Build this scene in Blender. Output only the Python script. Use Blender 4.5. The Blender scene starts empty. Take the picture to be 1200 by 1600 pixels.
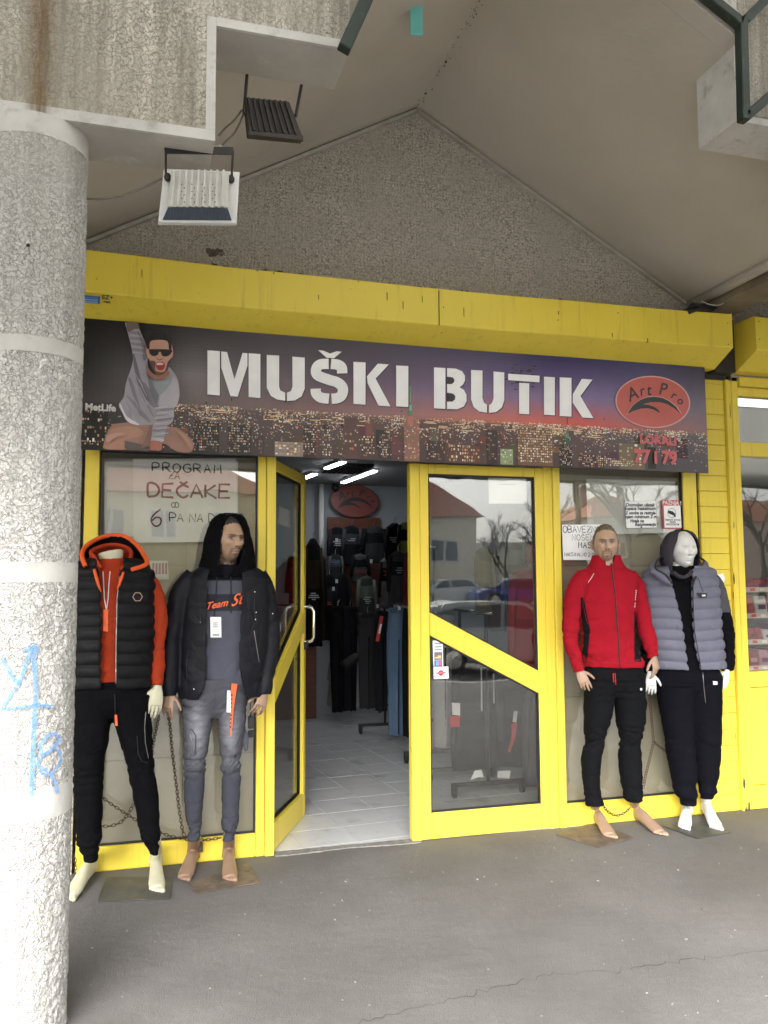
import bpy, math, random
import numpy as np
from mathutils import Vector, Matrix
random.seed(7); rng = np.random.default_rng(7)
sc = bpy.context.scene; COL = sc.collection; PI = math.pi
# ------------------------------------------------------------------ camera
CR = np.array([[0.958680, -0.284438, -0.005336], [0.019285, 0.083692, -0.996305], [0.283834, 0.955034, 0.085720]])
CP = np.array([0.0, -4.879, 1.5]); FPX = 1330.0
cam_data = bpy.data.cameras.new('camera'); cam = bpy.data.objects.new('camera', cam_data); COL.objects.link(cam)
cam_data.sensor_fit = 'VERTICAL'; cam_data.sensor_height = 36.0; cam_data.lens = FPX / 1600 * 36
cam_data.clip_start = 0.05; cam_data.clip_end = 3000
_m = Matrix.Identity(4)
for i in range(3):
    _m[i][0] = CR[0][i]; _m[i][1] = -CR[1][i]; _m[i][2] = -CR[2][i]; _m[i][3] = CP[i]
cam.matrix_world = _m; sc.camera = cam
# ------------------------------------------------------------------ sky, sun, exposure
SUN_EL, SUN_AZ = math.radians(32), math.radians(205)      # azimuth from +Y clockwise: behind the camera, a little left
w = bpy.data.worlds.new("World"); sc.world = w; w.use_nodes = True
nt = w.node_tree; bg = nt.nodes['Background']
sky = nt.nodes.new('ShaderNodeTexSky'); sky.sky_type = 'NISHITA'; sky.sun_disc = False
sky.sun_elevation = SUN_EL; sky.sun_rotation = SUN_AZ; sky.air_density = 1.0; sky.dust_density = 4.0
bw = nt.nodes.new('ShaderNodeRGBToBW'); mx = nt.nodes.new('ShaderNodeMixRGB'); mx.inputs[0].default_value = 0.8
nt.links.new(sky.outputs[0], bw.inputs[0]); nt.links.new(sky.outputs[0], mx.inputs[1]); nt.links.new(bw.outputs[0], mx.inputs[2])
nt.links.new(mx.outputs[0], bg.inputs[0]); bg.inputs[1].default_value = 0.15
sun_d = bpy.data.lights.new('sun', 'SUN'); sun_d.energy = 1.5; sun_d.angle = math.radians(40); sun_d.color = (1, .97, .93)
sun = bpy.data.objects.new('sun', sun_d); COL.objects.link(sun)
_d = Vector((math.sin(SUN_AZ) * math.cos(SUN_EL), math.cos(SUN_AZ) * math.cos(SUN_EL), math.sin(SUN_EL)))
sun.rotation_euler = _d.to_track_quat('Z', 'Y').to_euler()
sc.view_settings.view_transform = 'Standard'; sc.view_settings.look = 'None'
sc.view_settings.gamma = 1; sc.view_settings.use_curve_mapping = False
sc.view_settings.exposure = 2.05
# ------------------------------------------------------------------ helpers
def ray(px, py):
    return CR.T @ np.array([(px - 600) / FPX, (py - 800) / FPX, 1.0])
def at(px, py, y=0.0):            # the point of the plane at distance y from the shop front
    r = ray(px, py); t = (y - CP[1]) / r[1]; return CP + t * r
def gr(px, py, z=0.0):            # the point of the ground
    r = ray(px, py); t = (z - CP[2]) / r[2]; return CP + t * r

def nodes(name):
    m = bpy.data.materials.new(name); m.use_nodes = True
    n = m.node_tree; return m, n, n.nodes['Principled BSDF']
def coords(n, scale=(1, 1, 1)):
    tc = n.nodes.new('ShaderNodeTexCoord'); mp = n.nodes.new('ShaderNodeMapping'); mp.inputs['Scale'].default_value = scale
    n.links.new(tc.outputs['Object'], mp.inputs[0]); return mp.outputs[0]
def noise(n, vec, scale, detail=4, rough=.6):
    t = n.nodes.new('ShaderNodeTexNoise'); t.inputs['Scale'].default_value = scale; t.inputs['Detail'].default_value = detail
    t.inputs['Roughness'].default_value = rough; n.links.new(vec, t.inputs['Vector']); return t.outputs['Fac']
def ramp(n, fac, stops):
    r = n.nodes.new('ShaderNodeValToRGB'); e = r.color_ramp.elements
    while len(e) < len(stops): e.new(.5)
    for k, (p, c) in enumerate(stops):
        e[k].position = p; e[k].color = tuple(c) + (1,) if len(c) == 3 else c
    n.links.new(fac, r.inputs[0]); return r.outputs[0]
def mixc(n, fac, a, b, mode='MIX'):
    m = n.nodes.new('ShaderNodeMixRGB'); m.blend_type = mode
    for i, v in enumerate((fac, a, b)):
        if hasattr(v, 'links'): n.links.new(v, m.inputs[i])
        elif i == 0: m.inputs[0].default_value = v
        else: m.inputs[i].default_value = tuple(v) + (1,)
    return m.outputs[0]
def bump(n, b, h, strength, dist=.01):
    u = n.nodes.new('ShaderNodeBump'); u.inputs['Strength'].default_value = strength; u.inputs['Distance'].default_value = dist
    n.links.new(h, u.inputs['Height']); n.links.new(u.outputs[0], b.inputs['Normal']); return u
def mk(name, c, rough=.5, metal=0, var=.12, vs=3.0, bs=0, bscale=60, stretch=(1, 1, 1), spec=.5, dirt=None, dirt_s=2.0, dirt_lo=.55):
    """plain material with tonal variation, optional dirt patches and fine relief"""
    m, n, b = nodes(name); v = coords(n, stretch)
    f = noise(n, v, vs); lo = [x * (1 - var) for x in c]; hi = [min(1, x * (1 + var)) for x in c]
    col = ramp(n, f, [(.3, lo), (.7, hi)])
    if dirt:
        f2 = noise(n, v, dirt_s, 8, .7); k = ramp(n, f2, [(dirt_lo, (0, 0, 0)), (dirt_lo + .14, (1, 1, 1))])
        col = mixc(n, k, col, dirt)
    n.links.new(col, b.inputs['Base Color']); b.inputs['Roughness'].default_value = rough
    b.inputs['Metallic'].default_value = metal; b.inputs['Specular IOR Level'].default_value = spec
    if bs: bump(n, b, noise(n, v, bscale, 3), bs, .004)
    return m
def vcm(name, rough=.7, bs=.0, bscale=400, spec=.4, metal=0):
    """material that takes its dye or print from the colour attribute"""
    m, n, b = nodes(name); a = n.nodes.new('ShaderNodeAttribute'); a.attribute_name = 'Col'
    v = coords(n); f = noise(n, v, 14, 5); k = ramp(n, f, [(.25, (.86, .86, .86)), (.75, (1, 1, 1))])
    n.links.new(mixc(n, 1.0, a.outputs[0], k, 'MULTIPLY'), b.inputs['Base Color'])
    b.inputs['Roughness'].default_value = rough; b.inputs['Specular IOR Level'].default_value = spec; b.inputs['Metallic'].default_value = metal
    if bs: bump(n, b, noise(n, v, bscale, 2), bs, .002)
    return m
def emit(name, c, s):
    m, n, b = nodes(name); b.inputs['Base Color'].default_value = tuple(c) + (1,)
    b.inputs['Emission Color'].default_value = tuple(c) + (1,); b.inputs['Emission Strength'].default_value = s; return m

class MB:
    def __init__(s): s.v = []; s.f = []; s.c = []
    def add(s, v, f, c=None):
        o = len(s.v); s.v += [tuple(map(float, p)) for p in v]; s.f += [tuple(i + o for i in q) for q in f]; s.c += [c] * len(f); return s
    def box(s, a, b, c=None):
        (x0, y0, z0), (x1, y1, z1) = a, b
        x0, x1 = min(x0, x1), max(x0, x1); y0, y1 = min(y0, y1), max(y0, y1); z0, z1 = min(z0, z1), max(z0, z1)
        v = [(x0, y0, z0), (x1, y0, z0), (x1, y1, z0), (x0, y1, z0), (x0, y0, z1), (x1, y0, z1), (x1, y1, z1), (x0, y1, z1)]
        return s.add(v, [(0, 3, 2, 1), (4, 5, 6, 7), (0, 1, 5, 4), (1, 2, 6, 5), (2, 3, 7, 6), (3, 0, 4, 7)], c)
    def obox(s, o, ax, ay, az, c=None):      # box from a corner and three edge vectors
        o, ax, ay, az = map(np.array, (o, ax, ay, az))
        v = [o, o + ax, o + ax + ay, o + ay, o + az, o + ax + az, o + ax + ay + az, o + ay + az]
        return s.add(v, [(0, 3, 2, 1), (4, 5, 6, 7), (0, 1, 5, 4), (1, 2, 6, 5), (2, 3, 7, 6), (3, 0, 4, 7)], c)
    def bar(s, p, q, wd, dp, up=(0, 0, 1), c=None):
        p, q = np.array(p, float), np.array(q, float); t = q - p; t /= np.linalg.norm(t)
        side = np.cross(t, up); side /= np.linalg.norm(side); u = np.cross(side, t)
        return s.obox(p - side * wd / 2 - u * dp / 2, q - p, side * wd, u * dp, c)
    def prism(s, poly, d, c=None):           # 3-D polygon pushed along d
        n = len(poly); P = [np.array(p, float) for p in poly]; d = np.array(d, float)
        v = P + [p + d for p in P]
        return s.add(v, [tuple(range(n - 1, -1, -1)), tuple(range(n, 2 * n))] + [(i, (i + 1) % n, n + (i + 1) % n, n + i) for i in range(n)], c)
    def tube(s, pts, r, n=10, c=None, closed=False, ref=(0.13, 0.9, 0.41), flat=1.0):
        P = [np.array(p, float) for p in pts]; m = len(P); R = r if hasattr(r, '__len__') else [r] * m
        v = []; prev = None
        for i in range(m):
            a = P[(i - 1) % m] if (closed or i) else P[0]; b = P[(i + 1) % m] if (closed or i < m - 1) else P[-1]
            t = b - a; t /= (np.linalg.norm(t) + 1e-9)
            if prev is None:
                sd = np.cross(t, np.array(ref)); sd /= np.linalg.norm(sd) + 1e-9
            else:
                sd = prev - t * (prev @ t); sd /= np.linalg.norm(sd) + 1e-9
            prev = sd; u = np.cross(t, sd); q = R[i]; ra, rb = q if hasattr(q, '__len__') else (q, q * flat)
            for k in range(n):
                a_ = 2 * PI * k / n; v.append(P[i] + sd * math.cos(a_) * ra + u * math.sin(a_) * rb)
        f = []
        for i in range(m if closed else m - 1):
            j = (i + 1) % m
            for k in range(n): f.append((i * n + k, i * n + (k + 1) % n, j * n + (k + 1) % n, j * n + k))
        if not closed: f += [tuple(range(n - 1, -1, -1)), tuple((m - 1) * n + k for k in range(n))]
        return s.add(v, f, c)
    def cyl(s, a, b, r, n=16, c=None): return s.tube([a, b], r, n, c)
    def ell(s, cen, rad, n=16, m=10, c=None, rot=None):
        cen = np.array(cen); v = []; f = []
        for j in range(m + 1):
            th = PI * j / m
            for k in range(n):
                p = np.array([math.sin(th) * math.cos(2 * PI * k / n) * rad[0], math.sin(th) * math.sin(2 * PI * k / n) * rad[1], math.cos(th) * rad[2]])
                v.append(cen + (rot @ p if rot is not None else p))
        for j in range(m):
            for k in range(n): f.append((j * n + k, (j + 1) * n + k, (j + 1) * n + (k + 1) % n, j * n + (k + 1) % n))
        return s.add(v, f, c)
    def poly(s, pts, c=None): return s.add(pts, [tuple(range(len(pts)))], c)
    def join(s, o): return s.add(o.v, o.f).setc(o.c)
    def setc(s, cs):
        s.c[-len(cs):] = cs; return s
    def build(s, name, mat, parent=None, smooth=False, auto=None):
        me = bpy.data.meshes.new(name); me.from_pydata(s.v, [], s.f); return finish(name, me, mat, parent, smooth, s.c if any(c is not None for c in s.c) else None, auto)
WL = {}
def finish(name, me, mat, parent=None, smooth=False, fcol=None, auto=None):
    o = bpy.data.objects.new(name, me); COL.objects.link(o); me.materials.append(mat)
    if fcol is not None:
        at_ = me.color_attributes.new('Col', 'FLOAT_COLOR', 'CORNER'); arr = []
        for p in me.polygons:
            c = fcol[p.index] or (.5, .5, .5); arr += (list(c[:3]) + [1.0]) * len(p.vertices)
        at_.data.foreach_set('color', arr)
    if smooth or auto: me.polygons.foreach_set('use_smooth', [True] * len(me.polygons))
    if auto: me.set_sharp_from_angle(angle=math.radians(auto))
    if parent is not None:
        o.parent = parent; o.location = tuple(-np.array(WL.get(parent.name, (0, 0, 0))))
    return o
def thing(name, label, cat, loc=(0, 0, 0), group=None):
    o = bpy.data.objects.new(name, None); COL.objects.link(o); o.location = tuple(map(float, loc)); WL[o.name] = tuple(map(float, loc))
    return tag(o, label, cat, group)
def tag(o, label=None, cat=None, group=None, kind=None):
    for k, v in (('label', label), ('category', cat), ('group', group), ('kind', kind)):
        if v: o[k] = v
    return o
def struct(o): o['kind'] = 'structure'; return o
def copy_to(o, off, parent=None):
    c = o.copy(); COL.objects.link(c)
    if parent is not None: c.parent = parent
    c.location = Vector(o.location) + Vector(off); return c
def text(body, size, M4, depth=0, shear=0, align='CENTER', bold=0):
    """flat letters as a mesh; M4 places the text plane"""
    cu = bpy.data.curves.new('t', 'FONT'); cu.body = body; cu.size = size; cu.align_x = align; cu.align_y = 'CENTER'; cu.shear = shear
    cu.resolution_u = 3; cu.offset = bold; cu.extrude = depth
    o = bpy.data.objects.new('t', cu); COL.objects.link(o)
    dg = bpy.context.evaluated_depsgraph_get(); dg.update(); me = bpy.data.meshes.new_from_object(o.evaluated_get(dg))
    v = [tuple(M4 @ x.co) for x in me.vertices]; f = [tuple(p.vertices) for p in me.polygons]
    bpy.data.objects.remove(o); bpy.data.curves.remove(cu); bpy.data.meshes.remove(me); return v, f
def plane_m(o, ux=(1, 0, 0), uz=(0, 0, 1)):
    ux, uz = Vector(ux).normalized(), Vector(uz).normalized(); n = ux.cross(uz)
    return Matrix(((ux[0], uz[0], n[0], o[0]), (ux[1], uz[1], n[1], o[1]), (ux[2], uz[2], n[2], o[2]), (0, 0, 0, 1)))

# ------------------------------------------------------------------ materials
def pebble(name, light, dark, mid, relief=.9, sc_=90, stain=True, soot=.72):
    """rough cast: pale grains between thin winding dark furrows"""
    m, n, b = nodes(name); v = coords(n)
    def M(op, a, b_=None):
        k = n.nodes.new('ShaderNodeMath'); k.operation = op
        for i_, q in enumerate((a, b_)):
            if q is None: continue
            if hasattr(q, 'links'): n.links.new(q, k.inputs[i_])
            else: k.inputs[i_].default_value = q
        return k.outputs[0]
    n1 = noise(n, v, sc_ * .62, 2, .5); n2 = noise(n, v, sc_ * 1.3, 2, .5)
    r1 = M('ABSOLUTE', M('SUBTRACT', n1, .5)); r2 = M('ABSOLUTE', M('SUBTRACT', n2, .5))
    h = M('MINIMUM', M('MULTIPLY', r1, 6.0), M('ADD', M('MULTIPLY', r2, 5.0), .12))
    cr = ramp(n, h, [(.0, dark), (.16, mid), (.50, light)])
    c3 = mixc(n, ramp(n, noise(n, v, 3.2, 6, .65), [(.42, (0, 0, 0)), (.66, (.7, .7, .7))]), cr, mid)
    if stain:   # rain streaks and sooty patches
        v2 = coords(n, (6, 6, .4)); s = ramp(n, noise(n, v2, 1.7, 6, .7), [(.46 - (soot - .72) * .3, (0, 0, 0)), (.74 - (soot - .72) * .4, (soot,) * 3)])
        c3 = mixc(n, s, c3, [x * 1.25 for x in dark])
        s = ramp(n, noise(n, v, 1.3, 5, .6), [(.5, (0, 0, 0)), (.75, (.4, .4, .4))]); c3 = mixc(n, s, c3, [mid[0] * .95, mid[1] * .92, mid[2] * .8])
    n.links.new(c3, b.inputs['Base Color']); b.inputs['Roughness'].default_value = .9; b.inputs['Specular IOR Level'].default_value = .2
    bump(n, b, ramp(n, h, [(0, (0, 0, 0)), (.4, (1, 1, 1))]), relief, .007); return m
YC = (0.82, 0.645, 0.07)
def yellow():
    m, n, b = nodes('yellow_paint'); v = coords(n)
    col = ramp(n, noise(n, v, 2.0, 4), [(.3, [x * .93 for x in YC]), (.7, YC)])
    v2 = coords(n, (14, 14, .8)); k = ramp(n, noise(n, v2, 1.5, 8, .78), [(.54, (0, 0, 0)), (.74, (.5, .5, .5))])
    col = mixc(n, k, col, (.32, .24, .05))
    k2 = ramp(n, noise(n, v, 22, 8, .75), [(.665, (0, 0, 0)), (.72, (.8, .8, .8))]); col = mixc(n, k2, col, (.20, .15, .06))
    n.links.new(col, b.inputs['Base Color']); b.inputs['Roughness'].default_value = .38
    b.inputs['Specular IOR Level'].default_value = .45; bump(n, b, noise(n, v, 9, 5), .12, .01); return m
MY = yellow()
M_peb = pebble('pebble_dash_light', (.66, .62, .54), (.17, .155, .125), (.44, .415, .36), relief=.6, sc_=75, soot=.92)
M_pebg = pebble('pebble_dash_grey', (.80, .74, .64), (.14, .125, .105), (.56, .515, .44), sc_=80, stain=False)
def soffit_mat():
    m, n, b = nodes('soffit_plaster'); v = coords(n)
    c = ramp(n, noise(n, v, .9, 6, .6), [(.3, (.43, .40, .34)), (.7, (.54, .505, .44))])
    k = ramp(n, noise(n, v, 6, 8, .8), [(.62, (0, 0, 0)), (.8, (.5, .5, .5))]); c = mixc(n, k, c, (.26, .235, .20))
    n.links.new(c, b.inputs['Base Color']); b.inputs['Roughness'].default_value = .9; bump(n, b, noise(n, v, 4, 6, .7), .25, .03); return m
M_soff = soffit_mat()
M_trim = mk('smooth_concrete_trim', (.54, .53, .50), .85, var=.12, vs=6, bs=.4, bscale=50, dirt=(.34, .33, .30), dirt_s=9)
M_conc = mk('beam_concrete', (.46, .44, .40), .9, var=.15, vs=3, bs=.4, bscale=40, dirt=(.62, .60, .55), dirt_s=4, dirt_lo=.56)
def asphalt():
    m, n, b = nodes('asphalt'); v = coords(n)
    c = ramp(n, noise(n, v, 1.1, 6, .65), [(.3, (.135, .130, .127)), (.7, (.190, .184, .180))])
    g = noise(n, v, 150, 3, .85); c = mixc(n, ramp(n, g, [(.36, (.8, .8, .8)), (.47, (0, 0, 0))]), c, (.085, .08, .075))
    c = mixc(n, ramp(n, g, [(.6, (0, 0, 0)), (.72, (.6, .6, .6))]), c, (.27, .255, .24))
    k = ramp(n, noise(n, v, 7, 8, .8), [(.6, (0, 0, 0)), (.72, (.4, .4, .4))]); c = mixc(n, k, c, (.24, .232, .222)); k = ramp(n, noise(n, v, .55, 5, .6), [(.42, (.45, .45, .45)), (.62, (0, 0, 0))]); c = mixc(n, k, c, (.105, .10, .096))
    vs_ = n.nodes.new('ShaderNodeTexVoronoi'); vs_.inputs['Scale'].default_value = 5.5; n.links.new(v, vs_.inputs['Vector'])
    k = ramp(n, vs_.outputs['Distance'], [(.02, (.12, .12, .12)), (.04, (0, 0, 0))]); c = mixc(n, k, c, (.27, .25, .23))
    n.links.new(c, b.inputs['Base Color']); b.inputs['Roughness'].default_value = .8; b.inputs['Specular IOR Level'].default_value = .35
    h = n.nodes.new('ShaderNodeMath'); h.operation = 'ADD'; n.links.new(g, h.inputs[0]); n.links.new(noise(n, v, 18, 5), h.inputs[1])
    bump(n, b, h.outputs[0], .7, .008); return m
M_asph = asphalt()
M_black = mk('black_rubber', (.012, .012, .013), .6, var=.2)
M_dark = mk('dark_metal', (.035, .032, .030), .5, metal=.3, var=.3, vs=12)
M_rust = mk('rusty_iron', (.10, .065, .045), .7, metal=.5, var=.4, vs=30, bs=.3)
M_chrome = mk('chrome', (.75, .75, .74), .14, metal=1, var=.03)
M_green = mk('green_steel', (.013, .024, .018), .5, var=.25, vs=8, dirt=(.10, .08, .055), dirt_s=14, dirt_lo=.6)
M_cyan = mk('turquoise_plastic', (.16, .55, .52), .5, var=.1)
M_white = mk('white_paint', (.66, .66, .64), .55, var=.05)
M_paper = mk('paper', (.86, .87, .88), .8, var=.05, vs=9, bs=.15, bscale=12)
M_board = mk('beige_board', (.52, .485, .39), .8, var=.07, vs=1.5, dirt=(.44, .41, .33), dirt_s=1.2, dirt_lo=.5)
M_tile = mk('floor_tile_ceramic', (.66, .67, .69), .22, var=.06, vs=4, dirt=(.44, .44, .45), dirt_s=3)
M_grout = mk('tile_grout', (.16, .155, .15), .9)
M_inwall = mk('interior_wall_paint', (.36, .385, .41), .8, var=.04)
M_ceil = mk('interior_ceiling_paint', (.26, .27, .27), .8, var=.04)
M_wood = mk('brown_wood', (.16, .05, .03), .45, var=.25, vs=6, stretch=(1, 1, 8))
M_ink = mk('black_ink', (.03, .03, .04), .7, var=.3, vs=60)
M_redink = mk('red_ink', (.42, .10, .12), .7, var=.5, vs=50)
M_print = vcm('print', .35, spec=.5)
M_cloth = vcm('cloth', .92, .35, 500, spec=.08)
M_nylon = vcm('nylon', .6, .25, 160, spec=.22)
M_skin = vcm('painted_resin', .42, .0, spec=.45)
def glass():
    m, n, b = nodes('window_glass'); out = n.nodes['Material Output']; n.nodes.remove(b)
    g = n.nodes.new('ShaderNodeBsdfGlossy'); g.inputs['Roughness'].default_value = .012; g.inputs['Color'].default_value = (1, 1, 1, 1)
    t = n.nodes.new('ShaderNodeBsdfTransparent'); t.inputs[0].default_value = (.92, .92, .90, 1)
    fr = n.nodes.new('ShaderNodeFresnel'); fr.inputs[0].default_value = 1.75
    mp = n.nodes.new('ShaderNodeMath'); mp.operation = 'MULTIPLY_ADD'; mp.inputs[1].default_value = 1.5; mp.inputs[2].default_value = .18
    v = coords(n); bp = n.nodes.new('ShaderNodeBump'); bp.inputs['Strength'].default_value = .05; bp.inputs['Distance'].default_value = .02
    n.links.new(noise(n, v, 1.8, 2), bp.inputs['Height']); n.links.new(bp.outputs[0], g.inputs['Normal'])
    mxs = n.nodes.new('ShaderNodeMixShader'); n.links.new(fr.outputs[0], mp.inputs[0])
    ge = n.nodes.new('ShaderNodeNewGeometry'); iv = n.nodes.new('ShaderNodeMath'); iv.operation = 'SUBTRACT'; iv.inputs[0].default_value = 1.0
    n.links.new(ge.outputs['Backfacing'], iv.inputs[1]); mm = n.nodes.new('ShaderNodeMath'); mm.operation = 'MULTIPLY'
    n.links.new(mp.outputs[0], mm.inputs[0]); n.links.new(iv.outputs[0], mm.inputs[1]); n.links.new(mm.outputs[0], mxs.inputs[0])
    n.links.new(t.outputs[0], mxs.inputs[1]); n.links.new(g.outputs[0], mxs.inputs[2]); n.links.new(mxs.outputs[0], out.inputs[0]); return m
M_glass = glass()
def vn(P):      # value noise
    P = np.asarray(P, float); I = np.floor(P).astype(np.int64); F = P - I; F = F * F * (3 - 2 * F)
    def h(a, b_, c): 
        x = (a * 374761393 + b_ * 668265263 + c * 2147483647) & 0xffffffff; x = ((x ^ (x >> 13)) * 1274126177) & 0xffffffff; return ((x ^ (x >> 16)) & 0xffff) / 65535.0
    r = 0
    for i in (0, 1):
        for j in (0, 1):
            for k in (0, 1):
                r = r + h(I[:, 0] + i, I[:, 1] + j, I[:, 2] + k) * (F[:, 0] if i else 1 - F[:, 0]) * (F[:, 1] if j else 1 - F[:, 1]) * (F[:, 2] if k else 1 - F[:, 2])
    return r
# ================================================================== GROUND
pv = MB()
pv.box((-14, -7.5, -.15), (16, 0.02, 0)); pvo = struct(pv.build('pavement', M_asph))
kb = MB(); kb.box((-14, -7.7, -.17), (16, -7.504, -.012)); struct(kb.build('kerb', M_trim))
rd = MB(); rd.box((-400, -400, -.5), (400, 400, -.30)); struct(rd.build('ground', M_asph))
def crack(name, px, wid):
    P = [gr(*q) for q in px]; L = MB(); pts = []
    for a, b in zip(P[:-1], P[1:]):
        n_ = max(2, int(np.linalg.norm(b - a) / .022))
        for k in range(n_): pts.append(a + (b - a) * k / n_)
    pts = [p + np.array([rng.normal(0, .004), rng.normal(0, .012), 0]) for p in pts]
    for i in range(len(pts) - 1):
        a, b = pts[i], pts[i + 1]; w0 = wid * (.35 + .9 * abs(math.sin(i * .37) * math.cos(i * .11)))
        L.add([(a[0], a[1] - w0, .004), (b[0], b[1] - w0, .004), (b[0], b[1] + w0, .004), (a[0], a[1] + w0, .004)], [(0, 1, 2, 3)])
    o = L.build(name, M_crack, pvo); return o
M_crack = mk('crack_dirt', (.075, .07, .065), .95, var=.4, vs=40)
crack('crack', [(540, 1606), (640, 1578), (735, 1556), (840, 1527), (905, 1521), (960, 1519), (1040, 1505), (1120, 1496), (1205, 1484)], .0022)
crack('crack', [(1085, 1413), (1100, 1424), (1120, 1433)], .003)
peb = MB()
for k in range(260):
    x, y = rng.uniform(-.5, 4.5), -rng.uniform(.02, 1) ** .6 * 3.2; r = rng.uniform(.0025, .006) * (1.6 if k % 17 == 0 else 1)
    peb.ell((x, y, r * .4), (r, r * rng.uniform(.6, 1), r * .6), 6, 4)
tag(peb.build('grit', mk('grit', (.17, .163, .155), .9, var=.4, vs=50), pvo), kind='stuff')
# ================================================================== SHOP BUILDING
shop = thing('shop_building', 'shop front with grey pebble dash gable, yellow frames and tiled pier under the canopy roof', 'building', (1.7, .1, 0))
ZR, XR, XV, ZV, SL = 4.507, 1.676, 3.62, 3.43, .5545      # ridge and valley
XL = 2 * XR - XV
g = MB()   # gable wall above the shutter, with its neighbours left and right
g.prism([(XL, .0, 2.9), (XV, .0, 2.9), (XV, .0, ZV), (XR, 0, ZR), (XL, 0, ZV)], (0, .25, 0))
g.prism([(XV, .0, 2.9), (XV + 3.9, .0, 2.9), (XV + 3.9, 0, ZV), (XV + 1.95, 0, ZR), (XV, 0, ZV)], (0, .25, 0))
g.prism([(XL - 3.9, .0, 0), (XL - .0, .0, 0), (XL, 0, ZV), (XL - 1.95, 0, ZR), (XL - 3.9, 0, ZV)], (0, .25, 0))
g.build('gable_wall', M_pebg, shop)
# the smooth plaster strip that edges the gable
t = MB()
for (x0, z0, x1, z1) in ((XR, ZR, XV, ZV), (XR, ZR, XL, ZV), (XV + 1.95, ZR, XV, ZV)):
    t.bar((x0, -.006, z0 - .022), (x1, -.006, z1 - .022), .02, .045, up=(0, 1, 0))
t.build('plaster_edging', mk('soffit_edging', (.40, .38, .33), .9, var=.2, vs=8), shop)
# soffit (roof) modules: two slopes each, 12 cm thick, from the wall to the beam line
roof = MB(); YF = -1.70
def slope(x0, z0, x1, z1, ya=.25, yb=YF):
    roof.prism([(x0, ya, z0), (x1, ya, z1), (x1, yb, z1), (x0, yb, z0)], (0, 0, .14))
slope(XR, ZR, XV, ZV); slope(XR, ZR, XL, ZV); slope(XV, ZV, XV + 1.95, ZR); slope(XL, ZV, XL - 1.95, ZR)
slope(XV + 1.95, ZR, XV + 3.9, ZV); slope(XL - 1.95, ZR, XL - 3.9, ZV)
slope(XR, ZR, 2.628, ZR - SL * (2.628 - XR), -1.701, -1.80); slope(XR, ZR, .80, ZR - SL * (XR - .80), -1.701, -1.80)
ro = roof.build('roof_soffit', M_soff, shop)
# mould specks in the ridge joint and a fine plaster crack
sp = MB()
for k in range(60):
    y = -rng.uniform(0, 1) ** .8 * 1.2; s = rng.choice([-1, 1]); d = abs(rng.normal(0, .012)); x = XR + s * d
    r = rng.uniform(.001, .005) * (1.8 if rng.random() < .1 else 1); sp.ell((x, y, ZR - SL * abs(x - XR) - .001), (r, r * 1.4, r * .5), 7, 4)
for k in range(60):
    f = rng.uniform(0, 1) ** 2.2; x = XR + f * 1.9 * rng.choice([1, 1, -1]); r = rng.uniform(.002, .007)
    sp.ell((x, -.02, ZR - abs(x - XR) * SL - .02), (r, r, r), 6, 4)
tag(sp.build('mould_specks', mk('mould', (.05, .042, .035), .95), shop), kind='stuff')
# pale pipe along the right valley and the dark valley beam
vb = MB(); vb.box((XV + .05, -.002, ZV - .10), (XV + .30, YF, ZV + .02)); vb.build('valley_beam', mk('valley_beam_paint', (.20, .165, .11), .8, var=.3, vs=5), shop)
vp = MB(); vp.tube([(XV + .02, -.02, ZV - .03), (XV + .02, -.9, ZV - .02), (XV + .02, YF, ZV - .02)], .035, 12)
vp.build('valley_pipe', mk('pale_pipe', (.50, .48, .44), .6, var=.1, dirt=(.25, .23, .2), dirt_s=6), shop, smooth=True)
# walls of the room behind the front
rm = MB()
rm.box((-1.2, .25, -.1), (-1.05, 5.4, 2.85)); rm.box((3.70, .25, -.1), (3.80, 5.4, 2.85)); rm.box((-1.2, 5.4, -.1), (3.8, 5.5, 2.85))
rm.build('room_wall', M_inwall, shop)
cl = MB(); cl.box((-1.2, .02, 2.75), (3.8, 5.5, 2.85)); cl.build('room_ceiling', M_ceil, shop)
lt = MB(); lt.box((-.3, -.01, 2.30), (3.69, .20, 2.90)); lt.build('lintel', M_dark, shop)
# tiled floor
fl = MB(); fl.box((-1.2, .021, -.14), (3.8, 5.5, -.006)); flo = struct(fl.build('shop_floor', M_grout))
ang = math.radians(-85.6); e2 = np.array([math.cos(ang), math.sin(ang)]); e1 = np.array([-e2[1], e2[0]])
tb = MB(); tb.box((0, -.329, -.005), (.329, 0, .001)); t0 = None
for i in range(1, 12):
    for j in range(-1, 18):
        if (t0 is not None) and False: pass
        o1 = .988 - .333 * 3 + .333 * i; o2 = .333 * j
        # e1 is the across direction (rotated), rows run along -e2
        c = e1 * o1 + (-e2) * o2
        if not (-.35 < c[1] < 5.3 and .2 < c[0] < 3.6): continue
        P = [c, c + e1 * .329, c + e1 * .329 - e2 * .329, c - e2 * .329]
        if min(p[1] for p in P) < .03:      # front row cut by the ragged edge of the pavement
            P = [np.array([p[0], max(p[1], .01 + .012 * math.sin(p[0] * 23))]) for p in P]
            if P[2][1] - P[1][1] < .02: continue
        h = .001 + rng.uniform(-.0006, .0006)
        q = MB(); q.prism([(p[0], p[1], h - .006) for p in P], (0, 0, .006)); q.build('floor_tile', M_tile, flo)
th = MB()   # ragged mortar lip at the door sill
n_ = 40; xs = np.linspace(.80, 1.66, n_); P = [(x, -.022 - .014 * math.sin(x * 9) + rng.normal(0, .003), .0) for x in xs]
th.prism(P + [(x, .045 + rng.normal(0, .003), .0) for x in xs[::-1]], (0, 0, .006)); th.build('threshold', mk('mortar', (.22, .21, .20), .9, var=.3, vs=30), flo)
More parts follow.
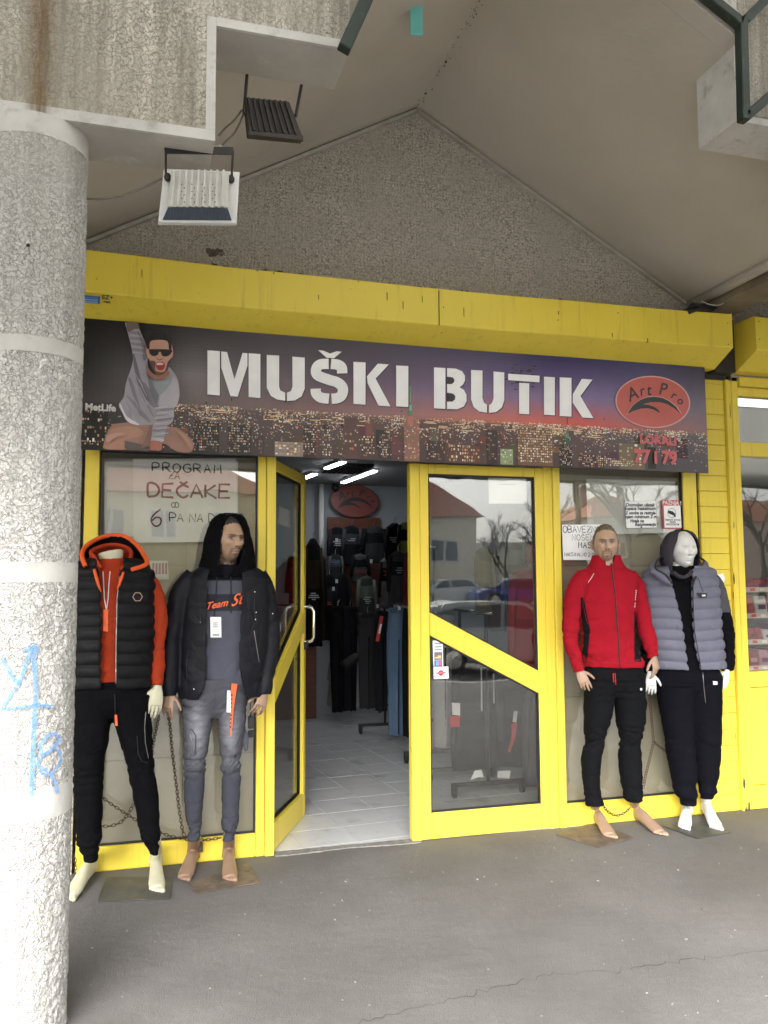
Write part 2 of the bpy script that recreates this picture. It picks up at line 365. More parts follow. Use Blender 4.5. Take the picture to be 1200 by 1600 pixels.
# ================================================================== FRONT: frames, glass, boards
D = .07   # frame depth
def frame_bars(name, rects, parent, mat=MY, y0=-.0, d=D):
    for r in rects:
        b = MB(); x0, z0, x1, z1 = r[:4]; yy = r[4] if len(r) > 4 else y0
        b.box((x0, yy, z0), (x1, yy + d, z1)); o = b.build(name, mat, parent); bev(o, .004)
def bev(o, w=.004, seg=1):
    m = o.modifiers.new('bevel', 'BEVEL'); m.width = w; m.segments = seg; m.limit_method = 'ANGLE'; return o
def gasket(x0, z0, x1, z1, parent, y=.012, t=.008):
    b = MB(); b.box((x0, y, z0), (x0 + t, y + .02, z1)); b.box((x1 - t, y, z0), (x1, y + .02, z1)); b.box((x0 + t, y, z0), (x1 - t, y + .02, z0 + t)); b.box((x0 + t, y, z1 - t), (x1 - t, y + .02, z1))
    b.build('rubber_gasket', M_black, parent)
def pane(pts, parent, th_=(0, .006, 0)):
    b = MB(); b.prism(pts, th_); return b.build('glass_pane', M_glass, parent)
# left shop window
lw = thing('shop_window', 'left shop window in a yellow frame, beige board and handwritten poster behind the glass', 'window', (.27, 0, 0))
frame_bars('frame_post', [(-.25, 0, -.175, 2.30), (.694, .0, .742, 2.30), (.744, 0, .797, 2.30, -.012)], lw)
frame_bars('sill_rail', [(-.173, 0.0, .692, .128)], lw)
b = MB(); b.box((-.173, 0, 2.247), (.692, D, 2.30)); b.build('head_rail', M_dark, lw)
gasket(-.173, .129, .692, 2.246, lw); pane([(-.17, .022, .13), (.69, .022, .13), (.69, .022, 2.246), (-.17, .022, 2.246)], lw)
def boards(xs, zs, parent):
    for i in range(len(xs) - 1):
        for j in range(len(zs) - 1):
            b = MB(); dy = rng.uniform(0, .006); b.box((xs[i] + .0015, .10 + dy, zs[j] + .002), (xs[i + 1] - .0015, .115 + dy, zs[j + 1] - .002)); b.build('board_panel', M_board, parent)
boards([-.25, .30, .74], [.0, .55, 1.22, 1.62, 2.3], lw)
# right shop window
rw = thing('shop_window', 'right shop window in a yellow frame with beige boards, notices and a warning sticker', 'window', (3.1, 0, 0))
frame_bars('frame_post', [(2.573, 0, 2.622, 2.30, -.012), (3.55, .0, 3.655, 2.30)], rw)
frame_bars('sill_rail', [(2.624, 0, 3.548, .141)], rw)
gasket(2.624, .142, 3.548, 2.3, rw); pane([(2.626, .022, .143), (3.546, .022, .143), (3.546, .022, 2.3), (2.626, .022, 2.3)], rw)
boards([2.55, 2.79, 3.2, 3.64], [.0, .78, 1.62, 2.3], rw)
# fixed door leaf
def leaf(root, W_, s2=.058, P0=(0, 0, 0), ux=(1, 0, 0), z0=.004, z1=2.24):
    """a yellow framed glass leaf with one diagonal rail; local x runs along ux from the high end of the rail"""
    ux = np.array(ux, float); nrm = np.array([-ux[1], ux[0], 0.0]); P0 = np.array(P0, float)
    def pt(x, z, y=0): return P0 + ux * x + nrm * y + np.array([0, 0, z])
    def bx(name, x0, za, x1, zb, y=0, d=.05):
        b = MB(); b.obox(pt(x0, za, y), ux * (x1 - x0), nrm * d, (0, 0, zb - za)); return bev(b.build(name, MY, root), .004)
    s = .058; g0, g1 = .155, z1 - .06
    bx('stile', 0, z0, s, z1); bx('stile', W_ - s2, z0, W_, z1)
    bx('bottom_rail', s + .002, z0, W_ - s2 - .002, g0); bx('top_rail', s + .002, g1, W_ - s2 - .002, z1)
    ha, hb, la, lb = 1.335, 1.197, .963, .825
    b = MB(); b.prism([pt(s + .001, hb, -.002), pt(W_ - s2 - .001, lb, -.002), pt(W_ - s2 - .001, la, -.002), pt(s + .001, ha, -.002)], nrm * .054); bev(b.build('diagonal_rail', MY, root), .004)
    for quad in ([(s, g0), (W_ - s2, g0), (W_ - s2, lb), (s, hb)], [(s, ha), (W_ - s2, la), (W_ - s2, g1), (s, g1)]):
        q = [pt(x, z, .018) for x, z in quad]; pane(q, root, nrm * .006)
        gk = MB(); c = np.mean(np.array(q), axis=0)
        for i in range(4):
            a, e = q[i], q[(i + 1) % 4]; gk.bar(a + (c - a) * .006, e + (c - e) * .006, .012, .02, up=tuple(nrm))
        gk.build('rubber_gasket', M_black, root)
    return pt
fd = thing('door_leaf', 'closed yellow glass door leaf with a diagonal rail and card stickers, clothes behind it', 'door', (2.05, 0, 0))
leaf(fd, .833, P0=(1.676, .0, 0))
fp = MB(); fp.box((2.511, 0, 0), (2.571, D, 2.30)); bev(fp.build('side_post', MY, fd))
mp_ = MB(); mp_.box((1.612, -.008, .004), (1.674, .05, 2.24)); bev(mp_.build('meeting_stile', MY, fd))
# open door leaf, swung inward
od = thing('door_leaf', 'open yellow glass door leaf swung inward beside the dark jacket mannequin', 'door', (.82, .1, 0))
H0 = np.array([.752, .06, 0]); E0 = np.array([1.080, .775, 0]); uo = (H0 - E0) / np.linalg.norm(H0 - E0)
ptO = leaf(od, float(np.linalg.norm(H0 - E0)), .022, P0=E0, ux=uo)
def loop_handle(root, pt, x, side, za, zb):
    o_ = .055 * side; base = .0 if side < 0 else .05
    h = MB(); P = []
    for k in range(9): a = PI / 2 * k / 8; P.append((base + side * (.055 * math.sin(a)), zb - .03 + .03 * 0 + .0, a))
    pts = [pt(x, zb, base), pt(x, zb, base + side * .03), pt(x + .0, zb - .008, base + side * .05), pt(x, zb - .03, base + side * .062), pt(x, za + .03, base + side * .062), pt(x, za + .008, base + side * .05), pt(x, za, base + side * .03), pt(x, za, base)]
    h.tube(pts, .011, 12); h.cyl(pt(x, zb, base), pt(x, zb, base + side * .008), .02); h.cyl(pt(x, za, base), pt(x, za, base + side * .008), .02)
    return h.build('door_handle', M_chrome, root, smooth=True)
loop_handle(od, ptO, .03, 1, 1.13, 1.36)
# long bow handle crossing the glass on the street side
def bow(root, pt, side):
    base = .0 if side < 0 else .05; P = []
    for k in range(25):
        t_ = k / 24; P.append(pt(.07 + .22 * math.sin(t_ * PI) ** .55 if k < 25 else 0, 1.02 + .36 * t_, base + side * (.05 * math.sin(t_ * PI) ** .4)))
    h = MB(); h.tube(P, .010, 10); return h.build('door_handle', M_chrome, root, smooth=True)
bow(od, ptO, -1)
lk = MB(); lk.obox(ptO(.002, 1.08, .05), uo * .05, np.array([-uo[1], uo[0], 0]) * .02, (0, 0, .05)); lk.build('lock', M_dark, od)
# yellow tiled pier
pier = thing('tiled_pier', 'narrow pier clad in yellow painted tiles between the right window and the next shop', 'pier', (3.8, .05, 0))
b = MB(); b.box((3.672, .03, 0), (3.93, .25, 2.98)); b.build('pier_core', M_dark, pier)
for k in range(28):
    z = .0 + k * .1063; b = MB(); dy = rng.uniform(-.0015, .0015)
    b.box((3.684, .006 + dy, z + .0012), (3.905, .032, z + .1053)); bev(b.build('tile', MY, pier), .002)
frame_bars('corner_strip', [(3.908, 0, 3.935, 2.93, -.02), (3.94, 0.0, 3.965, 2.93, .0)], pier, d=.06)
b = MB(); b.box((3.664, .035, 0), (3.683, .2, 2.93)); b.build('dark_joint', M_black, pier)
ch = MB()
for (px, py, rx, rz) in ((1147, 905, .006, .05), (1146, 930, .004, .03), (1163, 1225, .009, .05), (1171, 1262, .010, .05), (1148, 1010, .004, .03), (1141, 640, .003, .06), (1147, 820, .004, .03), (1166, 1280-12, .008, .04), (1149, 1150, .003, .03)):
    c = at(px, py, -.022); n_ = 9
    ch.prism([(c[0] + rx * math.cos(a) * rng.uniform(.5, 1.2), -.0215, c[2] + rz * math.sin(a) * rng.uniform(.5, 1.1)) for a in np.linspace(0, 2 * PI, n_, endpoint=False)], (0, .001, 0))
tag(ch.build('rust_patch', mk('rust_patches', (.07, .045, .03), .9, var=.4, vs=60), pier), kind='stuff')
# ------------------------------------------------------------------ roller shutter boxes
def shutter_box(name, label, x0, x1, sag=0.0, y0=-.30, seg=8):
    r = thing(name, label, 'shutter box', ((x0 + x1) / 2, y0, 3.0)); b = MB(); xs = np.linspace(x0, x1, seg + 1); v = []; f = []
    for x in xs:
        t_ = (x - x0) / (x1 - x0); s = -sag * math.sin(PI * t_) + (.003 * math.sin(t_ * 19))
        pr = [(-.0, 3.262), (y0 + .0, 3.262 + s), (y0, 3.037 + s * .8), (y0 + .19, 2.942 + s * .5), (-.0, 2.945)]
        v += [(x, y, z) for y, z in pr]
    for i in range(seg):
        for k in range(5): f.append((i * 5 + k, (i + 1) * 5 + k, (i + 1) * 5 + (k + 1) % 5, i * 5 + (k + 1) % 5))
    f += [tuple(range(4, -1, -1)), tuple(seg * 5 + k for k in range(5))]
    b.add(v, f); o = b.build('shutter_casing', MY, r); bev(o, .004); return r
sb = shutter_box('roller_shutter_box', 'long yellow roller shutter box above the printed banner', -.6, 3.747, .025)
# joint, rivets, dents
xj = float(at(686, 500, -.3)[0]); b = MB(); b.box((xj - .0015, -.306, 3.015), (xj + .0015, -.298, 3.225)); b.build('joint', M_dark, sb)
rv = MB()
for px, py in ((1137, 505), (1138, 538), (872, 500), (873, 487), (966, 489), (1010, 535), (693, 480), (402, 423), (690, 520), (560, 440)):
    c = at(px, py, -.302); rv.ell(c, (.004, .003, .004), 8, 5)
tag(rv.build('rivets', M_rust, sb, smooth=True), kind='stuff')
sk = MB()
for px, py, dx, dz in ((605, 456, .002, .05), (630, 470, .002, .05), (725, 480, .0015, .06), (498, 460, .002, .03), (957, 520, .002, .03), (222, 420, .0015, .05), (1012, 528, .0025, .03), (873, 487, .002, .02), (660, 462, .0015, .04), (428, 425, .003, .012)):
    c = at(px, py, -.304); sk.prism([(c[0] - dx, -.3035, c[2]), (c[0] + dx, -.3035, c[2] - dz * .2), (c[0] + dx * .6, -.3035, c[2] - dz), (c[0] - dx * .8, -.3035, c[2] - dz * .8)], (0, .004, 0))
tag(sk.build('scratches', M_rust, sb), kind='stuff')
dd = MB()   # dust and nest lying along the top edge
for k in range(220):
    x = rng.uniform(-.3, 3.7); r = rng.uniform(.003, .010); dd.ell((x, -.28 + rng.uniform(0, .2), 3.265 - .02 * math.sin(PI * (x + .6) / 4.35) + r * .3), (r * 2, r, r * .7), 6, 4)
for k in range(26):
    c = at(335 + rng.normal(0, 9), 394 + rng.normal(0, 2.5), -.27); r = rng.uniform(.006, .014); dd.ell(c, (r, r, r * .8), 6, 4)
tag(dd.build('dust_clumps', mk('dust', (.09, .075, .05), .95, var=.4, vs=30), sb), kind='stuff')
st = MB(); a, c_ = at(128, 461, -.303), at(156, 475, -.303)
st.box((a[0], -.3035, c_[2]), (c_[0], -.3025 + .001, a[2]), (.03, .10, .34))
for k, cc in ((.25, (.12, .20, .50)), (.55, (.15, .45, .62)), (.85, (.30, .35, .62))):
    z = a[2] + (c_[2] - a[2]) * k; st.box((a[0] + .01, -.3045, z - .004), (c_[0] - .01, -.3036, z + .004), cc)
st.build('blue_sticker', M_print, sb)
b = MB(); c = at(168, 465, -.3035); v, f = text('EZ+', .032, plane_m(c), bold=.001); b.add(v, f); c = at(167, 471.5, -.3035); v, f = text('max', .02, plane_m(c), bold=.001); b.add(v, f); b.build('sticker_lettering', M_ink, sb)
sb2 = shutter_box('roller_shutter_box', 'short yellow roller shutter box of the neighbouring shop at the right edge', 3.93, 7.4)
b = MB()
for px, py in ((1186, 502), (1187, 530)):
    c = at(px, py, -.302); b.ell(c, (.004, .003, .004), 8, 5)
tag(b.build('rivets', M_rust, sb2), kind='stuff')
b = MB(); b.box((3.76, -.10, 2.93), (3.925, .02, 3.30)); b.box((3.665, -.02, 2.90), (3.95, .03, 2.96)); b.build('shutter_gap_panel', M_dark, shop)
# ================================================================== NEXT SHOP (right edge)
ns = thing('neighbouring_shop_front', 'yellow shop front at the right edge with shelves of red packets behind the glass', 'shop front', (4.6, .1, 0))
frame_bars('frame_post', [(3.968, 0.0, 4.02, 2.93), (5.3, 0, 5.4, 2.93)], ns)
frame_bars('frame_rail', [(4.022, .0, 5.298, .15), (4.022, .80, 5.298, .905), (4.022, 2.376, 5.298, 2.475)], ns)
frame_bars('head_rail', [(4.022, 2.80, 5.298, 2.86), (4.022, 2.865, 5.298, 2.93, -.02)], ns)
b = MB(); b.box((4.022, .012, .155), (5.298, .05, .795)); bev(b.build('lower_panel', MY, ns), .003)
pane([(4.022, .022, .906), (5.298, .022, .906), (5.298, .022, 2.375), (4.022, .022, 2.375)], ns)
pane([(4.022, .022, 2.476), (5.298, .022, 2.476), (5.298, .022, 2.799), (4.022, .022, 2.799)], ns)
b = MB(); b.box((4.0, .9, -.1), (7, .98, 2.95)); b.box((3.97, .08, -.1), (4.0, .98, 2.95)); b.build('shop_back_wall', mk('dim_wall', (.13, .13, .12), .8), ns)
b = MB(); b.box((5.4, 0, 0), (7.5, .25, 2.95)); b.build('side_wall', M_pebg, ns)
for z in (.92, 1.10, 1.28, 1.46):
    b = MB(); b.box((4.03, .10, z - .012), (5.2, .50, z)); b.build('shelf', M_white, ns)
    b = MB(); b.box((4.03, .092, z - .022), (5.2, .098, z + .012), (.55, .50, .45))
    for k in range(14): b.box((4.05 + k * .08, .0905, z - .014), (4.09 + k * .08, .0918, z + .006), (.55, .06, .07) if k % 2 else (.8, .8, .75))
    b.build('price_strip', M_print, ns)
pk_cols = [(.30, .02, .03), (.36, .05, .09), (.18, .012, .02), (.42, .20, .26), (.30, .03, .14), (.5, .5, .5), (.10, .03, .12)]
pk_names = ['bright red', 'rose red', 'dark red', 'light pink', 'magenta', 'white', 'purple']; shelf_names = {.92: 'lowest', 1.10: 'second lowest', 1.28: 'second highest', 1.46: 'highest'}; ordn = ['first', 'second', 'third', 'fourth', 'fifth', 'sixth', 'seventh', 'eighth', 'ninth', 'tenth', 'eleventh', 'twelfth']
for z, hh in ((.92, .13), (1.10, .12), (1.28, .14), (1.46, .10)):
    x = 4.05; npk = 0
    while x < 4.75:
        w_ = rng.uniform(.05, .10); h_ = hh * rng.uniform(.6, 1); ci = int(rng.integers(len(pk_cols))); c = pk_cols[ci]
        p = MB(); tl = rng.uniform(-.012, .012)
        p.prism([(x, .12, z), (x + w_, .12, z), (x + w_ + tl, .15, z + h_), (x + tl, .15, z + h_)], (0, .16, 0), c)
        c2 = pk_cols[(rng.integers(len(pk_cols)))]; p.box((x + w_ * .2, .117, z + h_ * .3), (x + w_ * .8, .119 + .0, z + h_ * .55), c2)
        o = p.build('packet', M_print); tag(o, '%s packet, %s from the left on the %s shelf of the next shop' % (pk_names[ci], ordn[npk], shelf_names[z]), 'packet', 'packets on the shelves of the next shop'); x += w_ + .008; npk += 1
# ================================================================== CONCRETE BEAMS, COLUMN
YB = -1.75; TH = .27
lb_ = thing('concrete_beam', 'stepped pebble dash concrete beam resting on the round column, rust streaked', 'beam', (-.4, YB, 3.17))
b = MB(); prof = [(-3.2, 3.19), (.275, 3.155), (.275, 3.615), (.795, 3.615), (.795, 4.02), (XL + .1, 3.50), (-3.2, 4.6)]
prof = [(-3.2, 3.165), (.272, 3.165), (.272, 3.622), (.797, 3.622), (.797, 4.7), (-3.2, 4.7)]
b.prism([(x, YB, z) for x, z in prof], (0, TH, 0)); b.build('beam_core', M_conc, lb_)
f_ = MB(); pf = [(-3.19, 3.205), (.238, 3.205), (.238, 3.656), (.790, 3.656), (.790, 4.69), (-3.19, 4.69)]
f_.prism([(x, YB - .010, z) for x, z in pf], (0, .012, 0)); f_.build('pebble_face', M_peb, lb_)
e = MB(); y_ = YB - .014
e.box((-3.2, y_, 3.165), (.272, YB + .0, 3.206)); e.box((.237, y_, 3.207), (.272, YB, 3.655)); e.box((.237, y_, 3.656), (.797, YB, 3.622 + .0)) if False else None
e.box((.273, y_, 3.622), (.797, YB, 3.657)); e.build('smooth_edging', M_trim, lb_)
rs = MB(); c0 = at(66, 30, y_); c1 = at(60, 178, y_)
n_ = 26
for k in range(n_):
    t_ = k / (n_ - 1); t2 = (k + 1) / (n_ - 1); z = c0[2] + .25 + (c1[2] - c0[2] - .25) * t_; z2 = c0[2] + .25 + (c1[2] - c0[2] - .25) * t2
    w1 = w2 = .055; x = c0[0]
    rs.add([(x - w1, y_ - .0022, z), (x + w1, y_ - .0022, z), (x + w2, y_ - .0022, z2), (x - w2, y_ - .0022, z2)], [(0, 3, 2, 1)])
def stain_mat():
    m, n, b = nodes('rust_stain'); v = coords(n, (14, 14, 1.4)); b.inputs['Base Color'].default_value = (.20, .115, .045, 1); b.inputs['Roughness'].default_value = .9
    tc = n.nodes.new('ShaderNodeTexCoord'); sx = n.nodes.new('ShaderNodeSeparateXYZ'); n.links.new(tc.outputs['Object'], sx.inputs[0])
    def M(op, a, b_):
        k = n.nodes.new('ShaderNodeMath'); k.operation = op; k.use_clamp = op == 'SUBTRACT' and a == 1.0
        for i_, q in enumerate((a, b_)):
            if hasattr(q, 'links'): n.links.new(q, k.inputs[i_])
            else: k.inputs[i_].default_value = q
        return k.outputs[0]
    d_ = M('MULTIPLY', M('ABSOLUTE', M('SUBTRACT', sx.outputs[0], float(c0[0])), 0), 1 / .055); fall = M('SUBTRACT', 1.0, d_)
    k = M('MULTIPLY', fall, ramp(n, noise(n, v, 4, 6, .7), [(.25, (.15, .15, .15)), (.7, (1, 1, 1))])); n.links.new(M('MULTIPLY', k, .9), b.inputs['Alpha']); return m
rs.build('rust_stain', stain_mat(), lb_)
rb_ = thing('concrete_beam', 'right hand concrete beam end at the upper right, weathered side face towards the ridge', 'beam', (3.2, YB, 3.6))
b = MB(); b.prism([(2.632, YB, 3.622), (3.05, YB, 3.622), (3.05, YB, 3.165), (6.5, YB, 3.165), (6.5, YB, 4.7), (2.632, YB, 4.7)], (0, TH, 0)); b.build('beam_core', M_trim, rb_)
b = MB(); b.prism([(2.66, YB - .010, 3.656), (3.09, YB - .010, 3.656), (3.09, YB - .010, 3.205), (6.4, YB - .010, 3.205), (6.4, YB - .01, 4.69), (2.66, YB - .01, 4.69)], (0, .012, 0)); b.build('pebble_face', M_peb, rb_)
# round column
M_pebc = pebble('pebble_dash_column', (.70, .69, .665), (.20, .19, .175), (.52, .51, .485), relief=.7, sc_=80)
CX, CY, RC = -.372, -1.61, .188
cs = thing('round_column', 'round pebble dash concrete column with smooth white bands and blue graffiti, left edge', 'column', (CX, CY, 0))
bands = [(0, .0), (.885, .965), (1.515, 1.573), (2.155, 2.200), (2.785, 3.165)]
def col_section(z0, z1, r, rough, name, mat):
    nz = max(2, int((z1 - z0) / .006)) if rough else 2; na = 210 if rough else 96
    zz = np.linspace(z0, z1, nz); aa = np.linspace(0, 2 * PI, na, endpoint=False); A, Z = np.meshgrid(aa, zz)
    P = np.stack([CX + r * np.cos(A), CY + r * np.sin(A), Z], -1).reshape(-1, 3)
    if rough:
        d = (vn(P * 95) - .5) * .0065 + (vn(P * 40 + 9) - .5) * .004
        P[:, 0] += np.cos(A.ravel()) * d; P[:, 1] += np.sin(A.ravel()) * d
    F = []
    for j in range(nz - 1):
        for k in range(na): F.append((j * na + k, j * na + (k + 1) % na, (j + 1) * na + (k + 1) % na, (j + 1) * na + k))
    b = MB(); b.v = [tuple(p) for p in P]; b.f = F + ([] if rough else [tuple(range(na - 1, -1, -1)), tuple((nz - 1) * na + k for k in range(na))]); b.c = [None] * len(b.f)
    return b.build(name, mat, cs, smooth=True, auto=40)
for z0, z1 in ((.0, .727), (.830, 1.516), (1.585, 2.306), (2.362, 3.084)): col_section(z0, z1, RC, True, 'pebble_section', M_pebc)
for z0, z1 in ((.727, .830), (1.516, 1.585), (2.306, 2.362), (3.084, 3.164)): col_section(z0, z1, RC + .001, False, 'smooth_band', M_trim)
def S(r, g_, b_):
    return tuple(((c / 255) / 12.92 if c / 255 <= .04045 else ((c / 255 + .055) / 1.055) ** 2.4) for c in (r, g_, b_))
# graffiti on the column (sprayed, lies on the rough surface)
def graf_mat():
    m, n, b = nodes('spray_paint'); v = coords(n); b.inputs['Base Color'].default_value = (.15, .33, .66, 1); b.inputs['Roughness'].default_value = .7
    k = ramp(n, noise(n, v, 120, 3, .8), [(.32, (.15, .15, .15)), (.6, (.85, .85, .85))]); n.links.new(k, b.inputs['Alpha']); return m
M_spray = graf_mat()
def on_column(px, py, dr=.008):
    r = ray(px, py); # nearest hit with the cylinder
    ox, oy = CP[0] - CX, CP[1] - CY; a = r[0] ** 2 + r[1] ** 2; b_ = 2 * (ox * r[0] + oy * r[1]); c = ox * ox + oy * oy - (RC + dr) ** 2
    d = b_ * b_ - 4 * a * c; t_ = (-b_ - math.sqrt(max(d, 0))) / (2 * a); return CP + t_ * r
def spray(px, wid, name='graffiti'):
    P = []
    for (a, b_) in zip(px[:-1], px[1:]):
        n_ = max(2, int(math.hypot(b_[0] - a[0], b_[1] - a[1]) / 3))
        P += [(a[0] + (b_[0] - a[0]) * k / n_, a[1] + (b_[1] - a[1]) * k / n_) for k in range(n_)]
    P.append(px[-1]); b = MB(); V = []
    for i, (x, y) in enumerate(P):
        x2, y2 = P[min(i + 1, len(P) - 1)]; x1, y1 = P[max(i - 1, 0)]; tx, ty = x2 - x1, y2 - y1; l = math.hypot(tx, ty) + 1e-6
        nx, ny = -ty / l * wid, tx / l * wid; nx *= 1.1; ny *= 1.1; V += [on_column(x + nx, y + ny), on_column(x - nx, y - ny)]
    b.add(V, [(2 * i, 2 * i + 1, 2 * i + 3, 2 * i + 2) for i in range(len(P) - 1)]); return b.build(name, M_spray, cs)
spray([(52, 1012), (56, 1080), (52, 1160), (49, 1245)], 3.6); spray([(2, 1028), (22, 1062), (30, 1068), (46, 1022), (52, 1010)], 3.0); spray([(30, 1066), (16, 1088), (2, 1108)], 2.6)
spray([(2, 1108), (30, 1106), (56, 1102), (84, 1104)], 2.6); spray([(36, 1018), (56, 1008), (60, 1020)], 2.2)
spray([(66, 1180), (62, 1165), (74, 1150), (88, 1146), (94, 1156), (80, 1172), (62, 1184), (58, 1196), (74, 1204), (86, 1222), (90, 1240)], 2.6)
spray([(60, 1204), (72, 1212), (84, 1206), (96, 1188), (92, 1172), (80, 1168)], 2.0)
hl = MB(); c = on_column(44, 383, .004); hl.ell(c, (.006, .004, .006), 10, 6); hl.build('drill_hole', M_black, cs)
# ================================================================== BANNER
ban = thing('shop_banner', 'long printed banner with night skyline, shouting man and large white shop name', 'banner', (1.7, -.12, 2.58))
BY = -.122
b = MB(); b.box((-.275, BY, 2.229), (3.660, BY + .012, 2.944)); b.build('banner_panel', M_dark, ban)
def bp(px, py, k=1): return at(px, py, BY - .0012 * k)
M_ban = vcm('banner_print', .28, spec=.5)
def lerp(a, b_, t_): return tuple(x + (y - x) * max(0, min(1, t_)) for x, y in zip(a, b_))
def key(stops, x):
    for (x0, c0), (x1, c1) in zip(stops[:-1], stops[1:]):
        if x <= x1: return lerp(c0, c1, (x - x0) / (x1 - x0))
    return stops[-1][1]
def ban_bg(u, v):     # v: 0 top, 1 bottom; colours of the print
    top = key([(0, (22, 20, 20)), (.3, (34, 26, 32)), (.5, (44, 34, 54)), (.75, (46, 42, 78)), (.9, (62, 60, 92)), (1, (58, 54, 66))], u)
    mid = key([(0, (34, 32, 32)), (.06, (58, 56, 57)), (.18, (104, 98, 100)), (.28, (84, 74, 80)), (.45, (84, 66, 82)), (.6, (108, 88, 120)), (.8, (112, 96, 134)), (1, (96, 90, 104))], u)
    hor = key([(0, (58, 54, 54)), (.2, (96, 84, 84)), (.35, (112, 86, 84)), (.5, (132, 96, 96)), (.65, (172, 100, 86)), (.8, (186, 76, 66)), (.9, (150, 90, 90)), (1, (120, 92, 94))], u)
    low = key([(0, (44, 42, 42)), (.2, (72, 62, 62)), (.5, (84, 64, 62)), (.75, (80, 58, 60)), (.9, (86, 80, 84)), (1, (78, 74, 80))], u)
    c = key([(0, top), (.38, mid), (.62, hor), (.66, low), (1, lerp(low, (40, 36, 38), .4))], v); return S(*[min(255, x * 1.24) for x in c])
b = MB(); NU, NV = 120, 36; X0, X1, Z0, Z1 = -.272, 3.657, 2.231, 2.942; V = []; cs_ = []
for j in range(NV + 1):
    for i in range(NU + 1): V.append((X0 + (X1 - X0) * i / NU, BY - .0012, Z1 - (Z1 - Z0) * j / NV))
F = []
def px_of(x, y, z):
    q = CR @ (np.array([x, y, z]) - CP); return 600 + FPX * q[0] / q[2], 800 + FPX * q[1] / q[2]
UP = [(px_of(X0 + (X1 - X0) * (i + .5) / NU, BY, 2.6)[0] - 125) / 982 for i in range(NU)]
for j in range(NV):
    for i in range(NU):
        F.append((j * (NU + 1) + i, (j + 1) * (NU + 1) + i, (j + 1) * (NU + 1) + i + 1, j * (NU + 1) + i + 1)); cs_.append(ban_bg(UP[i], (j + .5) / NV))
b.v = V; b.f = F; b.c = cs_; o = b.build('printed_background', M_ban, ban)
# skyline lights
def bz(u, v): return (max(X0, min(X1, float(at(125 + 982 * u, 630, BY)[0]))), Z1 - (Z1 - Z0) * v)
L = MB(); RN = [0]
def rect(u, v, wu, hv, col, k=2):
    v = min(v, .995); hv = min(hv, .996 - v); u = max(0, u); wu = min(wu, 1 - u)
    if wu <= 0 or hv <= 0: return
    RN[0] += 1; k = k + ((RN[0] % 97) * .0036 if k in (2, 4) else (RN[0] % 211) * .0045 if k < 4 else 0)
    x, z = bz(u, v); x2, z2 = bz(u + wu, v + hv); y = BY - .0012 * k
    L.add([(x, y, z2), (x2, y, z2), (x2, y, z), (x, y, z)], [(0, 1, 2, 3)], col)
warm = [(250, 226, 190), (240, 200, 150), (255, 244, 225), (220, 170, 120), (232, 150, 110), (250, 235, 235)]
def wc(d=1.0): c = warm[rng.integers(6)]; return S(*[min(255, x * (d * .8 + .3)) for x in c])
dens_ = lambda u, v: float(vn(np.array([[u * 34, v * 9, 3.3]]))[0] * .6 + vn(np.array([[u * 90, v * 22, 7.1]]))[0] * .4)
for k in range(46):     # dark and warm blocks of distant districts
    u = rng.uniform(.16, .98); v = rng.uniform(.64, .9); c = rng.choice([0, 1, 2]); b_ = ((52, 42, 46), (98, 72, 64), (120, 92, 78))[c]
    rect(u, v, rng.uniform(.006, .022), rng.uniform(.03, .2), S(*[x * rng.uniform(.7, 1.1) for x in b_]), 1.6)
for k in range(7000):
    u = rng.uniform(.15, 1); v = .615 + rng.exponential(.075); q = dens_(u, v)
    if v < .99 and rng.random() < (q - .28) * 2.4: rect(u, v, rng.uniform(.0006, .0022) * (1 + 1.5 * (rng.random() < .05)), rng.uniform(.003, .010), wc(rng.uniform(.3, 1.2) * (.5 + q)))
for k in range(60):     # streets: short glowing dashes
    u = rng.uniform(.2, .95); v = rng.uniform(.64, .72); rect(u, v, rng.uniform(.006, .02), .006, S(250, 214, 170), 2.2)
for k in range(200):
    u = rng.uniform(.0, .2); v = rng.uniform(.72, .99); rect(u, v, rng.uniform(.0008, .004), rng.uniform(.003, .008), wc(rng.uniform(.4, 1)))
def tower(u, v, wu, v1=1.0, base=(60, 46, 46), rows=None, dens=.55, lit=1.0, cw=.0022, rh=.016):
    rect(u, v, wu, v1 - v - .003, S(*base), 3); 
    for i in range(max(1, int(wu / cw))):
        for j in range(max(1, int((v1 - v - .01) / rh))):
            if rng.random() < dens * (.5 + dens_(u * 3 + i * .02, v + j * .04)): rect(u + .0004 + i * cw + rng.uniform(0, cw * .2), v + .004 + j * rh, cw * rng.uniform(.4, .8), rh * rng.uniform(.4, .75), wc(lit * rng.uniform(.35, 1.15)), 4)
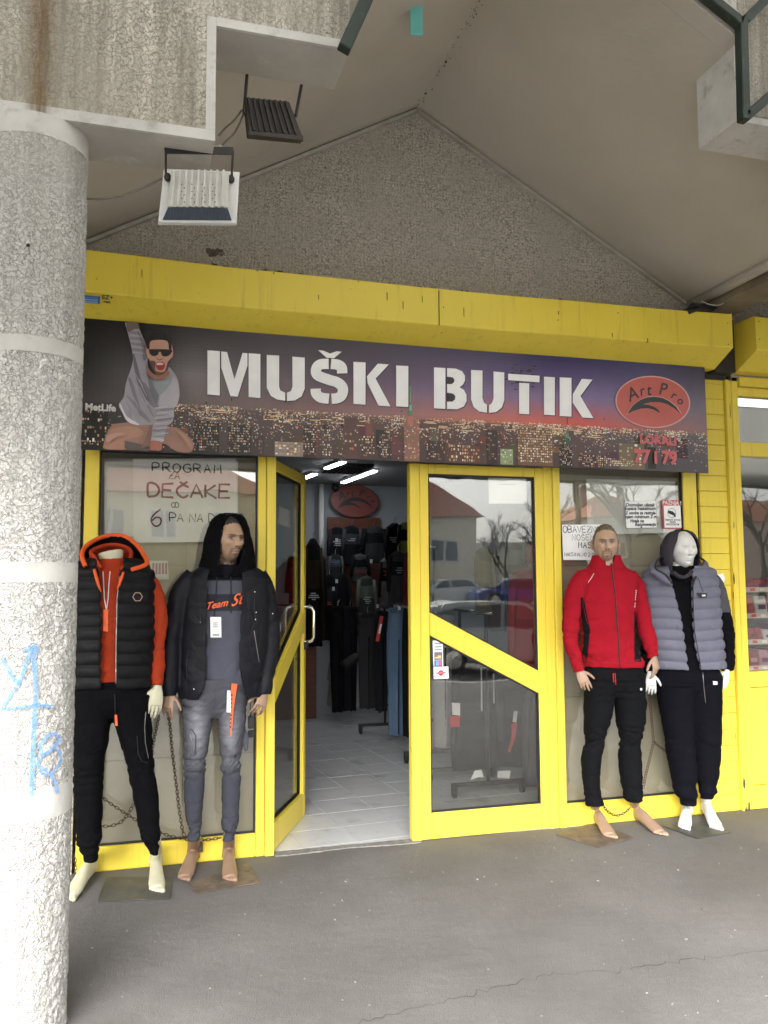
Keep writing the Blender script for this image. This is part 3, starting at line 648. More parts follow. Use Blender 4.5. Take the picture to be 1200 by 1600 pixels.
for (u, v, wu, base, dens, lit, cw, rh) in (
        (.18, .74, .042, (40, 38, 42), .55, .8, .0024, .022), (.235, .76, .038, (50, 46, 48), .6, .8, .0024, .020), (.275, .84, .018, (70, 60, 60), .4, .7, .003, .03),
        (.31, .88, .045, (150, 140, 130), .85, .95, .006, .022), (.355, .74, .02, (60, 50, 50), .5, .9, .0025, .02), (.385, .76, .016, (90, 76, 74), .5, 1, .0025, .02),
        (.42, .66, .020, (98, 70, 66), .15, .7, .004, .03), (.447, .80, .022, (80, 64, 62), .6, 1, .003, .022), (.475, .78, .020, (70, 56, 56), .5, .9, .0025, .02),
        (.515, .64, .024, (150, 110, 98), .35, .9, .003, .016), (.55, .82, .03, (70, 54, 52), .4, .8, .003, .02), (.585, .84, .05, (104, 70, 58), .6, 1, .0035, .03),
        (.645, .70, .018, (60, 46, 50), .35, .7, .003, .02), (.667, .86, .02, (150, 170, 130), .4, 1, .003, .02), (.695, .66, .055, (120, 90, 70), .8, 1.05, .0032, .022),
        (.76, .80, .02, (40, 32, 40), .5, 1, .002, .014), (.79, .88, .04, (66, 50, 60), .7, 1, .0028, .018), (.83, .90, .045, (90, 76, 90), .85, 1.05, .003, .018),
        (.855, .76, .04, (120, 108, 88), .4, .9, .006, .03), (.0, .93, .05, (44, 42, 42), .5, 1, .004, .02), (.0, .70, .045, (36, 34, 34), .25, .9, .004, .03)):
    tower(u, v, wu, 1.0, base, None, dens, lit, cw, rh)
# green lit spires
for (u, va, vb_, wd_, c) in ((.5245, .36, .50, .001, (120, 220, 150)), (.5237, .52, .57, .0036, (130, 210, 160)), (.5222, .57, .62, .0062, (96, 150, 116)), (.5205, .62, .69, .0095, (196, 120, 110)),
                             (.7735, .20, .62, .0008, (60, 60, 60)), (.7722, .69, .74, .0035, (80, 150, 110)), (.7705, .74, .79, .007, (58, 100, 76)), (.663, .25, .34, .0006, (200, 200, 200))):
    rect(u, va, wd_, vb_ - va, S(*c), 5)
for k in range(70):      # dark twiggy bits and scuffs on the print
    rect(.70 + rng.normal(0, .014), .22 + rng.normal(0, .05), rng.uniform(.001, .006), rng.uniform(.003, .012), S(45, 38, 50), 2)
for k in range(12): rect(.2 + rng.uniform(0, .75), rng.uniform(.05, .6), rng.uniform(.001, .002), rng.uniform(.005, .03), S(40, 36, 40), 2)
tag(L.build('skyline_print', M_ban, ban), kind='stuff')
mt = MB(); v_, f_2 = text('MetLife', .052, plane_m(bp(157, 637, 6)), bold=.002); mt.add(v_, f_2, ); mt.build('small_lettering', M_white, ban)
# big letters
def c3(x, y): return (100 + x * .45, 380 + y * .45)
def c4(x, y): return (600 + x * .5, 440 + y * .5)
def stroke_poly(pts, w, c):
    q = []; r = []
    for i, (x, y) in enumerate(pts):
        a = pts[max(i - 1, 0)]; d = pts[min(i + 1, len(pts) - 1)]; tx, ty = d[0] - a[0], d[1] - a[1]; l = math.hypot(tx, ty)
        q.append((x - ty / l * w / 2, y + tx / l * w / 2)); r.append((x + ty / l * w / 2, y - tx / l * w / 2))
    return q, r
def arcpts(pts, n=6):    # smooth a control polyline (Catmull-Rom)
    out = []; P = [pts[0]] + list(pts) + [pts[-1]]
    for i in range(1, len(P) - 2):
        for k in range(n):
            t_ = k / n; p0, p1, p2, p3 = [np.array(P[i + d], float) for d in (-1, 0, 1, 2)]
            out.append(tuple(.5 * ((2 * p1) + (-p0 + p2) * t_ + (2 * p0 - 5 * p1 + 4 * p2 - p3) * t_ ** 2 + (-p0 + 3 * p1 - 3 * p2 + p3) * t_ ** 3)))
    out.append(tuple(pts[-1])); return out
M_let = mk('white_lettering', (.93, .93, .94), .35, var=.05, vs=9)
M_shadow = mk('printed_letter_shadow', (.03, .025, .035), .35)
def letter(name, polys, cf, strokes=()):
    for lay, off, mat, nm in ((6, (2.5, 2.5), M_shadow, 'letter_outline'), (7, (0, 0), M_let, name)):
        b = MB()
        for P in polys: b.poly([bp(*cf(x + off[0], y + off[1]), lay) for x, y in P][::-1])
        for P, w_ in strokes:
            q, r = stroke_poly(arcpts(P), w_ + (off[0] and 1), None)
            Q = [bp(*cf(x + off[0], y + off[1]), lay) for x, y in q]; R_ = [bp(*cf(x + off[0], y + off[1]), lay) for x, y in r]
            for i in range(len(Q) - 1): b.add([Q[i], Q[i + 1], R_[i + 1], R_[i]], [(0, 1, 2, 3)])
        b.build(nm, mat, ban)
letter('letter', [[(498, 372), (541, 375), (541, 529), (498, 525)], [(546, 376), (566, 378), (592, 472), (620, 381), (637, 382), (637, 425), (603, 533), (578, 531), (546, 432)], [(641, 382), (682, 385), (682, 538), (641, 534)]], c3)
letter('letter', [[(704, 388), (747, 390), (747, 498), (751, 511), (768, 519), (768, 547), (740, 543), (718, 530), (704, 502)], [(774, 519), (788, 513), (793, 498), (793, 394), (836, 397), (836, 505), (825, 532), (802, 546), (774, 548)]], c3)
letter('letter', [[(882, 371), (900, 373), (924, 383), (947, 375), (964, 377), (938, 399), (912, 398)]], c3,
       [([(966, 452), (964, 432), (950, 422), (927, 419)], 36), ([(919, 419), (890, 421), (876, 436), (880, 458), (919, 474), (950, 484), (968, 503), (964, 528), (948, 538), (929, 540)], 36), ([(920, 540), (892, 536), (876, 522), (874, 505)], 36)])
letter('letter', [[(1005, 412), (1047, 414), (1047, 561), (1005, 558)], [(1052, 462), (1090, 418), (1128, 421), (1082, 470), (1134, 567), (1092, 564), (1054, 486)]], c3)
letter('letter', [[(38, 262), (76, 264), (76, 392), (38, 390)]], c4)
letter('letter', [[(156, 268), (192, 270), (192, 398), (156, 396)], [(197, 270), (225, 272), (244, 280), (253, 294), (253, 310), (246, 323), (236, 330), (250, 339), (258, 354), (258, 374), (250, 390), (230, 399), (197, 398)]], c4)
for q in ([(197, 297), (214, 299), (220, 306), (219, 314), (212, 320), (197, 320)], [(197, 347), (216, 350), (223, 358), (222, 368), (214, 375), (197, 375)]):
    b = MB(); b.poly([bp(*c4(x, y), 8) for x, y in q][::-1]); b.build('letter_counter', M_shadow, ban)
letter('letter', [[(272, 276), (308, 278), (308, 363), (312, 378), (322, 385), (322, 410), (298, 406), (280, 392), (272, 368)], [(328, 386), (337, 380), (342, 366), (342, 281), (376, 284), (376, 372), (368, 394), (350, 408), (328, 410)]], c4)
letter('letter', [[(388, 288), (486, 294), (486, 315), (388, 308)], [(422, 316), (454, 318), (454, 415), (422, 413)]], c4)
letter('letter', [[(500, 297), (534, 299), (534, 418), (500, 416)]], c4)
letter('letter', [[(549, 299), (586, 301), (586, 422), (549, 420)], [(590, 352), (618, 304), (652, 306), (614, 358), (655, 427), (620, 425), (590, 378)]], c4)
# oval logo
def cl5(x, y): return (950 + x * .13333, 575 + y * .13333)
def logo(parent, f3, mats, sc_k=1):
    """f3(x, y, layer) maps the crop coordinates of the emblem to a point"""
    el = lambda rx, ry: [(525 + rx * math.cos(a), 398 + ry * math.sin(a)) for a in np.linspace(0, 2 * PI, 48, endpoint=False)]
    def rotd(P, an=.07): return [(525 + (x - 525) * math.cos(an) - (y - 398) * math.sin(an), 398 + (x - 525) * math.sin(an) + (y - 398) * math.cos(an)) for x, y in P]
    b = MB(); b.poly([f3(x, y, 7) for x, y in rotd(el(440, 306))][::-1]); b.build('emblem_outline', mats[2], parent)
    b = MB(); b.poly([f3(x, y, 8) for x, y in rotd(el(424, 292))][::-1]); b.build('emblem_oval', mats[0], parent)
    sw = [(225, 540), (290, 440), (370, 380), (450, 345), (540, 336), (640, 350), (720, 390), (800, 455), (860, 545), (790, 480), (700, 425), (600, 398), (500, 400), (410, 425), (470, 430), (540, 455), (590, 490), (620, 535), (540, 490), (460, 470), (380, 478), (300, 505)]
    cc = (480, 445); b = MB(); b.poly([f3(cc[0] + (x - cc[0]) * 1.035, cc[1] + (y - cc[1]) * 1.07, 9) for x, y in sw][::-1]); b.build('swoosh_outline', mats[2], parent)
    b = MB(); b.poly([f3(x, y, 10) for x, y in sw][::-1]); b.build('swoosh', mats[1], parent)
    for ch_, x, y, rot_, sz in (('A', 285, 310, .42, 190), ('r', 395, 272, .25, 150), ('t', 478, 262, .08, 160), ('P', 640, 252, -.12, 175), ('r', 770, 318, -.5, 130), ('o', 848, 382, -.65, 130)):
        c = f3(x, y, 10); ex = np.array(f3(x + 10, y, 10)) - np.array(c); ez = np.array(f3(x, y - 10, 10)) - np.array(c); kx = np.linalg.norm(ex) / 10
        u_ = ex / np.linalg.norm(ex) * math.cos(rot_) + ez / np.linalg.norm(ez) * math.sin(rot_); w_ = -ex / np.linalg.norm(ex) * math.sin(rot_) + ez / np.linalg.norm(ez) * math.cos(rot_)
        v, f = text(ch_, sz * kx, plane_m(c, u_, w_), shear=.15, bold=.0012); b = MB(); b.add(v, f); b.build('emblem_letter', mats[1], parent)
M_lred = mk('emblem_red', (.55, .13, .11), .35, var=.15, vs=3); M_lpink = mk('emblem_rim', (.68, .42, .40), .35); M_lblk = mk('emblem_black', (.045, .05, .05), .35)
logo(ban, lambda x, y, k: bp(*cl5(x, y), k), (M_lred, M_lblk, M_lpink))
M_ltr = mk('red_lettering', (.58, .13, .15), .35)
for tx, x, y, s_, bd in (('LOKALI', 590, 850, .082, .0045), ('77 i 79', 560, 1050, .115, .006)):
    v, f = text(tx, s_, plane_m(bp(*cl5(x, y), 9), ux=(1, 0, -.01)), bold=bd); b = MB(); b.add(v, f); b.build('red_lettering', M_ltr, ban)
# printed man: flat coloured shapes
def mp(x, y, k): p = bp(125 + x / 5.854, 490 + y / 5.854, k); p[2] = max(p[2], Z0 + .001); return p
def shape(pts, col, k, name='man_print', sm=True):
    P = arcpts(list(pts) + [pts[0]], 4)[:-1] if sm else pts
    NSH[0] += 1; k = 7 + NSH[0] * .35
    MAN.poly([mp(x, y, k) for x, y in P][::-1], S(*col))
MAN = MB(); NSH = [0]
shape([(300, 1010), (520, 990), (660, 1010), (800, 1030), (900, 1050), (1000, 1130), (1035, 1180), (1020, 1262), (890, 1262), (760, 1190), (640, 1250), (420, 1245), (230, 1240), (215, 1190), (250, 1080)], (168, 128, 112), 7)
shape([(280, 1060), (420, 1030), (560, 1060), (560, 1120), (400, 1160), (420, 1240), (240, 1235), (225, 1180)], (190, 144, 124), 8)
shape([(415, 1165), (500, 1180), (620, 1215), (640, 1244), (425, 1244)], (106, 96, 92), 9)
shape([(410, 85), (470, 75), (530, 90), (545, 150), (600, 270), (625, 380), (620, 480), (700, 590), (800, 520), (815, 490), (880, 570), (908, 680), (905, 780), (860, 860), (850, 960), (700, 1010), (520, 1018), (450, 985), (370, 880), (355, 830), (400, 760), (420, 640), (480, 450), (478, 350), (440, 190)], (172, 166, 176), 10)
shape([(800, 560), (880, 600), (905, 700), (900, 800), (860, 880), (850, 980), (790, 1040), (755, 1170), (640, 1155), (660, 1060), (690, 960), (720, 860), (740, 740)], (188, 182, 190), 12)
for pts, c, k in (([(440, 600), (470, 600), (560, 900), (530, 900)], (138, 130, 142), 11), ([(540, 640), (600, 640), (720, 850), (640, 830)], (134, 128, 138), 11), ([(480, 380), (500, 380), (560, 600), (640, 790), (600, 780), (520, 620)], (120, 114, 126), 11), ([(430, 760), (450, 760), (640, 970), (600, 975)], (146, 140, 150), 11),
                  ([(520, 160), (540, 170), (600, 300), (610, 400), (580, 420), (560, 280)], (140, 132, 144), 11), ([(360, 830), (372, 830), (430, 940), (540, 1010), (500, 1014), (420, 970)], (232, 230, 236), 11), ([(650, 1130), (760, 1145), (755, 1172), (640, 1158)], (214, 212, 220), 13),
                  ([(600, 460), (640, 520), (720, 700), (700, 830), (640, 700)], (124, 122, 130), 11), ([(640, 570), (700, 600), (820, 560), (840, 620), (740, 740), (690, 690)], (158, 164, 164), 11), ([(720, 880), (760, 870), (860, 860), (852, 880), (760, 890)], (150, 142, 152), 13), ([(700, 960), (840, 950), (836, 970), (700, 985)], (150, 142, 152), 13), ([(668, 1060), (800, 1040), (790, 1058), (668, 1080)], (150, 142, 152), 13)):
    shape(pts, c, k)
for k in range(26):
    x0 = rng.uniform(420, 640); y0 = rng.uniform(520, 900); L_ = rng.uniform(40, 130); c_ = (138, 132, 144) if k % 2 else (192, 188, 198)
    shape([(x0, y0), (x0 + 5, y0), (x0 + L_ * .55, y0 + L_), (x0 + L_ * .5, y0 + L_)], c_, 11)
for k in range(12):
    y0 = 860 + k * 24; shape([(680 + rng.uniform(-8, 20), y0), (790 + rng.uniform(-10, 30), y0 - 12), (800, y0 - 4), (700, y0 + 8)], (158, 152, 164) if k % 2 else (206, 202, 210), 13)
for k in range(9):
    y0 = 140 + k * 26; shape([(450 + k * 4, y0), (540 + k * 5, y0 + 12), (542 + k * 5, y0 + 18), (452 + k * 4, y0 + 8)], (136, 130, 142) if k % 2 else (200, 196, 206), 11)
shape([(640, 1020), (660, 1040), (640, 1180), (560, 1230), (600, 1140)], (136, 104, 92), 9); shape([(860, 1050), (960, 1110), (1020, 1190), (1010, 1240), (950, 1150)], (186, 144, 126), 9); shape([(240, 1120), (330, 1090), (420, 1100), (330, 1130), (250, 1180)], (206, 164, 144), 9)
shape([(420, 80), (470, 74), (528, 88), (540, 135), (500, 140), (440, 165)], (120, 104, 92), 12)
shape([(645, 1160), (745, 1175), (735, 1262), (650, 1258)], (176, 112, 92), 12)
shape([(600, 470), (640, 520), (700, 560), (800, 520), (815, 560), (760, 600), (690, 596), (630, 560)], (166, 110, 92), 12)
shape([(625, 300), (640, 250), (720, 235), (820, 250), (850, 330), (848, 390), (815, 430), (800, 500), (760, 545), (710, 550), (670, 500), (640, 430), (610, 380), (605, 330)], (206, 158, 136), 13)
shape([(632, 430), (690, 440), (690, 520), (770, 530), (800, 450), (815, 430), (800, 505), (762, 555), (708, 562), (668, 512)], (104, 78, 68), 14)
shape([(615, 320), (610, 230), (660, 180), (740, 172), (810, 190), (835, 250), (835, 330), (815, 330), (800, 255), (720, 240), (645, 255), (635, 320)], (34, 28, 30), 14)
shape([(630, 325), (830, 330), (825, 372), (790, 392), (752, 385), (738, 352), (722, 352), (708, 380), (668, 388), (638, 365)], (28, 24, 24), 15)
shape([(690, 455), (725, 440), (768, 448), (775, 490), (745, 520), (705, 505)], (170, 52, 52), 15); shape([(698, 458), (725, 448), (760, 455), (755, 468), (705, 470)], (230, 220, 214), 16)
shape([(700, 400), (725, 420), (760, 405), (752, 418), (725, 428), (705, 415)], (120, 80, 66), 15)
MAN.build('man_print', M_ban, ban)
# ================================================================== LAMPS AND THINGS UNDER THE BEAM
fl1 = thing('floodlight', 'white finned floodlight hanging on a bracket under the left beam', 'floodlight', (.23, -1.66, 3.0))
YL = -1.66
A = lambda x, y, d=0: at(x, y, YL + d)
b = MB(); b.prism([A(256, 263), A(375, 268), A(370, 349), A(247, 347)], (0, .03, 0)); bev(b.build('housing_plate', M_white, fl1), .004)
finm = mk('floodlight_casting', (.50, .49, .45), .5, var=.12, vs=20)
b = MB(); b.prism([A(268, 266, -.03), A(358, 269, -.03), A(356, 324, -.045), A(262, 323, -.045)], (0, .028, 0)); b.build('heatsink_body', finm, fl1)
for k in range(9):
    f0 = .05 + k * .107; b = MB(); p = A(268 + 90 * f0, 266, -.033); q = A(263 + 93 * f0, 323, -.049); b.bar(p, q, .010, .009, up=(0, 1, 0)); b.build('cooling_fin', finm, fl1)
b = MB(); b.prism([A(262, 325, -.045), A(356, 326, -.045), A(362, 344, -.004), A(254, 343, -.004)], (0, .01, 0)); b.build('glass_front', mk('lamp_window', (.06, .08, .11), .15, var=.3, vs=25, stretch=(20, 1, 1)), fl1)
b = MB(); 
for k in range(24):
    col_ = k % 4; r_ = k // 4; c = A(284 + col_ * 16 + (4 if r_ % 2 else 0), 288 + r_ * 5.5, -.056); b.ell(c, (.0022, .001, .003), 6, 4)
tag(b.build('vent_holes', M_black, fl1), kind='stuff')
b = MB(); b.bar(A(257, 234), A(365, 236), .03, .006, up=(0, 1, 0)); b.tube([A(259, 235), A(259, 275)], .0045, 8); b.tube([A(364, 236), A(362, 277)], .0045, 8); b.build('bracket', M_dark, fl1)
b = MB(); b.ell(A(262, 277, -.01), (.014, .010, .018), 10, 6); b.ell(A(361, 280, -.01), (.014, .010, .018), 10, 6); tag(b.build('pivot_screws', M_dark, fl1, smooth=True), kind='stuff')
fl2 = thing('floodlight', 'small dark brown floodlight hanging on two rods under the beam step', 'floodlight', (.52, -1.55, 3.4)); YL = -1.55
brn = mk('brown_casting', (.038, .031, .025), .6, var=.2, vs=30)
b = MB(); b.prism([A(382, 151), A(452, 158), A(474, 216), A(388, 208)], (0, .05, 0)); bev(b.build('housing', brn, fl2), .004)
for k in range(8):
    f0 = .06 + k * .125; b = MB(); b.bar(A(384 + 66 * f0, 153 + 6 * f0, -.008), A(392 + 76 * f0, 204 + 8 * f0, -.008), .007, .016, up=(0, 1, 0)); b.build('cooling_fin', brn, fl2)
b = MB(); b.prism([A(388, 204, -.012), A(474, 212, -.012), A(474, 219, -.012), A(388, 210, -.012)], (0, .014, 0)); b.build('front_rim', brn, fl2)
b = MB(); b.tube([A(386, 117), A(381, 178)], .0065, 8); b.build('hanging_rod', M_dark, fl2); b = MB(); b.tube([A(471, 133), A(462, 182)], .0065, 8); b.build('hanging_rod', M_dark, fl2)
# cable
def tubething(name, label, cat, px, r, mat, Y_):
    P = arcpts([tuple(at(x, y, Y_ + (d[0] if d else 0))) for x, y, *d in px], 5); t_ = MB(); t_.tube(P, r, 8); o = t_.build(name, mat, smooth=True); return tag(o, label, cat)
M_cab = mk('grey_cable', (.16, .14, .12), .6)
tubething('power_cable', 'thin grey cable drooping from behind the column to the white floodlight', 'cable', [(100, 305), (140, 311), (180, 308), (215, 297), (250, 281), (262, 274)], .004, M_cab, -1.6)
tubething('power_cable', 'thin cable from the junction knot up to the dark brown floodlight', 'cable', [(283, 262), (292, 252), (320, 248), (338, 236), (352, 222), (368, 205), (380, 180), (384, 176)], .004, M_cab, -1.5)
tubething('power_cable', 'short second cable between beam corner and dark brown floodlight', 'cable', [(342, 212), (352, 200), (366, 188), (378, 172)], .004, M_cab, -1.5)
kn = MB()
for k in range(9): c = at(338 + rng.normal(0, 3.2), 236 + rng.normal(0, 4.5), -1.52); r = rng.uniform(.008, .014); kn.ell(c, (r, r, r), 8, 6)
tag(kn.build('cable_knot', mk('insulating_tape', (.62, .57, .47), .8), smooth=True), 'cream taped cable knot at the beam corner above the white floodlight', 'cable joint')
# turquoise strip
tq = thing('hanging_strip', 'turquoise strip with a hole hanging from above at the top centre', 'strip', at(650, 30, -1.2))
b = MB(); b.prism([at(640, -40, -1.2), at(659, -40, -1.2), at(661, 55, -1.2), at(642, 54, -1.2)], (0, .008, 0)); b.build('strip_board', M_cyan, tq)
b = MB(); b.cyl(at(652, 1, -1.203), at(652, 1, -1.2), .008); b.build('hole', M_black, tq)
# green steel truss in front of the beams
tr = thing('steel_frame', 'dark green steel lattice frame between the two concrete beams at the top', 'steel frame', (1.7, -1.84, 4.0))
def G2(x, y): return at(x, y, -1.84)
for p, q, w_ in (((537, 78), (582, -22), .05), ((1162, 190), (1158, 30), .04), ((1157, 38), (1075, -28), .04), ((1162, 34), (1230, -36), .04), ((1164, 184), (1235, 122), .04), ((582, -22), (1075, -28), .06), ((1230, -36), (1235, 122), .05)):
    b = MB(); b.bar(G2(*p), G2(*q), w_, .05, up=(0, 1, 0)) ; bev(b.build('steel_bar', M_green, tr), .004)
# black cable bundle at the valley
cb = MB()
for k in range(4):
    cb.tube(arcpts([tuple(at(1066 + 3 * k, 486 + k, -.28)), tuple(at(1082, 480 - 2 * k, -.30)), tuple(at(1098 + 4 * k, 476 + 3 * k, -.29)), tuple(at(1118, 478 + k, -.24))], 5), .006, 7)
cb.tube([at(1075, 488, -.3), at(1090, 482, -.3)], .016, 10)
cbo = tag(cb.build('cable_bundle', M_black, smooth=True), 'black cable bundle lying on the shutter box at the roof valley', 'cables')
tubething('power_cable', 'thin pale cable curving from the black bundle along the roof valley', 'cable', [(1096, 470), (1110, 476), (1126, 476), (1140, 465), (1160, 452), (1215, 425)], .004, mk('pale_cable', (.4, .38, .35), .6), -.3)
# paper stuck on the pier
b = MB(); P = [at(x, y, .0) for x, y in ((1119, 898), (1130, 896), (1133, 904), (1130, 914), (1121, 911), (1123, 905))]; b.prism(P, (0, .003, 0)); tag(b.build('torn_sticker', M_paper), 'small torn white sticker on the yellow tiled pier', 'sticker')
# ================================================================== NOTICES
GL = {  # handwriting strokes on a 4 x 6 grid
 'A': [[(0, 0), (2, 6), (4, 0)], [(.7, 2.2), (3.3, 2.2)]], 'B': [[(0, 0), (0, 6), (3, 5.6), (3.2, 3.6), (0, 3.1), (3.6, 2.6), (3.6, .5), (0, 0)]], 'C': [[(4, 5), (2.4, 6), (.5, 4.8), (0, 3), (.6, .9), (2.4, 0), (4, 1)]],
 'D': [[(0, 0), (0, 6), (2.6, 5.4), (4, 3), (2.6, .5), (0, 0)]], 'E': [[(3.8, 6), (0, 6), (0, 0), (3.8, 0)], [(0, 3.1), (3, 3.1)]], 'G': [[(4, 5), (2.4, 6), (.5, 4.8), (0, 3), (.6, .9), (2.4, 0), (4, .9), (4, 2.8), (2.4, 2.8)]],
 'H': [[(0, 0), (0, 6)], [(4, 0), (4, 6)], [(0, 3), (4, 3)]], 'I': [[(2, 0), (2, 6)]], 'J': [[(3, 6), (3, 1), (1.8, 0), (.4, .8)]], 'K': [[(0, 0), (0, 6)], [(3.8, 6), (0, 2.8), (4, 0)]], 'L': [[(0, 6), (0, 0), (3.6, 0)]],
 'M': [[(0, 0), (.3, 6), (2, 2.4), (3.7, 6), (4, 0)]], 'N': [[(0, 0), (0, 6), (3.8, 0), (3.8, 6)]], 'O': [[(2, 6), (.3, 4.8), (0, 2.6), (1, .3), (2.6, 0), (4, 2), (3.8, 4.6), (2, 6)]], 'P': [[(0, 0), (0, 6), (3, 5.8), (3.8, 4.4), (3, 3), (0, 2.8)]],
 'R': [[(0, 0), (0, 6), (3, 5.8), (3.6, 4.4), (2.8, 3.1), (0, 2.9)], [(1.6, 2.9), (4, 0)]], 'S': [[(3.8, 5.2), (2, 6), (.3, 5), (.8, 3.4), (3.2, 2.6), (3.8, 1), (2, 0), (0, .8)]], 'T': [[(0, 6), (4, 6)], [(2, 6), (2, 0)]],
 'U': [[(0, 6), (0, 1.2), (1.6, 0), (3.2, .6), (3.8, 2), (3.8, 6)]], 'V': [[(0, 6), (2, 0), (4, 6)]], 'Z': [[(0, 6), (4, 6), (0, 0), (4, 0)], [(1, 3), (3, 3)]], '6': [[(3.4, 6), (1, 4), (0, 1.8), (1.4, 0), (3.4, .6), (3.6, 2.4), (1.6, 3), (.2, 1.8)]],
 '2': [[(0, 5), (1.8, 6), (3.6, 4.8), (2.6, 2.6), (0, 0), (4, 0)]], 'Č': [[(4, 4.6), (2.4, 5.4), (.5, 4.4), (0, 2.8), (.6, .9), (2.4, 0), (4, 1)], [(1, 7), (2.2, 6), (3.6, 7)]], 'Š': [[(3.8, 4.8), (2, 5.4), (.3, 4.6), (.8, 3.2), (3.2, 2.6), (3.8, 1), (2, 0), (0, .8)], [(1, 7), (2.2, 6), (3.6, 7)]], '-': [[(0, 3), (3.4, 3)]]}
def handwrite(b, s_, x, y, hh, pen, y_plane, adv=1.28, tilt=0.0, jit=.10, xs_=1.0):
    """x, y: left base in metres on the plane; hh letter height"""
    k = hh / 6; cx = x
    for ch_ in s_:
        if ch_ == ' ': cx += hh * .5 * xs_; continue
        j0 = rng.normal(0, jit * hh * .25)
        for st_ in GL[ch_]:
            P = [(cx + (a + rng.normal(0, jit)) * k * xs_, y + j0 + (c_ + rng.normal(0, jit)) * k + tilt * (cx - x)) for a, c_ in st_]; P = arcpts(P, 3) if len(P) > 2 and ch_ in 'BCDGJOPRSU6Č2Š' else P
            q, r = stroke_poly(P, pen, None)
            for i in range(len(P) - 1): b.add([(q[i][0], y_plane, q[i][1]), (q[i + 1][0], y_plane, q[i + 1][1]), (r[i + 1][0], y_plane, r[i + 1][1]), (r[i][0], y_plane, r[i][1])], [(0, 1, 2, 3)])
        cx += k * 4 * adv * xs_ if ch_ != 'I' else k * 3 * xs_
    return cx
def sheet(name, label, px4, Y_, mat=M_paper, th_=.0012, cat='notice'):
    P = [at(x, y, Y_) for x, y in px4]; t_ = thing(name, label, cat, P[0]); b = MB(); b.prism(P, (0, th_, 0)); b.build('paper_sheet', mat, t_); return t_
# poster of the left window, behind the glass
PY = .034
pl_sheet = mk('poster_paper', (.74, .76, .75), .7, var=.05, vs=3)
sheet('paper_poster', 'wide blank white paper sheet behind the handwritten poster in the left window', [(163, 721), (372, 721), (372, 838), (163, 838)], PY + .006, pl_sheet, cat='poster')
po = sheet('handwritten_poster', 'handwritten white poster PROGRAM ZA DEČAKE in the left window', [(208, 717), (369, 716), (371, 846), (209, 848)], PY, M_paper, cat='poster')
b = MB(); r2 = MB(); YP = PY - .0012
def hw(b, s_, px, py, hpx, pen, adv=1.28, xs_=1.0, Y_=YP, jit=.10):
    p = at(px, py, Y_); q = at(px, py - hpx, Y_); return handwrite(b, s_, p[0], p[2], q[2] - p[2], pen, Y_, adv, jit=jit, xs_=xs_)
hw(b, 'PROGRAM', 238, 736, 13, .008, 1.45, 1.25); b.build('written_line', M_ink, po); b = MB(); hw(b, 'ZA', 264, 748, 11, .005, 1.2, 1.0); b.build('written_line', M_ink, po); b = MB()
hw(r2, 'DEČAKE', 231, 776, 21, .013, 1.25, 1.25); hw(b, 'OD', 268, 793, 8, .005, 1.1, 1.0); b.build('written_line', M_ink, po); b = MB(); hw(r2, '6', 236, 822, 26, .009, 1, .95)
hw(b, 'PA NA DALJE', 265, 815, 13, .006, 1.2, 1.1)
b.build('written_line', M_ink, po); r2.build('red_writing', mk('maroon_marker', (.20, .06, .08), .7, var=.5, vs=40), po)
# small pink printed sheets behind the glass
for q, lab in ((((234, 876), (262, 876), (264, 905), (236, 906)), 'small pink and white leaflet low behind the left window glass'),):
    lf = sheet('leaflet', lab, list(q), PY, M_paper, cat='leaflet'); b = MB()
    for k in range(5): p = at(238 + k * 5, 880, PY - .001); q2 = at(241 + k * 5, 897, PY - .001); b.box((p[0], PY - .0014, q2[2]), (q2[0], PY - .001, p[2]), (.62, .25, .33))
    b.build('printed_bars', M_print, lf)
# papers in the right window
RY = .012
sheet('paper_poster', 'large blank white sheet behind the notices in the right window', [(916, 748), (1055, 752), (1057, 832), (918, 836)], PY, pl_sheet, cat='poster')
n1 = sheet('handwritten_notice', 'handwritten white notice OBAVEZNO NOŠENJE MASKE left of the red jacket mannequin', [(878, 820), (952, 819), (952, 875), (880, 875)], RY, M_paper)
b = MB(); YN = RY - .001
for s_, px, py, hp, pn, ad in (('OBAVEZNO', 880, 832, 10, .0045, 1.25), ('NOŠENJE', 894, 844, 9, .003, 1.35), ('MASKE', 904, 856, 9, .006, 1.4), ('MAKSIMALNO 2 OSOBE', 882, 869, 5.5, .0028, 1.1)): b = MB(); hw(b, s_, px, py, hp, pn, ad, 1.0, YN, .08); b.build('written_line', M_ink, n1)
n2 = sheet('handwritten_notice', 'smaller white notice with six slanted handwritten lines and an exclamation mark', [(977, 784), (1024, 782), (1026, 824), (979, 825)], RY, M_paper)
b = MB()
for s_, px, py, sz in (('Dozvoljen ulazak', 1000, 789, .044), ('kupaca maksimum', 1000, 794.5, .044), ('2 osobe sa rastoja-', 1001.5, 801.5, .042), ('njem minimum 2 m', 1001.5, 807.5, .042), ('Hvala na', 995, 814, .042), ('Razumevanju !', 1010, 819.5, .042)):
    v, f = text(s_, sz * .72, plane_m(at(px, py, YN), ux=(1, 0, .02)), shear=.25, bold=.0012); b = MB(); b.add(v, f); b.build('written_line', M_ink, n2)
b = MB(); b.ell(at(1002, 823.5, YN), (.006, .003, .006), 8, 5); b.build('tape_spot', M_black, n2)
n3 = sheet('warning_sticker', 'red bordered PAŽNJA warning sticker with a camera symbol above the grey hooded mannequin', [(1034, 781), (1061.5, 781.5), (1064.5, 826), (1036.5, 826)], RY, mk('sticker_red', (.55, .06, .09), .4), cat='sticker')
b = MB(); b.prism([at(x, y, RY - .0012) for x, y in ((1037, 790), (1063, 790), (1065, 824.5), (1038.5, 824.5))], (0, .0008, 0)); b.build('white_field', M_paper, n3)
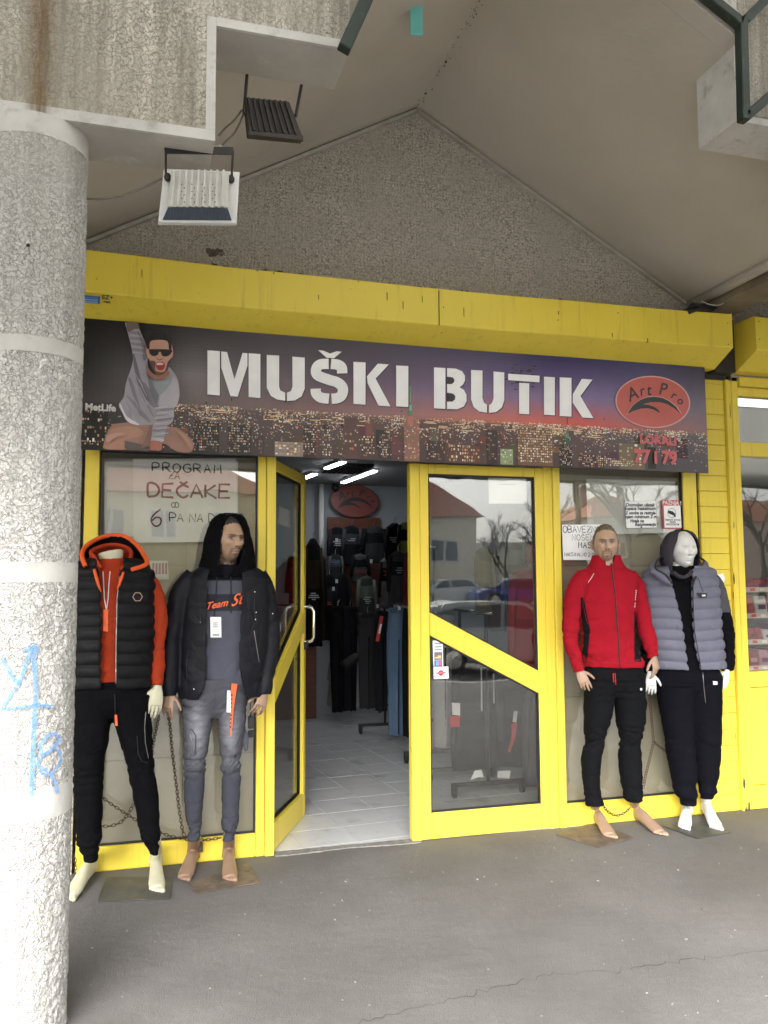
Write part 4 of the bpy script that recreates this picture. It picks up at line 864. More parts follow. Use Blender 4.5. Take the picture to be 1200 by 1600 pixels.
b = MB(); v, f = text('PAŽNJA !', .036, plane_m(at(1050, 786, RY - .0015)), bold=.0016); b.add(v, f); b.build('white_lettering', M_white, n3)
b = MB()
for s_, py, sz in (('OBJEKAT JE POD', 812.5, .0165), ('VIDEO', 816, .0165), ('NADZOROM', 819.5, .0175)):
    v, f = text(s_, sz, plane_m(at(1051, py, RY - .0018)), bold=.0004); b.add(v, f)
cc = at(1049.5, 801.5, RY - .002); ring = [(cc[0] + .031 * math.cos(a), RY - .002, cc[2] + .031 * math.sin(a)) for a in np.linspace(0, 2 * PI, 32, endpoint=False)]; b.tube(ring, .0012, 6, closed=True)
b.prism([at(x, y, RY - .002) for x, y in ((1044, 797.5), (1051, 799), (1055.5, 803), (1053, 805.5), (1044, 802))], (0, .0006, 0)); b.prism([at(x, y, RY - .002) for x, y in ((1052, 804), (1056, 804.5), (1055.5, 808.5), (1053, 807))], (0, .0006, 0))
b.build('black_print', M_ink, n3)
# door sheets and stickers
d1 = sheet('door_notice', 'white sheet with a dark heading at the top of the closed door glass', [(762.5, 729), (822, 729), (823, 787), (764, 787)], .030, M_paper)
b = MB()
for k in range(24):
    p = at(766 + k * 2.4, 729.5 + rng.uniform(0, 1), .0285); q2 = at(767.4 + k * 2.4, 734 + rng.uniform(-1, 1), .0285)
    if rng.random() < .8: b.add([(p[0], .0285, q2[2]), (q2[0], .0285, q2[2]), (q2[0], .0285, p[2]), (p[0], .0285, p[2])], [(0, 1, 2, 3)])
b.build('dark_heading', M_ink, d1)
b = MB(); p = at(778, 756, .0285); q2 = at(806, 757.6, .0285); b.box((p[0], .0283, q2[2]), (q2[0], .0288, p[2])); b.build('red_line', mk('faint_red', (.6, .35, .38), .7), d1)
d2 = sheet('card_sticker', 'narrow strip of bank card logos on the lower door glass', [(676, 1001), (691.5, 1001), (692.5, 1041), (677.5, 1041)], .014, M_paper, .0008, 'sticker')
b = MB()
def dr(x0, y0, x1, y1, c, k=1):
    p = at(x0, y0, .0135); q = at(x1, y1, .0135); b.box((p[0], .0132 - .0003 * k, q[2]), (q[0], .0138 - .0003 * k, p[2]), S(*c))
for y in (1006, 1011, 1015.5): dr(679, y - 1.2, 690, y + .6, (120, 135, 170))
dr(678.5, 1019, 691, 1031, (120, 108, 128)); dr(678.5, 1032, 691, 1041, (40, 60, 160)); dr(680, 1024.5, 689, 1028.5, (240, 214, 140), 2); dr(680, 1024.5, 684, 1026.5, (216, 90, 80), 3); dr(680.5, 1033, 685, 1040, (110, 180, 230), 2); dr(685, 1033, 690, 1040, (220, 110, 140), 2)
b.build('logo_print', M_print, d2)
d3 = sheet('card_sticker', 'small white sticker with a red round emblem below the card logos', [(677.5, 1042), (700.5, 1041.5), (701, 1060), (678, 1061)], .014, M_paper, .0008, 'sticker')
b = MB(); c = at(689, 1051.5, .013); b.poly([(c[0] + .017 * math.cos(a), .0128, c[2] + .017 * math.sin(a)) for a in np.linspace(0, 2 * PI, 24, endpoint=False)], S(190, 40, 60)); b.box((c[0] - .031, .0120, c[2] - .0035), (c[0] + .031, .0125, c[2] + .0035), S(90, 50, 80)); b.box((c[0] - .013, .0113, c[2] - .006), (c[0] + .011, .0118, c[2] + .007), S(222, 120, 140)); b.build('emblem_print', M_print, d3)
# notes on the open door leaf
nO = np.array([-uo[1], uo[0], 0])
def oleaf(px, py):       # point of the open leaf plane (street side face)
    r = ray(px, py); n_ = nO; p0 = E0 + n_ * .013; t_ = ((p0 - CP) @ n_) / (r @ n_); return CP + t_ * r
o1 = thing('handwritten_notice', 'small handwritten sheet taped to the open door glass beside the yellow post', 'notice', oleaf(440, 800))
b = MB(); b.prism([oleaf(x, y) for x, y in ((436, 789.5), (453, 797.5), (453, 824.5), (436, 818))], nO * .001); b.build('paper_sheet', M_paper, o1)
b = MB(); c = oleaf(445, 801) - nO * .0015; v, f = text('RADNO', .085, plane_m(c, -uo, (0, 0, 1)), bold=.003); b.add(v, f); b.build('written_line', M_ink, o1); b = MB(); c = oleaf(444, 812) - nO * .0015; v, f = text('do 20', .08, plane_m(c, -uo, (0, 0, 1)), bold=.003); b.add(v, f); b.build('written_line', M_ink, o1)
o2 = thing('no_smoking_sticker', 'pale tall sticker with a struck through circle on the open door glass', 'sticker', oleaf(466, 770))
b = MB(); b.prism([oleaf(x, y) for x, y in ((460.5, 728), (471.5, 735), (471.5, 798), (460.5, 792))], nO * .001); b.build('sticker_sheet', mk('old_sticker', (.34, .32, .32), .6, var=.2), o2)
b = MB(); c = oleaf(466, 760) - nO * .003; R_ = .10
b.tube([c + (-uo) * math.cos(a) * R_ + np.array([0, 0, math.sin(a) * R_]) for a in np.linspace(0, 2 * PI, 28, endpoint=False)], .008, 6, closed=True); b.tube([c + uo * .07 + np.array([0, 0, .07]), c - uo * .07 - np.array([0, 0, .07])], .008, 6); b.build('struck_circle', mk('sticker_dark', (.06, .035, .035), .5), o2)
# ================================================================== MANNEQUINS
from mathutils.bvhtree import BVHTree
def remesh(mbs, voxel, smooth=2):
    v = []; f = []
    for b in mbs:
        o = len(v); v += b.v; f += [tuple(i + o for i in q) for q in b.f]
    me = bpy.data.meshes.new('tmp'); me.from_pydata(v, [], f); o = bpy.data.objects.new('tmp', me); COL.objects.link(o)
    m = o.modifiers.new('r', 'REMESH'); m.mode = 'VOXEL'; m.voxel_size = voxel; m.use_smooth_shade = True
    if smooth: s_ = o.modifiers.new('s', 'SMOOTH'); s_.iterations = smooth; s_.factor = .5
    dg = bpy.context.evaluated_depsgraph_get(); dg.update(); e = bpy.data.meshes.new_from_object(o.evaluated_get(dg))
    bpy.data.objects.remove(o); bpy.data.meshes.remove(me); return e
def co(me):
    a = np.empty(len(me.vertices) * 3, np.float32); me.vertices.foreach_get('co', a); return a.reshape(-1, 3).astype(float)
def nr(me):
    a = np.empty(len(me.vertices) * 3, np.float32); me.vertices.foreach_get('normal', a); return a.reshape(-1, 3).astype(float)
def setco(me, P): me.vertices.foreach_set('co', P.astype(np.float32).ravel()); me.update()
def paint(me, cols):       # per vertex colours
    if not me.color_attributes: me.color_attributes.new('Col', 'FLOAT_COLOR', 'POINT')
    a = np.ones((len(me.vertices), 4), np.float32); a[:, :3] = cols; me.color_attributes[0].data.foreach_set('color', a.ravel())
def PX(P):
    q = (P - CP) @ CR.T; return 600 + FPX * q[:, 0] / q[:, 2], 800 + FPX * q[:, 1] / q[:, 2]
def hit(bvh, px, py, off=.0):
    r = ray(px, py); r = r / np.linalg.norm(r); h = bvh.ray_cast(Vector(CP), Vector(r))
    if h[0] is None: return None
    return np.array(h[0]) - r * off
def put(name, me, mat, root):
    me.name = name; me.materials.clear(); me.polygons.foreach_set('use_smooth', [True] * len(me.polygons)); o = bpy.data.objects.new(name, me); COL.objects.link(o); me.materials.append(mat)
    o.parent = root; o.location = tuple(-np.array(WL[root.name])); return o
def c_px(b): return b[3] if len(b) > 3 else 600
class Fig:
    def __init__(s, name, label, Y_, base, group=None):
        s.Y = Y_; s.root = thing(name, label, 'mannequin', base[:3], group); c = at(base[3], 1000, Y_) if len(base) > 3 else np.array(base[:3])
        az = math.atan2(c[0] - CP[0], c[1] - CP[1]); az *= .5; s.k = 1 / (np.linalg.norm(at(c_px(base) + 10, 1000, Y_) - at(c_px(base), 1000, Y_)) / 10); s.R = np.array([math.cos(az), -math.sin(az), 0]); s.V = np.array([-math.sin(az), -math.cos(az), 0])
    def ring(s, row, ry, p=2.3, dy=0):
        py, xl, xr = row[:3]; l, r = at(xl, py, s.Y + dy), at(xr, py, s.Y + dy); c = (l + r) / 2; return c, np.linalg.norm(r - l) / 2, ry, p
    def pt(s, rg, a, k=0):
        c, rx, ry, p = rg; sa, ca = math.sin(a), math.cos(a); e = 2 / p
        return c + s.R * math.copysign(abs(sa) ** e, sa) * (rx + k) + s.V * math.copysign(abs(ca) ** e, ca) * (ry + k)
    def tub(s, rows, rys, n=40, p=2.3, dy=0, cap=True):
        b = MB(); V_ = []; F = []; m = len(rows)
        for row, ry in zip(rows, rys):
            rg = s.ring(row, ry, p, dy); V_ += [s.pt(rg, 2 * PI * k / n) for k in range(n)]
        for j in range(m - 1):
            for k in range(n): F.append((j * n + k, j * n + (k + 1) % n, (j + 1) * n + (k + 1) % n, (j + 1) * n + k))
        F += [tuple(range(n - 1, -1, -1)), tuple((m - 1) * n + k for k in range(n))]
        b.add(V_, F); return b
    def ang(s, rg, x):       # angle on the front at which the ring shows at pixel column x
        aa = np.radians(np.linspace(-88, 88, 177)); P = np.array([s.pt(rg, a) for a in aa]); xs_ = PX(P)[0]; return aa[int(np.argmin(abs(xs_ - x)))]
    def wrap(s, rows, rys, th_=.012, n=56, p=2.3, dy=0, sub=5):
        """open fronted shell: rows (py, xl, xr, open_left, open_right), with thickness"""
        R_ = [list(r) + [q] for r, q in zip(rows, rys)]; RR = []
        for a, b_ in zip(R_[:-1], R_[1:]):
            for k in range(sub): RR.append([x + (y - x) * k / sub for x, y in zip(a, b_)])
        RR.append(R_[-1]); m = len(RR); V_ = []; F = []
        for k_ in (0, -th_):
            for r in RR:
                rg = s.ring(r, r[5], p, dy); al, ar = s.ang(rg, r[3]), s.ang(rg, r[4]); A_ = np.linspace(ar, 2 * PI + al, n)
                V_ += [s.pt(rg, a, k_) for a in A_]
        o = m * n
        for j in range(m - 1):
            for k in range(n - 1):
                q = (j * n + k, j * n + k + 1, (j + 1) * n + k + 1, (j + 1) * n + k); F.append(q); F.append(tuple(x + o for x in q[::-1]))
            for k in (0, n - 1): F.append((j * n + k, (j + 1) * n + k, (j + 1) * n + k + o, j * n + k + o))
        for j in (0, m - 1):
            for k in range(n - 1): F.append((j * n + k, j * n + k + 1, j * n + k + 1 + o, j * n + k + o))
        b = MB(); b.add(V_, F); return b
    def limb(s, pts, flat=1.0, n=20):      # (px, py, dy, half width px)
        P = []; r = []
        Q = arcpts([tuple(q) for q in pts], 4)
        for x, y, dy, hw_ in Q: c = at(x, y, s.Y + dy); P.append(c); r.append((hw_ * np.linalg.norm(at(x + 10, y, s.Y + dy) - c) / 10,) * 2)
        b = MB(); b.tube(P, [(a, a * flat) for a, _ in r], n); return b
def wrinkle(me, amp, zone=None, fz=26, fx=8, seed=0, fine=.0012):
    P = co(me); N = nr(me); W = P + (np.stack([vn(P * 6 + seed), vn(P * 6 + seed + 31), vn(P * 6 + seed + 57)], -1) - .5) * .06
    def crease(Q, pw=2.2): return (1 - np.abs(2 * vn(Q) - 1)) ** pw
    a = crease(W * [fx * .7, fx * .7, fz * .8] + seed); b_ = crease(W @ np.array([[1, 0, .8], [0, 1, .4], [-.8, -.4, 1]]) * [fx * .9, fx * .9, fz * .6] + seed + 3); c = crease(W @ np.array([[1, 0, -.9], [0, 1, .3], [.9, -.3, 1]]) * [fx * 1.5, fx * 1.5, fz * 1.1] + seed + 11)
    d = .30 - (.55 * a + .45 * b_ + .30 * c) + (vn(P * [5, 5, 7] + seed) - .5) * .5
    w_ = zone(P) if zone is not None else 1.0; D_ = d * amp * w_ + (vn(P * 60 + seed) - .5) * fine; setco(me, P + N * D_[:, None])
def quilt(me, pitch, z0, amp=.011, seed=0, mask=None):
    P = co(me); N = nr(me); zz = (P[:, 2] - z0 + .006 * np.sin(P[:, 0] * 14 + seed) + .004 * (vn(P * 12 + seed) - .5)) / pitch; f = np.abs(np.sin(PI * zz)) ** .55
    d = (f - .75) * amp * 1.3 + (vn(P * [40, 40, 18] + seed) - .5) * .007 * f + (vn(P * 16 + seed) - .5) * .004
    if mask is not None: d = d * mask(P)
    setco(me, P + N * d[:, None])
def bump_at(P, c, r):    # gaussian weight
    return np.exp(-(((P - np.array(c)) / np.array(r)) ** 2).sum(1))
def head_mesh(c, yaw, skin, style, sc_=1.0, tilt=0):
    nu, nv = 120, 96; V_ = []
    th = np.linspace(0, PI, nv + 1); ph = np.linspace(0, 2 * PI, nu, endpoint=False); PH, TH = np.meshgrid(ph, th)
    x = np.sin(TH) * np.sin(PH); y = -np.sin(TH) * np.cos(PH); z = np.cos(TH)      # ph = 0 faces -Y
    X_ = x * .076; Y_ = y * .097; Z_ = z * .118; f = np.clip(-y, 0, 1)
    zl = np.clip(-z, 0, 1); X_ = X_ * (1 - .34 * zl ** 1.6); Y_ = np.where(y < 0, Y_ * (1 - .10 * zl), Y_ * (1 - .42 * zl ** 1.3)); Y_ = np.where(y < 0, np.sign(Y_) * np.minimum(abs(Y_), .088 + .25 * (abs(Y_) - .088)), Y_ * 1.04 + .004)
    P = np.stack([X_, Y_, Z_], -1).reshape(-1, 3); F_ = (P[:, 1] < .0).astype(float); gx = lambda cx, cz, rx, rz: np.exp(-((P[:, 0] - cx) / rx) ** 2 - ((P[:, 2] - cz) / rz) ** 2) * F_
    d = np.zeros(len(P))
    d += .006 * (gx(.024, .026, .020, .008) + gx(-.024, .026, .020, .008)) + .004 * gx(0, .03, .02, .01)          # brow
    d -= .017 * (gx(.029, .008, .0145, .0095) + gx(-.029, .008, .0145, .0095))                                       # sockets
    d += .0065 * (gx(.029, .007, .010, .0055) + gx(-.029, .007, .010, .0055))                                        # lids
    nz = np.clip((.022 - P[:, 2]) / .052, 0, 1); prof = np.where((P[:, 2] < .024) & (P[:, 2] > -.040), .006 + .019 * nz, 0) * np.clip((P[:, 2] + .040) / .008, 0, 1)
    d += prof * np.exp(-(P[:, 0] / (.0065 + .004 * nz)) ** 2) * F_ ; d += .007 * (gx(.012, -.029, .006, .006) + gx(-.012, -.029, .006, .006))
    d += .006 * (gx(.043, -.018, .016, .014) + gx(-.043, -.018, .016, .014)); d -= .005 * (gx(.042, -.052, .014, .020) + gx(-.042, -.052, .014, .020))
    d += .0075 * gx(0, -.056, .020, .0055) + .0075 * gx(0, -.068, .017, .006) - .0045 * gx(0, -.0615, .022, .0022) + .004 * gx(0, -.048, .016, .008) - .004 * gx(0, -.078, .016, .005)
    d += .010 * gx(0, -.096, .020, .014) + .004 * (gx(.03, -.09, .02, .014) + gx(-.03, -.09, .02, .014))
    P[:, 1] -= d * (1.35 if style == 'white' else 1.1); col = np.tile(np.array(skin), (len(P), 1)); m = lambda cx, cz, rx, rz: np.clip(gx(cx, cz, rx, rz) * 1.6, 0, 1)[:, None]
    def mixto(w_, c_): nonlocal col; col = col * (1 - w_) + np.array(c_) * w_
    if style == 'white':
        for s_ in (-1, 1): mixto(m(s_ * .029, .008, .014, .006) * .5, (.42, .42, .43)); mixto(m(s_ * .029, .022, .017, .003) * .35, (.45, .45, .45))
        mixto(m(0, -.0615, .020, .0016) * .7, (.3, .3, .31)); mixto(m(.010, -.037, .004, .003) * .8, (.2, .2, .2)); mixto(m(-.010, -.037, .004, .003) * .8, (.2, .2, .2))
    else:
        dk = (.10, .065, .045)
        for s_ in (-1, 1):
            w_ = np.clip(np.exp(-((P[:, 0] - s_ * .029) / .018) ** 2 - ((P[:, 2] - .0225 - .10 * (abs(P[:, 0]) - .02) + 3.5 * (abs(P[:, 0]) - .03) ** 2) / .0034) ** 2) * F_ * 1.7, 0, 1)[:, None]; mixto(w_, dk)
            mixto(m(s_ * .029, .0065, .0115, .0042) * .9, (.60, .57, .52)); mixto(m(s_ * .029, .0065, .0045, .0048), (.04, .035, .03)); mixto(m(s_ * .029, .0118, .0145, .0026), (.03, .02, .02)); mixto(m(s_ * .029, .009, .019, .011) * .45, (.16, .10, .08))
        mixto(m(0, -.0475, .022, .0046) * .85, dk); mixto(m(.010, -.036, .004, .003), (.10, .05, .04)); mixto(m(-.010, -.036, .004, .003), (.10, .05, .04)); mixto(m(0, -.040, .010, .003) * .5, (.2, .12, .09))
        for s_ in (-1, 1): mixto(m(s_ * .026, -.062, .005, .016) * .65, dk); mixto(m(s_ * .020, -.084, .012, .010) * .5, dk)
        mixto(m(0, -.084, .008, .010) * .85, dk); mixto(m(0, -.098, .022, .010) * .5, dk); mixto(m(0, -.0665, .015, .0035) * .7, (.50, .28, .22)); mixto(m(0, -.0565, .016, .003) * .7, (.36, .19, .15)); mixto(m(0, -.0615, .019, .0014) * .8, (.10, .05, .04))
    E = []
    R3 = np.array([[math.cos(yaw), math.sin(-yaw), 0], [math.sin(yaw), math.cos(yaw), 0], [0, 0, 1]])
    T3 = np.array([[1, 0, 0], [0, math.cos(tilt), -math.sin(tilt)], [0, math.sin(tilt), math.cos(tilt)]])
    Rm = R3 @ T3
    F2 = [(j * nu + k, (j + 1) * nu + k, (j + 1) * nu + (k + 1) % nu, j * nu + (k + 1) % nu) for j in range(nv) for k in range(nu)]
    b = MB(); b.add(P, F2); cols = [col]
    for s_ in (-1, 1):       # ears
        e = MB(); n0 = len(b.v); 
        Re = np.array([[math.cos(s_ * .35), -math.sin(s_ * .35), 0], [math.sin(s_ * .35), math.cos(s_ * .35), 0], [0, 0, 1]])
        e.ell((s_ * .080, .008, -.006), (.0065, .018, .031), 14, 12, rot=Re); e.tube([np.array([s_ * .084, .008, -.006]) + Re @ np.array([0, math.cos(a) * .015, math.sin(a) * .027]) for a in np.linspace(-.9, 4.0, 12)], .0045, 6); b.join(e); cols.append(np.tile(np.array(skin) * .92, (len(b.v) - n0, 1)))
    W_ = (np.array(b.v) * sc_) @ Rm.T + np.array(c); b.v = [tuple(p) for p in W_]; return b, np.vstack(cols), Rm
def hand_mb(w, tip, thumb, back, L=.185, curl=.35, seed=0):
    """w wrist, tip direction, thumb side vector, back-of-hand vector"""
    R = random.Random(seed); d = np.array(tip) / np.linalg.norm(tip); t = np.array(thumb, float); t -= d * (t @ d); t /= np.linalg.norm(t); n_ = np.cross(d, t); n_ = n_ if n_ @ np.array(back) > 0 else -n_
    k = L / .185; b = MB(); w = np.array(w)
    b.tube([w - d * .03 * k, w, w + d * .03 * k, w + d * .065 * k, w + d * .092 * k], [(.022 * k, .019 * k), (.024 * k, .018 * k), (.034 * k, .017 * k), (.040 * k, .0145 * k), (.037 * k, .011 * k)], 18, ref=tuple(n_)) 
    out = [b]
    for i, (off, fl, r) in enumerate(((.031, .072, .0088), (.0105, .082, .0092), (-.0105, .076, .0088), (-.030, .060, .0076))):
        p = w + d * (.082 - abs(off) * .12) * k + t * off * k; dd = d + t * off * 2.2; dd /= np.linalg.norm(dd); P = [p - d * .02 * k, p]; a = curl * R.uniform(.55, 1.5) * (.6 + i * .22)
        for sg in (.44, .30, .26):
            dd = dd * math.cos(a) - n_ * math.sin(a); P.append(P[-1] + dd * fl * sg * k); a *= 1.15
        f = MB(); f.tube(P, [r * k, r * k * 1.03, r * k, r * .92 * k, r * .72 * k], 12); f.ell(P[-1], (r * .74 * k,) * 3, 8, 6)
        for q in P[2:4]: f.ell(q, (r * 1.06 * k,) * 3, 10, 6)
        out.append(f)
    f = MB(); p = w + d * .018 * k + t * .022 * k; dd = d * .62 + t * .72 - n_ * .25; dd /= np.linalg.norm(dd); P = [p]
    for sg in (.042, .030, .024): P.append(P[-1] + dd * sg * k); dd = dd + d * .45 - n_ * .12; dd /= np.linalg.norm(dd)
    f.tube(P, [.0135 * k, .0115 * k, .0098 * k, .0075 * k], 12); f.ell(P[-1], (.0078 * k,) * 3, 8, 6); out.append(f); return out
def foot_mb(A, T, up):
    """A ankle axis on the ground, T tip of the toes on the ground, up a point on the shin"""
    A, T, up = map(np.array, (A, T, up)); d = T - A; d[2] = 0; L = np.linalg.norm(d); d /= L; s_ = np.array([-d[1], d[0], 0]); out = []
    Z = lambda q, z: np.array([q[0], q[1], z])
    b = MB(); b.tube([Z(A - d * .052, .026), Z(A - d * .035, .036), Z(A, .047), Z(A + d * L * .3, .044), Z(A + d * L * .52, .031), Z(A + d * L * .72, .022), Z(A + d * L * .86, .017)],
                     [(.016, .018), (.028, .033), (.031, .046), (.032, .041), (.037, .029), (.042, .020), (.038, .014)], 20, ref=(0, 0, 1)) ; 
    # the frame's first axis is sideways, the second vertical
    out.append(b); b = MB(); b.tube([Z(A + d * .01, .035), Z(A, .085), up], [(.031, .038), (.027, .033), (.029, .033)], 18, ref=tuple(s_)); out.append(b)
    for i, (o_, l_, r) in enumerate(((.026, 1.0, .0135), (.008, .985, .010), (-.007, .96, .0095), (-.020, .925, .009), (-.032, .88, .0085))):
        b = MB(); b.tube([Z(A + d * L * .74 + s_ * o_ * .8, .018), Z(A + d * (L * (l_ - .06)) + s_ * o_, .014)], [r, r * .9], 10); b.ell(Z(A + d * (L * (l_ - .05)) + s_ * o_, .0125), (r, r, r * .9), 10, 6); out.append(b)
    return out
def make_body(fg, name, torso, trys, legs, arms, hands, feet, neck, head, skin, paint_fn=None):
    parts = [fg.tub([((a, b_ + .06 * (c_ - b_), c_ - .06 * (c_ - b_))) for a, b_, c_ in torso], [q * .78 for q in trys])] + [fg.limb([(x, y, d + .012, h * (.62 if y < 1225 else .72)) for x, y, d, h in q], n=16) for q in legs] + [fg.limb([(x, y, d, h * .85) for x, y, d, h in q], n=16) for q in arms] + [fg.limb(neck, n=18)]
    me = remesh(parts, .008, 2); groups = [(co(me), [tuple(p.vertices) for p in me.polygons], None)]
    for h_ in hands: m2 = remesh(hand_mb(*h_), .0026, 1); groups.append((co(m2), [tuple(p.vertices) for p in m2.polygons], None))
    for f_ in feet: m2 = remesh(foot_mb(*f_), .004, 2); groups.append((co(m2), [tuple(p.vertices) for p in m2.polygons], None))
    Rm = None
    if head: b, hc, Rm = head_mesh(*head); groups.append((np.array(b.v), b.f, hc))
    V_ = []; F = []; C_ = []; o = 0
    for P, f, c in groups:
        V_.append(P); F += [tuple(i + o for i in q) for q in f]; o += len(P); cc = np.tile(np.array(skin), (len(P), 1)) if c is None else c; C_.append(cc)
    V_ = np.vstack(V_); C_ = np.vstack(C_)
    if paint_fn is not None: C_ = paint_fn(V_, C_)
    me = bpy.data.meshes.new(name); me.from_pydata([tuple(p) for p in V_], [], F); o = put('body', me, M_skin, fg.root); paint(me, C_); return o, Rm
def garment(fg, name, mbs, col, mat=None, voxel=.006, smooth=3, wr=None, qu=None, colfn=None):
    me = remesh(mbs, voxel, smooth)
    if qu: quilt(me, *qu[0], **qu[1])
    if wr: wrinkle(me, *wr[0], **wr[1])
    P = co(me); C_ = np.tile(np.array(col), (len(P), 1))
    if colfn: x_, y_ = PX(P); C_ = colfn(P, C_, x_, y_)
    o = put(name, me, mat or M_cloth, fg.root); paint(me, C_); o['_k'] = 1; del o['_k']; return o, BVHTree.FromPolygons([tuple(p) for p in P], [tuple(q.vertices) for q in me.polygons])
def line_on(fg, name, bvh, px, r, mat, off=.001, n=6, parent=None, flat=1.0):
    Q = []
    for (a, b_) in zip(px[:-1], px[1:]):
        k_ = max(2, int(math.hypot(b_[0] - a[0], b_[1] - a[1]) / 4)); Q += [(a[0] + (b_[0] - a[0]) * k / k_, a[1] + (b_[1] - a[1]) * k / k_) for k in range(k_)]
    Q.append(px[-1]); P = [hit(bvh, x, y, off) for x, y in Q]; last = None; out = []
    for p, (x, y) in zip(P, Q):
        if p is None: p = (last if last is not None else at(x, y, fg.Y - .1))
        if last is not None and abs(p[1] - last[1]) > .05: p = np.array(at(x, y, last[1]))
        out.append(p); last = p
    b = MB(); b.tube(out, r, n, flat=flat); return b.build(name, mat, fg.root, smooth=True)
def card_on(fg, name, quad, Yc, th_, mat, col=None, parent=None):
    b = MB(); b.prism([at(x, y, Yc) for x, y in quad], (0, th_, 0), col); return b.build(name, mat, parent or fg.root)
def patch_hood(fg, name, rim, base, bulge, th_, col, mat=None, voxel=.006, wr_=.004, n_=9):
    """shell between a rim curve and a base curve (3-D point lists of equal length), bulged outwards"""
    rim, base = [np.array(p) for p in rim], [np.array(p) for p in base]; cen = np.mean(np.array(rim + base), axis=0); m = len(rim); V_ = []; F = []
    for k_ in (0, 1):
        for i in range(m):
            for j in range(n_):
                t_ = j / (n_ - 1); p = rim[i] * (1 - t_) + base[i] * t_; o_ = p - cen; o_[2] *= .3; o_ /= np.linalg.norm(o_) + 1e-9; p = p + o_ * (bulge * math.sin(PI * min(1, t_ * 1.05)) - k_ * th_); V_.append(p)
    o = m * n_
    for i in range(m - 1):
        for j in range(n_ - 1):
            q = (i * n_ + j, (i + 1) * n_ + j, (i + 1) * n_ + j + 1, i * n_ + j + 1); F.append(q); F.append(tuple(x + o for x in q[::-1]))
        for j in (0, n_ - 1): F.append((i * n_ + j, (i + 1) * n_ + j, (i + 1) * n_ + j + o, i * n_ + j + o))
    for i in (0, m - 1):
        for j in range(n_ - 1): F.append((i * n_ + j, i * n_ + j + 1, i * n_ + j + 1 + o, i * n_ + j + o))
    b = MB(); b.add(V_, F); return garment(fg, name, [b], col, mat, voxel, 3, wr=((wr_,), dict(fz=18, fx=12, seed=len(name))))
def plate(fg, quad, col):
    P = [gr(*q) for q in quad]; P = [np.array([p[0], p[1], .003]) for p in P]; b = MB(); b.prism(P, (0, 0, .004)); c = np.mean(P, axis=0)
    o = b.build('base_plate', col, fg.root); bev(o, .002); return o
def ys(y0, *pts):  # zone weight: gaussians in image rows
    def f(P):
        y_ = PX(P)[1]; w_ = np.full(len(P), .35)
        for c, s_, a in pts: w_ = w_ + a * np.exp(-((y_ - c) / s_) ** 2)
        return w_
    return f
M_plate1 = mk('grey_base_plate', (.075, .08, .075), .5, metal=.2, var=.3, vs=8, dirt=(.14, .13, .12), dirt_s=9); M_plate2 = mk('brown_base_plate', (.16, .12, .09), .6, metal=.1, var=.35, vs=9, dirt=(.08, .07, .06), dirt_s=12, dirt_lo=.48)
M_zip = mk('zip_metal', (.30, .29, .28), .35, metal=.8); M_lace = mk('white_lace', (.70, .68, .66), .8); M_blackcord = mk('black_cord', (.012, .012, .014), .7); M_orange = mk('orange_strap', (.80, .13, .03), .6, var=.1)
# ---------------- 1: headless, orange hoodie, black quilted vest
f = Fig('mannequin', 'headless mannequin in a black quilted vest over an orange hoodie, half behind the column', -.28, tuple(gr(190, 1375)) + (172,)); F1 = f
IV = (.62, .60, .44)
f.ob, _ = make_body(f, 'b1', [(885, 150, 205), (900, 122, 226), (950, 122, 226), (1010, 130, 222), (1070, 126, 224), (1090, 138, 212)], [.06, .08, .09, .08, .09, .08],
    [[(150, 1095, 0, 24), (140, 1200, -.0, 17), (140, 1300, .01, 11)], [(203, 1095, 0, 24), (218, 1200, -.02, 17), (240, 1300, .0, 11)]],
    [[(228, 902, 0, 13), (246, 985, .0, 11), (246, 1066, -.04, 8)], [(118, 902, 0, 13), (98, 985, .0, 11), (100, 1066, -.04, 8)]],
    [(at(246, 1074, -.31), at(241, 1122, -.33) - at(246, 1074, -.31), (-1, -.4, 0), (.3, -1, 0), .18, .22, 3)],
    [(gr(141, 1368), gr(104, 1412), at(141, 1325, -.27)), (gr(243, 1358), gr(246, 1399), at(241, 1310, -.27))],
    [(177, 905, 0, 21), (175, 885, -.0, 18), (173, 868, -.01, 20), (172, 862, -.01, 21)], None, IV)
OR = S(160, 58, 34)
f_, bv = garment(f, 'hoodie', [f.tub([(872, 156, 192), (880, 146, 206), (890, 128, 226), (905, 116, 236), (950, 116, 232), (1010, 120, 228), (1070, 118, 230), (1078, 118, 230)], [.07, .08, .09, .10, .11, .105, .105, .10]),
    f.limb([(222, 898, 0, 15), (240, 925, 0, 16), (248, 965, 0, 15), (246, 1015, -.01, 14), (245, 1055, -.03, 12.5), (245, 1072, -.04, 10)]), f.limb([(120, 898, 0, 15), (102, 925, 0, 16), (96, 965, 0, 15), (98, 1015, -.01, 14), (100, 1070, -.04, 10)])],
    OR, wr=((.013,), dict(zone=ys(0, (1000, 60, .8)), seed=2)))
VB = S(13, 13, 16)
v_, bv1 = garment(f, 'vest', [f.wrap([(872, 132, 216, 150, 196), (882, 116, 232, 150, 194), (892, 104, 241, 153, 189), (915, 100, 244, 156, 184), (985, 101, 243, 158, 181), (1040, 102, 241, 158, 180), (1074, 103, 239, 158, 181)], [.11, .125, .135, .14, .14, .14, .135], .016)],
    VB, M_nylon, qu=((.0615, .0), dict(amp=.008, seed=1)), colfn=None)
line_on(f, 'zip', bv1, [(156.5, 905), (158, 940), (157.5, 1000), (157.5, 1072)], .0035, M_zip, .0); line_on(f, 'zip', bv1, [(187, 900), (183, 935), (181.5, 1000), (181, 1072)], .0035, M_zip, .0)
OT = S(236, 98, 40)
mot = vcm('orange_lining', .6, .1, 200)
